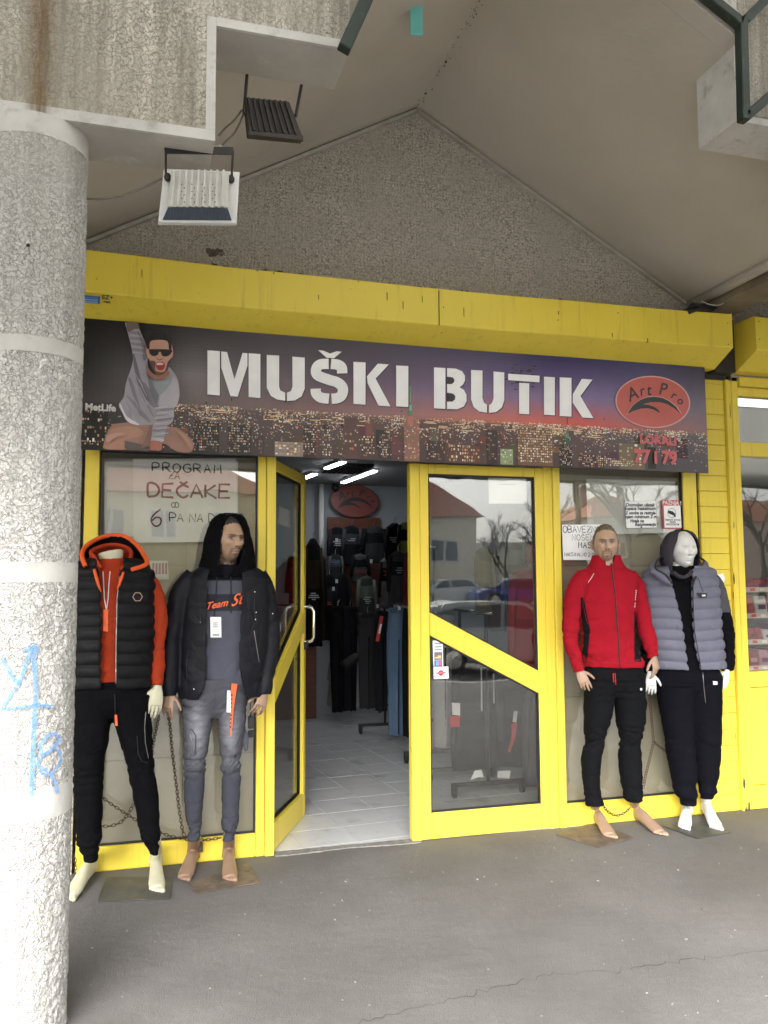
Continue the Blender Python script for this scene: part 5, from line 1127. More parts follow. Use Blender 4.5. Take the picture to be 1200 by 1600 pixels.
for q, w_ in (([(147, 889), (150, 900), (154, 914), (158, 925)], 3.0), ([(193, 894), (190, 903), (186, 914), (183, 922)], 2.6)):
    P = [at(x, y, -.425) for x, y in q]; b = MB(); b.tube(P, [(.006, .010), (.008, .013), (.007, .011), (.003, .004)], 10, OT); b.build('orange_lapel', mot, f.root, smooth=True)
# hoodie hood (inner) and vest hood (outer) standing open round the neck stub
def rimpts(px, ydep): return arcpts([tuple(at(x, y, yy)) for (x, y), yy in zip(px, ydep)], 4)
rimo = rimpts([(133, 884), (128, 868), (133, 855), (150, 843), (171, 837), (194, 838), (212, 850), (224, 866), (229, 881), (206, 890)], [-.40, -.34, -.28, -.21, -.17, -.18, -.22, -.30, -.37, -.43])
baso = rimpts([(150, 896), (136, 890), (128, 882), (140, 876), (158, 874), (188, 874), (204, 876), (214, 884), (216, 890), (204, 896)], [-.41, -.36, -.28, -.20, -.14, -.14, -.20, -.28, -.35, -.41])
patch_hood(f, 'vest_hood', rimo, baso, .022, .014, VB, M_nylon)
b = MB(); b.tube([p for p in rimo], (.0115), 12, OT); b.build('orange_hood_trim', mot, f.root, smooth=True)
rimi = rimpts([(158, 888), (148, 872), (142, 862), (158, 854), (178, 851), (197, 855), (205, 864), (200, 878), (188, 890)], [-.39, -.37, -.33, -.26, -.22, -.24, -.30, -.36, -.40])
basi = rimpts([(160, 898), (150, 888), (146, 880), (154, 874), (172, 872), (194, 874), (202, 880), (198, 890), (186, 898)], [-.39, -.36, -.30, -.22, -.18, -.20, -.28, -.35, -.39])
patch_hood(f, 'hoodie_hood', rimi, basi, .016, .012, OR, None, .005)
b = MB(); b.tube(rimi, .010, 10, tuple(x * 1.15 for x in OR)); b.build('hood_seam', M_cloth, f.root, smooth=True)
for px in ([(161, 893), (162, 915), (163, 935), (166, 952)], [(172, 893), (170, 915), (169, 935), (166.5, 952)]): line_on(f, 'drawstring', bv, px, .0028, M_lace, .004)
p = hit(bv, 166, 965, .004); card_on(f, 'orange_hang_tag', [(161.5, 952), (169, 952), (168.5, 987), (161, 986)], p[1] - .004, .003, M_orange)
hx = [hit(bv1, 215 + 7.4 * math.cos(a), 932.5 + 7.2 * math.sin(a), .002) for a in np.linspace(0, 2 * PI, 6, endpoint=False)]; hx = [h for h in hx if h is not None]
b = MB(); b.tube(hx, .0022, 6, closed=True); b.build('hexagon_badge', mk('badge_copper', (.55, .36, .30), .5), f.root)
BK = S(14, 14, 17)
def legs_of(fg, pel, prys, L, R_, rl=None, dyl=0, dyr=0):
    mk_ = lambda rows, dy: fg.tub(rows, [max(.040, 1.04 * (r[2] - r[1]) / 2 / fg.k) for r in rows], p=2.05, dy=dy)
    return [fg.tub(pel, prys, p=2.1), mk_(L, dyl), mk_(R_, dyr)]
t1, bvt = garment(f, 'trousers', legs_of(f, [(1062, 106, 237), (1088, 108, 236), (1106, 112, 232), (1122, 124, 222)], [.115, .115, .095, .05],
    [(1085, 109, 178), (1150, 111, 172), (1200, 112, 166), (1250, 115, 162), (1300, 118, 160), (1325, 121, 158), (1340, 128, 155), (1346, 129, 153)],
    [(1085, 166, 237), (1130, 178, 238), (1170, 188, 240), (1210, 199, 245), (1250, 208, 249), (1300, 217, 252), (1322, 224, 253), (1332, 231, 250), (1336, 231, 249)]), BK, wr=((.017,), dict(zone=ys(0, (1200, 40, .7), (1320, 30, 1.0)), seed=5)))
line_on(f, 'pocket_zip', bvt, [(228, 1112), (226, 1135), (227, 1160), (232, 1185)], .002, M_zip, .001); line_on(f, 'side_pocket_seam', bvt, [(214, 1150), (216, 1178), (222, 1190), (231, 1192)], .002, M_blackcord, .001)
line_on(f, 'waist_cord', bvt, [(179, 1085), (180, 1110), (181, 1143)], .0025, M_blackcord, .006); p = hit(bvt, 181, 1120, .01); p = p if p is not None else at(181, 1120, -.4)
card_on(f, 'orange_cord_tag', [(179, 1117), (183, 1117), (184, 1134), (180, 1134)], p[1] - .004, .003, M_orange)
plate(f, [(165, 1372), (152, 1411), (266, 1406), (270, 1372)], M_plate1)
# ---------------- 2: dark navy jacket, black hood up, grey jeans
f = Fig('mannequin', 'bearded mannequin with black hood up, open navy jacket, grey hoodie and grey jeans', -.18, tuple(gr(330, 1365)) + (345,)); F2 = f
TN = S(152, 124, 104)
def tattoo(V_, C_):
    x_, y_ = PX(V_); w_ = ((y_ > 876) & (y_ < 905) & (abs(x_ - 352) < 22)) * (vn(V_ * 90) > .5) * .75; w2 = ((y_ > 1300)) * .18 * vn(V_ * 20)
    C_ = C_ * (1 - w_[:, None]) + np.array((.06, .05, .05)) * w_[:, None]; return C_ * (1 - w2[:, None])
f.ob, Rm = make_body(f, 'b2', [(892, 325, 385), (908, 300, 405), (960, 305, 402), (1020, 312, 392), (1075, 304, 384), (1090, 312, 370)], [.06, .08, .09, .08, .09, .08],
    [[(312, 1095, 0, 22), (305, 1200, -.0, 14), (303, 1300, .02, 9)], [(362, 1095, 0, 22), (362, 1200, -.02, 14), (358, 1300, .02, 9)]],
    [[(298, 908, 0, 13), (270, 985, .02, 11), (265, 1080, -.04, 7)], [(408, 908, 0, 13), (422, 985, .02, 11), (413, 1078, -.04, 7)]],
    [(at(266, 1084, -.23), at(259, 1118, -.26) - at(266, 1084, -.23), (1, -.5, 0), (-.3, -1, 0), .155, .5, 1), (at(413, 1082, -.23), at(405, 1112, -.27) - at(413, 1082, -.23), (-1, -.4, 0), (.4, -1, 0), .155, .55, 2)],
    [(gr(302, 1350), gr(286, 1380), at(303, 1305, -.16)), (gr(357, 1348), gr(360, 1381), at(358, 1305, -.16))],
    [(354, 905, 0, 20), (354, 885, .0, 15.5), (356, 862, .0, 16)], (at(357, 844, -.222), math.radians(25), S(176, 144, 120), 'painted', 1.03, .0), TN, tattoo)
hc = at(357, 844, -.222)
def hair_cap(fg, name, c, Rm, col, grow=1.05, front=-.060, zc=.028, groove=.004, style=0):
    nu, nv = 110, 40; th = np.linspace(0, PI * .62, nv); ph = np.linspace(0, 2 * PI, nu, endpoint=False); V_ = []; F = []; C_ = []
    for t_ in th:
        for p_ in ph:
            x, y, z = math.sin(t_) * math.sin(p_), -math.sin(t_) * math.cos(p_), math.cos(t_); X_, Y_, Z_ = x * .076, y * (.090 if y < 0 else .104), z * .118
            k = grow + .02 * math.sin(p_ * 0 + X_ * 420 + Y_ * 30 * style) * min(1, t_ * 3) ; lim = 0
            if Y_ < -.035: lim = max(0, min(1, (zc + .045 + .010 * math.cos(X_ * 30) - Z_) / .014))      # hairline
            elif abs(Y_) <= .04: lim = max(0, min(1, (.002 + .0 - Z_) / .012))
            k = k * (1 - lim) + .94 * lim; top_ = .003 * max(0, z) ** 2; V_.append(Rm @ np.array([X_ * k, Y_ * k, Z_ * k + top_]) + c); C_.append(tuple(np.array(col) * (.75 + .5 * (math.sin(X_ * 420) * .5 + .5) * rng.uniform(.7, 1.1))))
    F = [(j * nu + k, (j + 1) * nu + k, (j + 1) * nu + (k + 1) % nu, j * nu + (k + 1) % nu) for j in range(nv - 1) for k in range(nu)]
    me = bpy.data.meshes.new(name); me.from_pydata([tuple(p) for p in V_], [], F); o = put(name, me, M_skin, fg.root); paint(me, np.array(C_)); return o
hair_cap(f, 'hair', hc, Rm, (.045, .042, .045), 1.07, style=1)
for sd in (-1, 1):
    b = MB()
    for k in range(7):
        o_ = np.array([sd * (.066 + .004 * k), -.045 + .012 * k, .05]); P = [hc + Rm @ (o_ + np.array([sd * .006 * math.sin(t_ * 3), .004 * t_, -.032 * t_])) for t_ in range(5)]; b.tube(P, [.007, .008, .008, .007, .004], 6)
    b.build('hair_strands', mk('dark_hair', (.02, .018, .018), .5) if 'dark_hair' not in bpy.data.materials else bpy.data.materials['dark_hair'], f.root, smooth=True)
GH = S(82, 84, 96)
def h2(P, C_, x_, y_):
    C_[(y_ < 907)] = S(26, 26, 32); m_ = (y_ > 928) & (y_ < 955) & (P[:, 1] < f.Y); C_[m_] = S(52, 52, 60); return C_
ho, bh = garment(f, 'hoodie', [f.tub([(882, 335, 375), (892, 318, 395), (905, 304, 406), (950, 303, 404), (1010, 306, 398), (1055, 304, 396), (1068, 308, 392), (1073, 312, 388)], [.07, .08, .09, .10, .11, .115, .11, .10])], GH, wr=((.013,), dict(zone=ys(0, (1045, 30, 1.0)), seed=8, fz=14)), colfn=h2)
NJ = S(19, 20, 28)
ja, bj = garment(f, 'jacket', [f.wrap([(884, 312, 398, 332, 373), (892, 300, 410, 327, 377), (903, 288, 420, 325, 379), (935, 281, 424, 324, 377), (985, 281, 420, 322, 374), (1040, 278, 416, 323, 372), (1072, 276, 413, 321, 380), (1090, 279, 410, 310, 388)], [.105, .12, .13, .14, .14, .145, .145, .14], .014),
    f.limb([(306, 901, 0, 19), (286, 925, 0, 20), (273, 965, 0, 19), (267, 1010, -.0, 18), (265, 1050, -.03, 16), (265, 1074, -.045, 13.5), (265, 1088, -.05, 11)]), f.limb([(400, 901, 0, 19), (414, 925, 0, 18), (420, 965, 0, 17), (421, 1010, -.0, 16), (417, 1050, -.03, 14.5), (414, 1072, -.045, 13), (413, 1085, -.05, 10.5)])],
    NJ, M_nylon, wr=((.019,), dict(zone=ys(0, (960, 40, .4), (1060, 40, .7)), seed=11, fz=11, fx=7)))
for q in ([(324, 910), (323, 985), (323, 1050), (318, 1085)], [(378, 910), (374, 985), (372, 1045), (382, 1078)]): line_on(f, 'jacket_zip', bj, q, .004, M_blackcord, .001)
line_on(f, 'pocket_zip', bj, [(397, 985), (401, 1010), (405, 1035)], .0022, M_zip, .001); line_on(f, 'pocket_zip', bj, [(294, 1015), (291, 1040), (292, 1062)], .0022, M_blackcord, .001)
for x, y in ((398, 925), (400, 957), (399, 968), (303, 1077), (426, 959), (313, 972)):
    p = hit(bj, x, y, .001); 
    if p is not None: b = MB(); b.ell(p, (.0045, .004, .0055), 8, 6); b.build('snap_button', M_chrome, f.root, smooth=True)
HB = S(13, 13, 16)
hd, bhd = garment(f, 'hood', [f.wrap([(802, 349, 372, 362, 362.3), (805, 340, 380, 362, 362.3), (810, 332, 385, 360, 366), (815, 328, 387, 355, 373), (826, 323, 391, 349, 379), (842, 318, 394, 346, 382), (862, 315, 397, 344.5, 380), (880, 312, 400, 342, 374), (893, 309, 404, 347, 362), (903, 312, 404, 353, 354)], [.03, .06, .085, .10, .12, .13, .135, .135, .13, .12], .012, sub=4)],
    HB, wr=((.010,), dict(fz=7, fx=20, seed=14)))
rimL = [hit(bhd, x, y, .001) for x, y in ((355, 813), (349, 824), (345.5, 842), (344, 862), (341, 880), (346, 893))]; rimL = [p for p in rimL if p is not None]
b = MB(); b.tube(arcpts([tuple(p) for p in rimL], 4), .006, 10); b.build('hood_hem', M_blackcord, f.root, smooth=True)
for q in ([(339, 893), (338.5, 915), (336, 945), (334, 968)], [(361, 893), (361, 915), (361.5, 935), (361, 958)], [(312, 915), (312.5, 945), (313.5, 972)], [(398, 928), (397, 950), (399, 966)]): line_on(f, 'drawstring', bh if 320 < q[0][0] < 380 else bj, q, .003, M_blackcord, .004)
p = hit(bh, 337, 980, .004); tg_ = card_on(f, 'price_tag', [(328.5, 964), (345.5, 964), (346, 996), (329, 996)], p[1] - .006, .002, M_paper)
b = MB()
for k in range(7): q0 = at(332.5 + k * 1.5, 990.5, p[1] - .0075); q1 = at(333.4 + k * 1.5, 993.5, p[1] - .0075); b.box((q0[0], q0[1] - .0005, q1[2]), (q1[0], q0[1], q0[2]))
for r_ in range(3): q0 = at(333, 973 + r_ * 3, p[1] - .0075); q1 = at(340, 973.8 + r_ * 3, p[1] - .0075); b.box((q0[0], q0[1] - .0005, q1[2]), (q1[0], q0[1], q0[2]))
b.build('tag_print', M_ink, f.root)
p = hit(bh, 350, 945, .004); b = MB(); v, q_ = text('Team', .052, plane_m(at(338, 945, p[1] - .003), (1, 0, .18)), shear=.4, bold=.001); b.add(v, q_); v, q_ = text('St', .085, plane_m(at(369, 938, p[1] - .003), (1, 0, .25)), shear=.45, bold=.001); b.add(v, q_); tag(b.build('orange_script', M_orange, f.root), kind='stuff')
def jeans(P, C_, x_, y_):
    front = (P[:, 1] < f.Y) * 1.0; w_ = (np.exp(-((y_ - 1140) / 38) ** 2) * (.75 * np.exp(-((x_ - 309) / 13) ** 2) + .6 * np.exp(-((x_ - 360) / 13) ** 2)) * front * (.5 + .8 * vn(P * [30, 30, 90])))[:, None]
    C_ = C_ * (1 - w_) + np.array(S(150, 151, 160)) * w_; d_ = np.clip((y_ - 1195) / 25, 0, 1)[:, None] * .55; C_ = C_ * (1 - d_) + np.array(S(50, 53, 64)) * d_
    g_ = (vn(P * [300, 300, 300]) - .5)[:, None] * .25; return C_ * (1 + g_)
def pouch(cx, cy, w_, h_, dx=.0): return f.limb([(cx, cy - h_, -.05, w_ * .9), (cx, cy, -.055, w_), (cx + dx, cy + h_, -.05, w_ * .85)], flat=.8)
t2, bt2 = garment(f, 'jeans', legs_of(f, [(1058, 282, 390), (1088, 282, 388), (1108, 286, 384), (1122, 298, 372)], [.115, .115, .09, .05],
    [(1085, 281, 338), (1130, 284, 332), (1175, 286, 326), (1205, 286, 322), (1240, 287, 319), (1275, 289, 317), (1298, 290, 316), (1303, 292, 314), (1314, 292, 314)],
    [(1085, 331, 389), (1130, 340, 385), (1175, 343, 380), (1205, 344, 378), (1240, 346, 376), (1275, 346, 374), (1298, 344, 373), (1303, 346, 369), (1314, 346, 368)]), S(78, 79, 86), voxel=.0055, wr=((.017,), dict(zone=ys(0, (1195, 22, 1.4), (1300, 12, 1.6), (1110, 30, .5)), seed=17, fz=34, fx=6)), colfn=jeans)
for nm, q in (('cargo_pocket', [(290, 1142), (300, 1140), (306, 1150), (305, 1178), (294, 1186)]), ('cargo_pocket', [(376, 1148), (381, 1150), (380, 1175), (374, 1188), (366, 1186), (369, 1165)])):
    P = [hit(bt2, x, y, .004) for x, y in q]; P = [p for p in P if p is not None]
    if len(P) > 3: b = MB(); b.tube(P, .003, 6, closed=True); b.build('pocket_seam', mk('denim_seam', S(64, 66, 78), .9) if 'denim_seam' not in bpy.data.materials else bpy.data.materials['denim_seam'], f.root, smooth=True)
M_seam = bpy.data.materials.get('denim_seam') or mk('denim_seam', S(64, 66, 78), .9)
b = MB(); P = [at(x, y, -.30) for x, y in ((385, 1140), (389, 1150), (388, 1172), (383, 1176), (380, 1160))]; b.prism(P, (0, .05, 0)); bev(b.build('side_pocket_flap', M_seam, f.root), .006)
line_on(f, 'pocket_zip', bt2, [(296, 1145), (301, 1160), (300, 1180)], .0022, M_zip, .002); line_on(f, 'fly_seam', bt2, [(335, 1078), (336, 1100), (336, 1112)], .002, M_seam, .001)
p = hit(bt2, 362, 1100, .01); sy = p[1] - .018
card_on(f, 'white_label', [(355, 1079), (360, 1079), (361, 1113), (354, 1113)], sy - .006, .001, M_paper)
so = card_on(f, 'orange_strap', [(362, 1068), (371, 1069), (366, 1100), (364, 1120), (361.5, 1151), (359.5, 1150), (360, 1110), (361, 1085)], sy, .002, M_orange)
b = MB()
for k in range(9): q0 = at(362.3 - .25 * k, 1086 + k * 6.2, sy - .001); b.box((q0[0] - .004, q0[1] - .0006, q0[2] - .006), (q0[0] + .004, q0[1], q0[2] + .004))
b.build('strap_print', M_ink, f.root)
b = MB(); P0 = [at(391, 1085, -.24), at(391, 1108, -.235), at(391.5, 1122, -.23)]; b.tube(P0, .0025, 6); b.build('strap_cord', M_blackcord, f.root, smooth=True)
b = MB(); b.prism([at(x, y, -.23) for x, y in ((388, 1120), (393, 1117), (398, 1122), (398, 1138), (388, 1139))], (0, .02, 0)); b.prism([at(x, y, -.23) for x, y in ((388, 1142), (398, 1141), (398, 1152), (388, 1153))], (0, .02, 0)); bev(b.build('hanging_pouch', M_blackcord, f.root), .004)
plate(f, [(293, 1383), (306, 1398), (406, 1381), (388, 1350)], M_plate2)
# ---------------- 3: red track jacket
f = Fig('mannequin', 'mannequin with slicked back hair and goatee in a red zip track jacket', -.17, tuple(gr(950, 1290)) + (950,)); F3 = f
TN3 = S(166, 138, 118)
f.ob, Rm = make_body(f, 'b3', [(890, 922, 975), (905, 908, 988), (950, 910, 985), (1000, 922, 985), (1045, 926, 992), (1064, 936, 984)], [.06, .08, .09, .08, .09, .08],
    [[(936, 1070, 0, 18), (924, 1180, -.0, 11), (929, 1250, .0, 8)], [(984, 1070, 0, 18), (985, 1180, -.02, 12), (990, 1245, .02, 8)]],
    [[(905, 905, 0, 10), (890, 980, .0, 9), (905, 1045, -.06, 6)], [(990, 905, 0, 10), (1010, 975, .0, 9), (1022, 1024, -.06, 6)]],
    [(at(905, 1048, -.24), at(918, 1078, -.27) - at(905, 1048, -.24), (1, -.5, 0), (-.3, -1, 0), .150, .45, 4), (at(1022, 1026, -.24), at(1029, 1061, -.26) - at(1022, 1026, -.24), (-1, -.4, 0), (.4, -1, 0), .160, .4, 5)],
    [(gr(931, 1284), gr(957, 1313), at(929, 1246, -.165)), (gr(993, 1280), gr(1038, 1309), at(990, 1240, -.15))],
    [(947, 900, 0, 16), (947, 880, .0, 14), (946, 868, .0, 14)], (at(946, 850, -.19), math.radians(-24), S(184, 154, 132), 'painted', 1.0, .0), TN3)
hc = at(946, 850, -.19); hair_cap(f, 'hair', hc, Rm, (.17, .13, .09), 1.045, style=0)
RD = S(150, 24, 38)
def jk(P, C_, x_, y_):
    xx = (x_ - 917) / 8; side = ((y_ > 934) & (x_ > 907 + (y_ - 934) * .02) & (x_ < 912 + (y_ - 934) * .20 - np.clip(y_ - 985, 0, 99) * .30) & (y_ < 1030) & (x_ > 900)); C_[side & (P[:, 1] < f.Y + .02)] = S(26, 24, 28)
    s2 = ((x_ > 990) & (x_ < 1003) & (y_ > 955) & (y_ < 1034) & (x_ > 991 + 0 * y_)); C_[s2 & (x_ < 993 + (y_ - 955) * .12)] = S(26, 24, 28); return C_
ja, bj = garment(f, 'track_jacket', [f.tub([(881, 927, 968), (886, 922, 973), (890, 912, 982), (897, 903, 991), (930, 903, 991), (965, 909, 988), (990, 912, 987), (1020, 911, 992), (1034, 914, 1000), (1042, 917, 1001)], [.062, .07, .08, .09, .105, .105, .10, .105, .11, .105]),
    f.limb([(915, 899, 0, 13), (902, 920, 0, 15), (895, 950, 0, 13.5), (891, 985, 0, 12.5), (895, 1015, -.03, 11.5), (902, 1036, -.06, 10), (906, 1050, -.07, 8.5)]), f.limb([(980, 899, 0, 13), (992, 918, 0, 14), (1001, 950, 0, 12.5), (1009, 985, -.02, 12), (1016, 1008, -.05, 11), (1021, 1028, -.07, 8.5)])],
    RD, voxel=.0055, wr=((.015,), dict(zone=ys(0, (990, 40, .7), (1030, 15, .8)), seed=21, fz=24, fx=8)), colfn=jk)
line_on(f, 'zip', bj, [(955, 880), (957, 900), (961, 930), (963, 960), (966, 1000), (968, 1042)], .0045, M_blackcord, .0)
line_on(f, 'hem_seam', bj, [(914, 1032), (940, 1035), (967, 1036), (999, 1031)], .0022, mk('red_seam', S(120, 14, 26), .8), .0)
line_on(f, 'reflective_stripe', bj, [(919, 910), (924, 903), (928, 896)], .0018, M_lace, .0)
line_on(f, 'shoulder_seam', bj, [(905, 905), (912, 925), (911, 945), (918, 975)], .0016, bpy.data.materials['red_seam'], .0); line_on(f, 'shoulder_seam', bj, [(993, 905), (988, 925), (989, 950), (990, 975)], .0016, bpy.data.materials['red_seam'], .0)
for k in range(10):
    p = hit(bj, 994 - k * .25, 923 + k * 2.8, .001)
    if p is not None and k not in (6,): b = MB(); b.ell(p, (.004, .003, .003), 6, 4); b.build('printed_mark', M_lace, f.root)
co_, bc = garment(f, 'collar', [f.wrap([(867.5, 928, 967, 944.5, 957), (875, 926, 968, 945.5, 957.5), (883, 923, 972, 947, 958), (889, 918, 976, 950, 959)], [.058, .062, .068, .072], .008, sub=3)], RD, voxel=.0045, colfn=lambda P, C_, x_, y_: np.where((((P - at(947, 876, -.17))[:, :2] ** 2).sum(1) < .068 ** 2)[:, None] & (y_ < 882)[:, None], np.array(S(28, 18, 22)), C_))
t3, bt3 = garment(f, 'track_trousers', legs_of(f, [(1030, 922, 994), (1044, 918, 1000), (1060, 915, 1003), (1076, 917, 1001), (1090, 926, 992)], [.075, .092, .102, .085, .05],
    [(1062, 914, 962), (1091, 914, 958), (1120, 914, 953), (1145, 913, 949), (1165, 911, 944), (1182, 909, 939), (1218, 911, 936), (1240, 913, 939), (1258, 916, 943)],
    [(1062, 956, 1005), (1091, 961, 1006), (1120, 965, 1006), (1145, 966, 1004), (1180, 967, 1000), (1218, 971, 1002), (1240, 975, 1003), (1251, 978, 1003)]), S(18, 19, 22), wr=((.018,), dict(zone=ys(0, (1155, 16, 1.5), (1080, 25, .5), (1240, 20, .5)), seed=25, fz=34, fx=6)))
for q in ([(958, 1052), (959, 1066)], [(961, 1052), (962, 1070)]): line_on(f, 'red_drawstring', bt3, q, .003, mk('red_cord', S(170, 20, 30), .7), .003)
p = hit(bt3, 1002, 1077, .002)
if p is not None: b = MB(); b.ell(p, (.008, .003, .008), 10, 6); b.build('thigh_logo', M_white, f.root)
plate(f, [(868, 1305), (935, 1326), (990, 1310), (930, 1285)], M_plate2)
# ---------------- 4: white face, grey hood, lavender vest
f = Fig('mannequin', 'white faced mannequin in a grey hood and lavender quilted vest beside the tiled pier', -.155, tuple(gr(1085, 1285)) + (1065,)); F4 = f
WH = (.72, .72, .71)
f.ob, Rm = make_body(f, 'b4', [(892, 1040, 1090), (905, 1024, 1104), (950, 1026, 1104), (1000, 1034, 1104), (1045, 1044, 1106), (1062, 1054, 1100)], [.06, .08, .09, .08, .08, .08],
    [[(1054, 1070, 0, 18), (1064, 1180, .0, 11), (1074, 1245, .02, 8)], [(1100, 1070, 0, 18), (1104, 1180, -.0, 12), (1104, 1240, .03, 8)]],
    [[(1026, 905, .02, 8), (1015, 970, .035, 7), (1016, 1048, -.03, 6)], [(1112, 905, 0, 10), (1135, 985, .0, 9), (1136, 1046, -.04, 6)]],
    [(at(1016, 1052, -.19), at(1018, 1084, -.21) - at(1016, 1052, -.19), (1, -.4, 0), (-.3, -1, 0), .150, .3, 6), (at(1136, 1048, -.2), at(1133, 1079, -.23) - at(1136, 1048, -.2), (-1, -.5, 0), (.3, -1, 0), .150, .3, 7)],
    [(gr(1074, 1277), gr(1069, 1299), at(1074, 1240, -.14)), (gr(1104, 1274), gr(1122, 1300), at(1104, 1235, -.13))],
    [(1066, 905, 0, 17), (1066, 885, .0, 14), (1068, 868, .0, 14)], (at(1067.5, 859, -.20), math.radians(-8), WH, 'white', 1.0, .0), WH)
BKH = S(14, 14, 18)
def h4(P, C_, x_, y_): C_[(x_ > 1114) & (y_ < 957)] = S(78, 78, 84); return C_
ho4, bh4 = garment(f, 'hoodie', [f.tub([(884, 1044, 1088), (893, 1030, 1100), (905, 1020, 1108), (950, 1020, 1110), (1000, 1026, 1112), (1045, 1032, 1116), (1052, 1036, 1112)], [.075, .08, .088, .092, .092, .09, .085]),
    f.limb([(1102, 900, 0, 13), (1115, 918, 0, 14.5), (1124, 950, 0, 14), (1133, 990, 0, 12.5), (1136, 1025, -.02, 11.5), (1136, 1048, -.04, 9)]), f.limb([(1030, 900, .01, 11), (1021, 925, .03, 11), (1015, 960, .04, 11), (1013, 1005, .02, 11), (1015, 1050, -.03, 9)])],
    BKH, wr=((.014,), dict(zone=ys(0, (1010, 40, .8)), seed=31)), colfn=h4)
LV = S(102, 103, 118)
v4, bv4 = garment(f, 'vest', [f.wrap([(884, 1026, 1100, 1044, 1086), (893, 1013, 1109, 1046, 1082), (906, 1008, 1112, 1049, 1082), (925, 1007, 1114, 1054, 1082), (965, 1009, 1116, 1065, 1083), (1005, 1013, 1120, 1071, 1086), (1044, 1022, 1124, 1076, 1096)], [.10, .115, .12, .125, .125, .12, .115], .016)],
    LV, M_nylon, voxel=.0055, qu=((.0665, .012), dict(amp=.010, seed=4)))
line_on(f, 'zip', bv4, [(1047, 898), (1053, 922), (1064, 960), (1069, 1000), (1074, 1042)], .003, M_zip, .0); line_on(f, 'zip', bv4, [(1083, 905), (1083, 940), (1085, 985), (1095, 1042)], .003, M_blackcord, .0)
HG = S(64, 61, 68)
hd4, bhd4 = garment(f, 'hood', [f.wrap([(828, 1056, 1072, 1066, 1066.3), (831, 1049, 1078, 1066, 1066.3), (835, 1045, 1082, 1064, 1078), (842, 1041, 1085, 1060, 1088), (852, 1037, 1087, 1056, 1094), (864, 1036, 1088, 1052, 1094), (878, 1036, 1089, 1051, 1094), (890, 1038, 1089, 1051, 1088), (900, 1040, 1092, 1057, 1072)], [.03, .06, .08, .10, .115, .12, .12, .11, .10], .010, sub=4)],
    HG, voxel=.005, wr=((.006,), dict(fz=8, fx=18, seed=34)))
# vest collar and hood lying open
rim4 = rimpts([(1050, 912), (1040, 898), (1024, 887), (1030, 872), (1040, 868)], [-.30, -.29, -.25, -.18, -.10]); bas4 = rimpts([(1046, 918), (1030, 908), (1014, 897), (1016, 884), (1030, 876)], [-.27, -.26, -.20, -.13, -.07])
patch_hood(f, 'vest_collar', rim4, bas4, .018, .018, LV, M_nylon, .005, .008)
rim5 = rimpts([(1082, 912), (1088, 900), (1094, 888), (1100, 876), (1092, 872)], [-.30, -.28, -.24, -.17, -.10]); bas5 = rimpts([(1090, 915), (1100, 905), (1108, 893), (1108, 882), (1100, 876)], [-.26, -.24, -.19, -.12, -.07])
patch_hood(f, 'vest_collar', rim5, bas5, .018, .018, LV, M_nylon, .005, .008)
b = MB(); b.tube(rim4, .006, 8); b.build('collar_binding', M_blackcord, f.root, smooth=True); b = MB(); b.tube(rim5, .006, 8); b.build('collar_binding', M_blackcord, f.root, smooth=True)
b = MB(); P = [at(x, y, -.295) for x, y in ((1052, 893), (1058, 899), (1066, 902), (1075, 899), (1081, 892))]; b.tube(arcpts([tuple(p) for p in P], 3), [(.016, .012)] * (4 * 3 + 1), 10, ref=(0, 0, 1)); b.build('neck_folds', mk('dark_grey_knit', S(48, 46, 52), .9, bs=.4, bscale=80), f.root, smooth=True)
line_on(f, 'drawstring', bh4, [(1080, 905), (1080.5, 940), (1080, 960)], .0025, M_blackcord, .02); line_on(f, 'drawstring', bv4, [(1091, 903), (1095, 915), (1099, 925)], .002, M_blackcord, .002)
p = hit(bv4, 1100, 930, .003)
if p is not None:
    b = MB(); b.prism([at(x, y, p[1] - .003) for x, y in ((1089, 926), (1105, 927), (1104, 934), (1093, 934))], (0, .002, 0), S(30, 30, 36)); b.box(tuple(at(1097, 932, p[1] - .006)), tuple(at(1102, 929, p[1] - .004)), S(200, 200, 205)); b.build('chest_badge', M_print, f.root)
t4, bt4 = garment(f, 'track_trousers', legs_of(f, [(1036, 1032, 1112), (1050, 1028, 1118), (1062, 1027, 1121), (1078, 1031, 1120), (1092, 1040, 1114)], [.075, .09, .10, .085, .05],
    [(1070, 1028, 1080), (1105, 1034, 1080), (1140, 1039, 1081), (1176, 1044, 1083), (1205, 1050, 1086), (1230, 1054, 1087), (1243, 1057, 1087), (1248, 1064, 1086), (1258, 1065, 1086)],
    [(1070, 1072, 1122), (1105, 1077, 1123), (1140, 1082, 1123), (1176, 1086, 1123), (1205, 1089, 1121), (1228, 1091, 1120), (1238, 1092, 1119), (1242, 1095, 1114), (1248, 1095, 1113)]), S(15, 15, 22), wr=((.015,), dict(zone=ys(0, (1160, 25, .6), (1232, 12, 1.2)), seed=41, fz=22, fx=8)))
line_on(f, 'waist_cord', bt4, [(1098, 1050), (1100, 1075), (1102.5, 1098)], .0022, M_zip, .006); p = hit(bt4, 1118, 1066, .003)
p = p if p is not None else at(1117, 1066, -.25)
card_on(f, 'thigh_logo', [(1114, 1064), (1121, 1065), (1121, 1070), (1115, 1070)], p[1] - .003, .002, M_white)
plate(f, [(1030, 1290), (1090, 1312), (1142, 1302), (1120, 1285)], M_plate1)
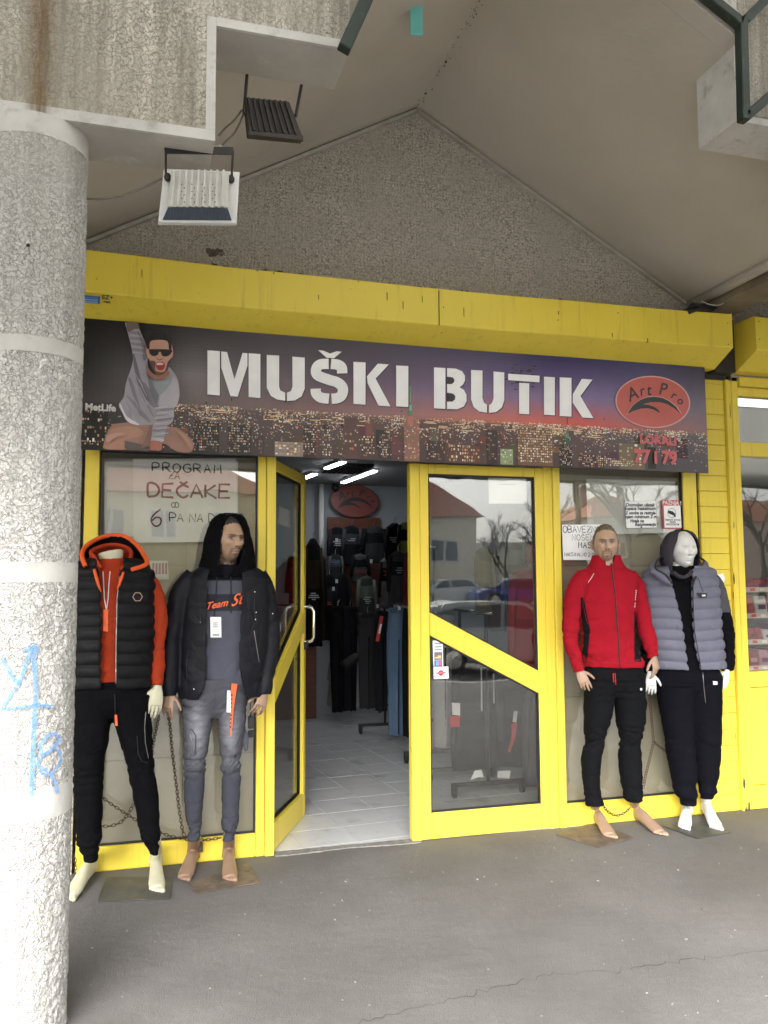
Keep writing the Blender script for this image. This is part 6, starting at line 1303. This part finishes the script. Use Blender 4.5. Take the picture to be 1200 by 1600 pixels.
# ================================================================== CHAINS
def chain(label, px, Y_, r=.0022, ln=.026):
    P = arcpts([tuple(at(x, y, Y_ + (d[0] if d else 0))) for x, y, *d in px], 8); P = [np.array(p) for p in P]; seg = [np.linalg.norm(b_ - a) for a, b_ in zip(P[:-1], P[1:])]; tot = sum(seg); n_ = int(tot / (ln * .72)); b = MB()
    cum = np.concatenate([[0], np.cumsum(seg)])
    def on(s_): i = min(max(0, int(np.searchsorted(cum, s_) - 1)), len(seg) - 1); t_ = (s_ - cum[i]) / (seg[i] + 1e-9); return P[i] * (1 - t_) + P[i + 1] * t_
    for k in range(n_):
        s_ = (k + .5) * tot / n_; c = on(s_); t_ = on(min(tot, s_ + .004)) - on(max(0, s_ - .004)); t_ /= np.linalg.norm(t_); u = np.cross(t_, (.3, 1, .2)); u /= np.linalg.norm(u); v_ = np.cross(t_, u); w_ = u if k % 2 else v_ * .6 + u * .5; w_ /= np.linalg.norm(w_)
        b.tube([c + t_ * ln / 2 * math.cos(a) + w_ * ln * .30 * math.sin(a) for a in np.linspace(0, 2 * PI, 9, endpoint=False)], r, 5, closed=True)
    r_ = thing('chain', label, 'chain', P[0]); tag(b.build('links', M_rust, r_, smooth=True), kind='stuff')
chain('rusty chain hanging from the ivory hand down the beige board', [(249, 1118, -.12), (244, 1140, -.05), (239, 1165), (238, 1180), (232, 1230), (231, 1290), (236, 1300)], -.04)
chain('rusty chain hanging down beside the left leg of the jeans mannequin', [(262, 1112, -.12), (266, 1135, -.04), (270, 1180), (276, 1230), (283, 1285), (288, 1306)], -.04)
chain('rusty chain slanting from behind the black trousers down to the padlock', [(158, 1244), (175, 1257), (198, 1272), (222, 1287), (256, 1303), (290, 1311), (314, 1313), (345, 1309)], -.035)
chain('short rusty chain loop crossing between the black trouser legs', [(156, 1290), (170, 1291), (188, 1285), (200, 1272), (209, 1256)], -.045)
chain('rusty chain on the ground frame at the column side', [(116, 1335), (118, 1350), (117, 1375), (120, 1395, -.1)], -.05)
chain('chain hanging behind the red jacket mannequin hand', [(1014, 1078), (1017, 1110), (1021, 1158)], -.04, ln=.024); chain('chain going on from the fork to the hem of the right mannequin', [(1021, 1158), (1032, 1168), (1046, 1176)], -.04, ln=.024)
chain('chain hanging low from the fork to the red jacket mannequin ankle', [(1021, 1160), (1014, 1190), (1008, 1215), (1005, 1232)], -.04, ln=.024); chain('short chain drooping between the two bare ankles on the yellow sill', [(942, 1258), (950, 1268), (963, 1274), (976, 1270), (985, 1262)], -.05, ln=.024)
pd = thing('padlock', 'small dark padlock hanging on the chain in front of the yellow sill', 'padlock', at(313, 1325, -.04)); b = MB(); b.prism([at(x, y, -.05) for x, y in ((310, 1316), (317, 1316), (317, 1332), (310, 1332))], (0, .015, 0)); bev(b.build('lock_body', M_rust, pd)); b = MB(); b.tube([at(311, 1317, -.043), at(311, 1310, -.043), at(313.5, 1307, -.043), at(316, 1310, -.043), at(316, 1317, -.043)], .003, 8); b.build('shackle', M_zip, pd, smooth=True)
# ================================================================== INSIDE THE SHOP
def clothes(name, label, cat, px, py0, py1, hw_px, Y_, cols, kind='jacket', dep=.07, group=None, sway=0):
    top, bot = at(px, py0, Y_), at(px + sway, py1, Y_); sc_ = np.linalg.norm(at(px + 10, py0, Y_) - top) / 10; hw_ = hw_px * sc_; H_ = top[2] - bot[2]
    r = thing(name, label, cat, (top[0], Y_, bot[2]), group)
    if kind == 'jacket': prof = [(0, .25), (.03, .6), (.09, .95), (.2, 1.0), (.5, .92), (.8, .98), (1, 1.0)]
    elif kind == 'trousers': prof = [(0, .8), (.04, .85), (.2, 1.0), (.45, .95), (.7, .85), (1, .75)]
    else: prof = [(0, .9), (.1, 1), (.5, 1.05), (1, 1.0)]
    n = 26; m = 16; V = []; F = []; fs = []
    ph = rng.uniform(0, 9)
    for j in range(m):
        t_ = j / (m - 1); k = next(i for i in range(len(prof) - 1) if t_ <= prof[i + 1][0] + 1e-6); (a, wa), (b_, wb) = prof[k], prof[k + 1]
        wd_ = hw_ * (wa + (wb - wa) * (t_ - a) / (b_ - a)); c = top + (bot - top) * t_
        for i in range(n):
            an = 2 * PI * i / n; f_ = 1 + .10 * math.sin(an * 5 + ph + t_ * 2) * min(1, t_ * 3) + .05 * math.sin(an * 9 - ph + 5 * t_)
            V.append((c[0] + math.cos(an) * wd_ * f_, c[1] + math.sin(an) * dep * f_, c[2] + rng.normal(0, .004)))
    for j in range(m - 1):
        for i in range(n): F.append((j * n + i, (j + 1) * n + i, (j + 1) * n + (i + 1) % n, j * n + (i + 1) % n))
    F += [tuple(range(n)), tuple((m - 1) * n + i for i in range(n - 1, -1, -1))]
    b = MB(); b.v = V; b.f = F; b.c = [cols[0]] * len(F)
    if len(cols) > 1:
        for q in range(len(F) - 2):
            if (q // n) in range(3, 7): b.c[q] = cols[1]
    b.build('cloth_body', M_cloth, r, smooth=True)
    if kind == 'jacket':
        for s_ in (-1, 1):
            a = top + np.array([s_ * hw_ * .85, -dep * .3, -H_ * .08]); e = top + np.array([s_ * hw_ * 1.15, -dep * .5, -H_ * .78])
            t2 = MB(); t2.tube([a, (a + e) / 2 + np.array([s_ * hw_ * .06, 0, 0]), e], [(hw_ * .24, dep * .6), (hw_ * .24, dep * .6), (hw_ * .17, dep * .5)], 10, cols[-1]); t2.build('sleeve', M_cloth, r, smooth=True)
    if kind == 'jacket' and Y_ > 2.3 and rng.random() < .8:
        q = top + np.array([rng.uniform(-.4, .3) * hw_, -dep * 1.12, -H_ * rng.uniform(.25, .6)]); pc = [(.5, .5, .52), (.35, .36, .38), (.30, .05, .05), (.12, .2, .3), (.6, .6, .6)][int(rng.integers(5))]
        pm = MB()
        for k in range(int(rng.integers(2, 5))): z_ = q[2] - k * .022; w2 = rng.uniform(.02, .07); pm.box((q[0] - w2, q[1] - .002, z_ - .006), (q[0] + w2 * rng.uniform(.3, 1), q[1] + .01, z_ + .005), pc)
        tag(pm.build('chest_print', M_print, r), kind='stuff')
    if kind == 'trousers':
        b2 = MB(); b2.box((top[0] - hw_ * .82, Y_ - dep * 1.02, top[2] - .045), (top[0] + hw_ * .82, Y_ - dep * .9, top[2] - .005), tuple(x * .7 for x in cols[0])); b2.build('waistband', M_cloth, r)
        sm = MB(); sm.tube([top + (bot - top) * t_ + np.array([0, -dep * 1.02, 0]) for t_ in (.25, .6, .99)], .006, 6, (0.004, .004, .005)); sm.build('leg_gap', M_cloth, r)
    hk = MB(); hk.tube([top + np.array([0, 0, .0]), top + np.array([0, 0, .05]), top + np.array([.02, 0, .08])], .003, 6); hk.build('hanger_hook', M_chrome, r)
    return r
K = (.012, .012, .014); DG = (.035, .036, .04); NV_ = (.02, .024, .04)
# back wall
lg = thing('wall_emblem', 'oval dark red emblem with black swoosh on the white back wall of the shop', 'sign', at(555, 783, 5.3))
def f_log(x, y, k):
    c = at(554, 783, 5.33); s_ = .00071; return c + np.array([(x - 525) * s_, -.002 * k, -(y - 398) * s_ * .95])
logo(lg, f_log, (mk('emblem_dark_red', (.26, .075, .065), .4), M_lblk, mk('emblem_dark_rim', (.10, .03, .03), .4)))
wb = MB(); a, c = at(512, 808, 5.36), at(593, 880, 5.36); wb.box((a[0], 5.34, c[2] - .9), (c[0], 5.38, a[2])); tag(wb.build('wooden_panel', M_wood), 'brown wooden display panel on the back wall under the oval emblem', 'panel')
cm = MB(); cm.ell(at(524, 762, 5.25), (.05, .05, .05), 12, 8); cm.cyl(at(524, 757, 5.25), at(524, 754, 5.25), .03); tag(cm.build('dome_camera', M_dark, smooth=True), 'small dark dome camera left of the emblem under the ceiling', 'camera')
lm = emit('tube_light', (.93, .97, 1.0), 6)
for k, ((x0, y0), (x1, y1), lab) in enumerate((((1.935, 3.73), (2.0, 3.25), 'middle'), ((2.40, 4.9), (2.48, 3.79), 'longest and rightmost'), ((1.87, 4.6), (1.915, 4.2), 'left and farthest'))):
    r = thing('ceiling_light', '%s lit white tube light on the shop ceiling' % lab, 'ceiling light', ((x0 + x1) / 2, (y0 + y1) / 2, 2.72), 'tube lights on the shop ceiling')
    b = MB(); b.bar((x0, y0, 2.735), (x1, y1, 2.735), .075, .025, up=(0, 0, 1)); b.build('lamp_tray', M_white, r)
    b = MB(); b.bar((x0, y0, 2.715), (x1, y1, 2.715), .05, .012, up=(0, 0, 1)); b.build('lamp_tube', lm, r)
gr_ = thing('ceiling_grille', 'dark lattice air grille on the shop ceiling between the tube lights', 'grille', (2.15, 3.8, 2.7))
for k in range(9):
    b = MB(); b.box((1.95 + k * .052, 3.5, 2.715), (1.968 + k * .052, 4.12, 2.748)); b.build('grille_bar', M_black, gr_)
for k in range(7):
    b = MB(); b.box((1.95, 3.5 + k * .1, 2.716), (2.385, 3.515 + k * .1, 2.747)); b.build('grille_bar', M_black, gr_)
pp = MB(); p = at(502, 770, 5.3); pp.cyl((p[0], 5.3, 1.3), (p[0], 5.3, 2.74), .035); tag(pp.build('wall_pipe', M_white, smooth=True), 'white vertical pipe in the back left corner of the shop', 'pipe')
# garments: label, px, top, bottom, half width, distance, colours, kind
items = [
 ('black jacket hanging high on the panel, left of three', 527, 824, 882, 13, 5.1, [K, (.03, .03, .04)], 'jacket'), ('black and white jacket hanging high on the panel, middle', 550, 822, 884, 14, 5.05, [K, (.05, .05, .06)], 'jacket'),
 ('charcoal jacket hanging high on the panel, right of three', 584, 822, 880, 17, 5.0, [DG, K], 'jacket'), ('grey printed shirt hanging in the middle row at the back', 524, 866, 908, 10, 4.95, [DG, (.10, .10, .12)], 'jacket'),
 ('patterned grey shirt hanging in the middle row, right', 562, 866, 910, 12, 4.9, [(.07, .075, .07), K], 'jacket'), ('black hoodie hanging low at the back left', 515, 898, 1000, 11, 4.8, [K, DG], 'jacket'),
 ('black jacket with pale tag hanging low at the back', 535, 896, 1010, 11, 4.7, [K], 'jacket'), ('camouflage grey jacket hanging low at the back', 572, 900, 975, 13, 4.6, [(.05, .055, .05), (.12, .13, .12)], 'jacket'),
 ('white striped black track top hanging beside the door post', 603, 872, 950, 10, 3.6, [(.12, .12, .13), K], 'jacket'), ('long black coat hanging at the left wall', 489, 842, 1010, 13, 4.4, [K, (.03, .022, .016)], 'jacket'),
 ('brown patterned coat hanging at the left wall', 499, 862, 1000, 9, 4.6, [(.05, .03, .018), K], 'jacket'), ('black trousers hanging in the dark middle of the shop', 528, 948, 1112, 12, 4.5, [K], 'trousers'),
 ('second black trousers hanging in the dark middle of the shop', 547, 948, 1110, 11, 4.4, [(.016, .016, .02)], 'trousers'), ('dark grey jeans on the rolling rack', 574, 958, 1106, 15, 3.7, [(.045, .045, .05)], 'trousers'),
 ('black jeans on the rolling rack beside the blue pair', 596, 955, 1110, 11, 3.4, [(.02, .022, .026)], 'trousers'), ('washed blue jeans on the rolling rack', 620, 950, 1148, 15, 2.8, [(.12, .19, .29)], 'trousers'),
 ('black trousers next to the door post', 640, 950, 1150, 11, 2.5, [K], 'trousers'), ('black leather jacket hanging high by the door post', 616, 818, 890, 12, 3.3, [K], 'jacket'),
 ('olive green jacket hanging high by the door post', 634, 816, 880, 12, 2.9, [(.14, .15, .06), K], 'jacket'), ('grey hoodie hanging over the jeans by the door post', 622, 862, 942, 15, 2.7, [(.03, .03, .035), K], 'jacket'),
 ('maroon jacket hanging behind the door stile', 645, 858, 945, 13, 2.4, [(.10, .012, .018)], 'jacket'), ('khaki coat hanging behind the upper door glass', 755, 856, 960, 12, 1.7, [(.20, .15, .06), (.25, .19, .08)], 'jacket'),
 ('pale grey jacket hanging behind the upper door glass', 800, 842, 930, 17, 1.6, [(.20, .20, .21), (.28, .28, .29)], 'jacket'), ('green patterned jacket at the right of the door glass', 832, 800, 880, 14, 1.7, [(.12, .14, .05), K], 'jacket'),
 ('long red coat behind the right edge of the door glass', 822, 886, 1060, 25, 1.15, [(.42, .025, .03), (.50, .04, .03)], 'jacket'), ('brown jacket behind the upper door glass', 776, 870, 985, 13, 1.9, [(.10, .06, .045)], 'jacket'),
 ('red beanie and black scarf bundle above the red coat', 835, 850, 882, 12, 1.2, [(.32, .02, .025)], 'bundle'), ('light grey trousers at the left of the lower door glass', 690, 960, 1165, 15, 1.1, [(.24, .24, .24)], 'trousers'),
 ('black puffer jacket behind the lower door glass', 740, 1015, 1200, 34, 1.25, [K, DG], 'jacket'), ('second black jacket behind the lower door glass', 795, 1050, 1195, 30, 1.3, [K, (.02, .02, .024)], 'jacket'),
 ('grey zip coat at the right of the lower door glass', 835, 1075, 1225, 16, 1.0, [(.07, .07, .085)], 'jacket'),
 ('dark red shirt seen through the open door glass', 448, 880, 1010, 18, 2.3, [(.12, .012, .01)], 'jacket'), ('orange brown jacket seen through the open door glass', 458, 870, 950, 12, 2.6, [(.22, .07, .025)], 'jacket'),
]
for lab, px, t_, b_, hw_, Y_, cols, kd in items:
    nm = {'jacket': 'hanging_jacket', 'trousers': 'hanging_trousers', 'bundle': 'hat_bundle'}[kd]
    clothes(nm, lab, {'jacket': 'jacket', 'trousers': 'trousers', 'bundle': 'clothing'}[kd], px, t_, b_, hw_, Y_, cols, kd, dep=.06 + .02 * (Y_ < 2), group='clothes hanging in the shop')
def hangtag(lab, q, Y_, col, name='swing_tag'):
    b = MB(); b.prism([at(x, y, Y_) for x, y in q], (0, .002, 0), col); return tag(b.build(name, M_print), lab, 'tag')
Wt, Rd = (.75, .76, .78), (.50, .04, .04)
hangtag('white tag with red strap on the left of the lower door glass', [(706, 1098), (719, 1099), (719, 1118), (707, 1117)], 1.02, Wt); hangtag('red card under the white tag in the lower door glass', [(703, 1119), (719, 1119), (718, 1136), (703, 1136)], 1.0, Rd)
hangtag('narrow white tag on the right of the lower door glass', [(803, 1111), (809, 1111), (807, 1129), (801, 1128)], 1.02, Wt); hangtag('folded red strap on the right of the lower door glass', [(799, 1131), (808, 1129), (806, 1150), (797, 1176), (794, 1174), (800, 1148)], 1.0, Rd)
hangtag('crumpled white tag low in the door glass, left', [(742, 1204), (753, 1203), (756, 1215), (748, 1214), (735, 1219)], 1.0, Wt); hangtag('clean white tag low in the door glass, right', [(778, 1205), (798, 1204), (796, 1217), (777, 1215)], 1.0, Wt)
hangtag('red and white hanging strap in front of the blue jeans', [(594, 962), (599, 963), (592, 1003), (587, 1002)], 2.6, Rd); hangtag('white label in the middle of the red hanging strap', [(594, 975), (597, 975), (594, 990), (591, 990)], 2.59, Wt)
for x, y, lb2 in ((519, 917, 'the low black hoodie at the back left'), (578, 874, 'the middle row beside the patterned shirt'), (524, 841, 'the high black jacket left under the emblem'), (588, 944, 'the waist of the dark grey jeans'), (524, 905, 'the hem of the grey printed shirt'), (622, 947, 'the waistband of the blue jeans')): hangtag('small pale swing tag on ' + lb2, [(x, y), (x + 4, y), (x + 4, y + 6), (x, y + 6)], 2.5 if x > 600 else 4.2, Wt)['group'] = 'pale tags on the back garments'
for x, y0, y1 in ((752, 1043, 1111), (771, 1052, 1099)):
    b = MB(); b.tube([at(x, y0, 1.0), at(x + 1, y1, 1.0)], .006, 8); tag(b.build('white_cord', M_white, smooth=True), ('longer left' if x < 760 else 'shorter right') + ' white cord hanging behind the lower door glass', 'cord')
# rolling racks
def rack(lab, x, y0, y1, z, feet=True):
    r = thing('rolling_rack', lab, 'clothes rack', (x, (y0 + y1) / 2, 0)); b = MB(); b.tube([(x, y0, z), (x, y1, z)], .014, 8); b.build('rail', M_chrome, r, smooth=True)
    for y in (y0 + .1, y1 - .1):
        b = MB(); b.tube([(x, y, .09), (x, y, z)], .014, 8); b.build('upright', M_dark, r, smooth=True)
        b = MB(); b.box((x - .28, y - .02, .075), (x + .28, y + .02, .10)); b.build('foot_bar', M_dark, r)
        for s_ in (-.26, .26):
            b = MB(); b.cyl((x + s_ - .012, y, .032), (x + s_ + .012, y, .032), .03); b.box((x + s_ - .018, y - .02, .03), (x + s_ + .018, y + .02, .075)); b.build('caster', M_black, r)
rack('chrome rolling rack with jeans beyond the open door', 2.52, 2.0, 3.7, 1.32); rack('chrome rolling rack directly behind the closed door glass', 2.48, .78, 1.5, 1.30); rack('rolling rack deep in the shop by the right wall', 3.1, 3.6, 5.0, 1.9)
dk = thing('brown_desk', 'dark reddish brown desk at the back left behind the open door', 'desk', (1.75, 4.85, 0)); b = MB(); b.box((1.2, 4.75, 0), (2.05, 5.2, .98)); bev(b.build('desk_body', M_wood, dk)); b = MB(); b.box((1.15, 4.7, .981), (2.08, 5.25, 1.01)); b.build('desk_top', M_wood, dk)
for lab, x, y, z, s_ in (('white carton standing on the floor behind the rack', 2.35, 4.6, .14, .16), ('crumpled white bag on top of the carton', 2.32, 4.58, .42, .13)):
    b = MB(); b.prism([(x - s_, y, z), (x + s_, y, z), (x + s_ * .9, y, z + s_ * 1.6), (x - s_ * .8, y, z + s_ * 1.5)], (0, .25, 0)); tag(b.build('carton', mk('carton', (.45, .44, .42), .8, vs=9)), lab, 'box')
b = MB(); b.tube(arcpts([(2.25, 4.3, .62), (2.45, 4.3, .72), (2.62, 4.3, .60), (2.65, 4.3, .2)], 4), .055, 8); tag(b.build('black_bag_strap', M_black, smooth=True), 'black bag handle arching over the white carton', 'bag')
b = MB(); b.box((2.12, 5.05, 1.45), (3.0, 5.2, 1.47)); tag(b.build('wall_shelf', M_wood), 'wooden shelf board on the back panel between two rows of clothes', 'shelf')
# ================================================================== STREET BEHIND THE CAMERA (seen in the glass)
def V(px, py, d): p = at(px, py, d); return np.array([p[0], -d, p[2]])
def poly_mat():
    m, n, b = nodes('polycarbonate_sheet'); out = n.nodes['Material Output']; n.nodes.remove(b); d_ = n.nodes.new('ShaderNodeBsdfDiffuse'); d_.inputs[0].default_value = (.5, .5, .49, 1)
    t_ = n.nodes.new('ShaderNodeBsdfTranslucent'); t_.inputs[0].default_value = (.75, .75, .73, 1); k = n.nodes.new('ShaderNodeMixShader'); k.inputs[0].default_value = .6
    n.links.new(d_.outputs[0], k.inputs[1]); n.links.new(t_.outputs[0], k.inputs[2]); n.links.new(k.outputs[0], out.inputs[0]); return m
cn = thing('front_canopy', 'sheet roof over the pavement in front of the beams, seen only in reflections', 'canopy', (1.7, -3, 4))
b = MB(); b.prism([(-9, -1.80, 4.72), (11, -1.80, 4.72), (11, -4.2, 2.76), (-9, -4.2, 2.76)], (0, 0, .05)); b.build('roof_sheet', poly_mat(), cn)
b = MB(); b.box((-9, -4.26, 2.73), (11, -4.2, 3.0)); b.build('edge_beam', M_green, cn)
tg = MB(); tg.box((-150, -300, -.299), (200, -34, .42)); struct(tg.build('far_ground', mk('far_ground_soil', (.13, .13, .10), .95, vs=.3, var=.3)))
plas = [mk('house_plaster', c, .9, dirt=tuple(x * .7 for x in c), dirt_s=.8) for c in ((.80, .73, .56), (.80, .70, .42), (.60, .44, .40), (.62, .62, .60))]
M_rooft = mk('roof_tiles', (.38, .15, .09), .85, var=.35, vs=3, bs=.5, bscale=14); M_win = mk('window_dark', (.05, .06, .07), .2)
def house(lab, x0, x1, y, z0, ze, zr, dep, pl, wins, ridge=None):
    r = thing('house', lab, 'house', ((x0 + x1) / 2, y, z0)); b = MB(); b.box((x0, y - dep, z0), (x1, y, ze)); b.build('wall', pl, r)
    e = .5; a = [(x0 - e, y + e, ze), (x1 + e, y + e, ze), (x1 + e, y - dep - e, ze), (x0 - e, y - dep - e, ze)]; rd = ridge or ((x0 + x1) / 2 - .15 * (x1 - x0), (x0 + x1) / 2 + .15 * (x1 - x0))
    t1, t2 = (rd[0], y - dep / 2, zr), (rd[1], y - dep / 2, zr); b = MB(); b.add(a + [t1, t2], [(0, 1, 5, 4), (1, 2, 5), (2, 3, 4, 5), (3, 0, 4), (3, 2, 1, 0)]); b.build('roof', M_rooft, r)
    for (u, v, w_, h_) in wins:
        cx = x0 + (x1 - x0) * u; cz = z0 + (ze - z0) * v; b = MB(); b.box((cx - w_ / 2, y, cz - h_ / 2), (cx + w_ / 2, y + .05, cz + h_ / 2)); f_ = b.build('window', M_white, r)
        for s_ in (-1, 1):
            b = MB(); b.box((cx + s_ * w_ * .25 - w_ * .2, y + .05, cz - h_ * .42), (cx + s_ * w_ * .25 + w_ * .2, y + .07, cz + h_ * .42)); b.build('pane', M_win, f_)
    b = MB(); b.box((x0 + 1, y - dep / 2 - .4, zr - 1), (x0 + 1.7, y - dep / 2 + .4, zr + .9)); b.build('chimney', plas[2], r)
d = 46; a = V(620, 905, d); e_ = V(745, 808, d); rt = V(672, 765, d)
house('cream house with brown tiled hip roof across the street, nearest the closed door reflection', a[0] - 5, e_[0], -d, .42, e_[2], rt[2] + 2.2, 9, plas[0], [(.33, .55, 1.7, 1.5), (.78, .60, 1.7, 1.5), (.08, .55, 1.5, 1.5)])
d = 38; a = V(150, 860, d); e_ = V(420, 790, d)
house('yellowish two storey house across the street on the left', a[0] - 2, e_[0], -d, .42, e_[2] + .6, e_[2] + 3.2, 9, plas[1], [(.25, .72, 1.4, 1.5), (.5, .72, 1.4, 1.5), (.8, .72, 1.4, 1.5), (.3, .3, 1.4, 1.4), (.7, .3, 1.4, 1.4)])
d = 60; a = V(930, 860, d); e_ = V(1040, 812, d)
house('low grey house far across the street on the right', a[0], e_[0], -d, .42, e_[2], e_[2] + 2.4, 9, plas[3], [(.3, .6, 1.4, 1.4), (.7, .6, 1.4, 1.4)])
d = 75; a = V(1150, 840, d); e_ = V(1230, 815, d)
house('brick red house far across the street at the right end', a[0], e_[0] + 8, -d, .42, e_[2], e_[2] + 3, 9, plas[2], [(.3, .6, 1.4, 1.4), (.7, .6, 1.4, 1.4)])
d = 52; a = V(430, 860, d)
house('pink grey terraced house behind the parked cars', a[0], V(560, 850, d)[0], -d, .42, 6.2, 8.4, 9, plas[2], [(.3, .6, 1.4, 1.4), (.7, .6, 1.4, 1.4)])
hb = MB(); n_ = 60; xs = np.linspace(-220, 320, n_); top = [(x, -150 - 20 * math.sin(x * .02), 10 + 6 * math.sin(x * .021 + 1) + 3 * math.sin(x * .07)) for x in xs]
v = []; 
for (x, y, z) in top: v += [(x, -118, .3), (x, y, z), (x, y - 90, z * .4)]
hb.add(v, [(3 * i, 3 * i + 3, 3 * i + 4, 3 * i + 1) for i in range(n_ - 1)] + [(3 * i + 1, 3 * i + 4, 3 * i + 5, 3 * i + 2) for i in range(n_ - 1)]); struct(hb.build('hills', mk('wooded_hill', (.11, .12, .09), .95, var=.5, vs=.2)))
M_bark = mk('bark', (.07, .06, .05), .9)
def tree(lab, px, d, hgt, seed):
    R = random.Random(seed); base = V(px, 900, d); base[2] = .40; b = MB(); root = thing('bare_tree', lab, 'tree', base, 'bare trees across the street')
    tw = MB()
    def br(p, dr, l, r, lev):
        q = p + dr * l * .5 + np.array([R.gauss(0, .03), R.gauss(0, .03), .02]) * l; e = p + dr * l
        (b if lev < 1 else tw).tube([p, q, e], [r, r * .85, r * .68], 5 if lev < 2 else 3)
        if lev >= 5: return
        for k in range(3 if lev < 4 else 3):
            n_ = np.array([R.gauss(0, 1), R.gauss(0, 1), R.gauss(.25, .6)]); dd = dr + n_ * (.42 if lev else .5); dd /= np.linalg.norm(dd); dd[2] = max(dd[2], -.05)
            br(p + (e - p) * R.uniform(.55, 1), dd, l * R.uniform(.6, .82), r * .6, lev + 1)
    br(base, np.array([0, 0, 1.0]), hgt * .28, hgt * .02, 0)
    b.build('trunk', M_bark, root); tag(tw.build('crown', M_bark, root), kind='stuff')
tree('bare tree across the street behind the grey house', 985, 30, 11, 1); tree('bare tree between the cream house and its neighbour', 790, 62, 10, 2); tree('bare tree at the far right of the street', 1190, 40, 13, 3)
tree('bare tree at the left end of the street', 300, 48, 11, 4); tree('slender bare tree far behind the blue car', 860, 50, 12, 5); tree('bare tree beside the far low house', 1090, 50, 11, 6)
po_ = thing('utility_pole', 'wooden utility pole across the street carrying thin wires', 'utility pole', (V(905, 900, 26)[0], -26, -.3)); b = MB(); b.tube([(po_.location.x, -26, -.3), (po_.location.x, -26, 9)], .12, 8); b.build('pole', M_bark, po_); b = MB(); b.box((po_.location.x - .8, -26.06, 8.2), (po_.location.x + .8, -25.94, 8.35)); b.build('crossarm', M_bark, po_)
wr = MB()
for k in range(5):
    z0 = 6.6 + k * .45; P = [(x, -26, z0 - .8 * (1 - ((x - po_.location.x) / 45) ** 2) + .8) for x in np.linspace(po_.location.x - 45, po_.location.x + 45, 20)]; P = [(x, y, z0 + .0007 * (x - po_.location.x) ** 2 * 1.0 - .4) for x, y, z in P]; wr.tube(P, .02, 4)
tag(wr.build('overhead_wires', M_black), 'thin overhead wires strung across the street on poles', 'wires', kind='stuff')
def car(lab, x, y, z, col, ln=4.2, flip=1, suv=0):
    r = thing('parked_car', lab, 'car', (x, y, z)); H = 1.45 + .15 * suv; M = mk('car_paint', col, .25, metal=.1, var=.02, spec=.6)
    def T(P): return [(x + flip * (u - .5) * ln, y + yy, z + zz) for u, yy, zz in P]
    pro = [(.0, .30), (.01, .62), (.06, .75), (.22, .84), (.30, .90), (.92, .96), (.99, .85), (1, .40), (.97, .25), (.86, .22), (.84, .42), (.78, .48), (.72, .42), (.70, .22), (.27, .20), (.25, .42), (.19, .48), (.13, .42), (.11, .22), (.03, .22)]
    b = MB(); W2 = .86; b.prism(T([(u, -W2, zz) for u, zz in pro]), (0, 2 * W2, 0)); o = b.build('body', M, r); bev(o, .05, 2)
    cab = [(.22, .86), (.38, H - .05), (.50, H), (.74, H), (.88, H - .12), (.95, .96)]; n_ = len(cab)
    v = T([(u, -W2 + .04, zz) if zz < 1 else (u, -W2 + .22, zz) for u, zz in cab]) + T([(u, W2 - .04, zz) if zz < 1 else (u, W2 - .22, zz) for u, zz in cab])
    b = MB(); b.add(v, [tuple(range(n_)), tuple(range(2 * n_ - 1, n_ - 1, -1))] + [(i, n_ + i, n_ + (i + 1) % n_, (i + 1) % n_) for i in range(n_)]); b.build('cabin', M, r)
    for s_ in (-1, 1):
        for q in ([(.29, .92), (.395, H - .11), (.50, H - .07), (.52, .94)], [(.545, .94), (.525, H - .07), (.72, H - .08), (.84, H - .2), (.88, .97)]):
            b = MB(); b.prism(T([(u, s_ * (W2 - .04 - .18 * (zz - .9) / (H - .9) + .012), zz) for u, zz in q]), (0, .01 * s_, 0)); b.build('side_window', M_win, r)
        for u in (.19, .78):
            c = T([(u, s_ * (W2 - .09), .31)])[0]; b = MB(); b.cyl((c[0], c[1] - .1, c[2]), (c[0], c[1] + .1, c[2]), .31, 24); w_ = b.build('wheel', M_black, r); b = MB(); b.cyl((c[0], c[1] - .105, c[2]), (c[0], c[1] + .105, c[2]), .19, 20); b.build('rim', M_chrome, w_)
        c = T([(.03, s_ * .62, .66)])[0]; b = MB(); b.ell(c, (.12, .16, .07), 12, 6); b.build('headlight', M_white, r)
    for q, nm in (([(.215, .88), (.375, H - .07)], 'windscreen'), ([(.955, .98), (.89, H - .14)], 'rear_window')):
        (u0, z0), (u1, z1) = q; dx = -.012 if nm == 'windscreen' else .012
        b = MB(); b.prism(T([(u0 + dx, -.72, z0), (u0 + dx, .72, z0), (u1 + dx, .58, z1), (u1 + dx, -.58, z1)]), (0, 0, .01)); b.build(nm, M_win, r)
p = V(770, 1000, 12); car('silver car parked at the near kerb', p[0], -12, -.30, (.42, .44, .44), 4.3, -1)
p = V(700, 940, 38); car('white hatchback parked across the street in front of the cream house', p[0] - .2, -38, .42, (.72, .72, .72), 4.0, 1); p = V(718, 930, 41.5); car('second white car parked close behind the white hatchback', p[0], -41.5, .42, (.66, .66, .68), 4.1, -1)
p = V(800, 935, 36); car('blue car parked across the street right of the white ones', p[0], -36, .42, (.02, .07, .30), 4.3, 1)
p = V(1010, 940, 37); car('dark red car parked far right across the street', p[0], -37, .42, (.25, .03, .03), 4.3, -1)
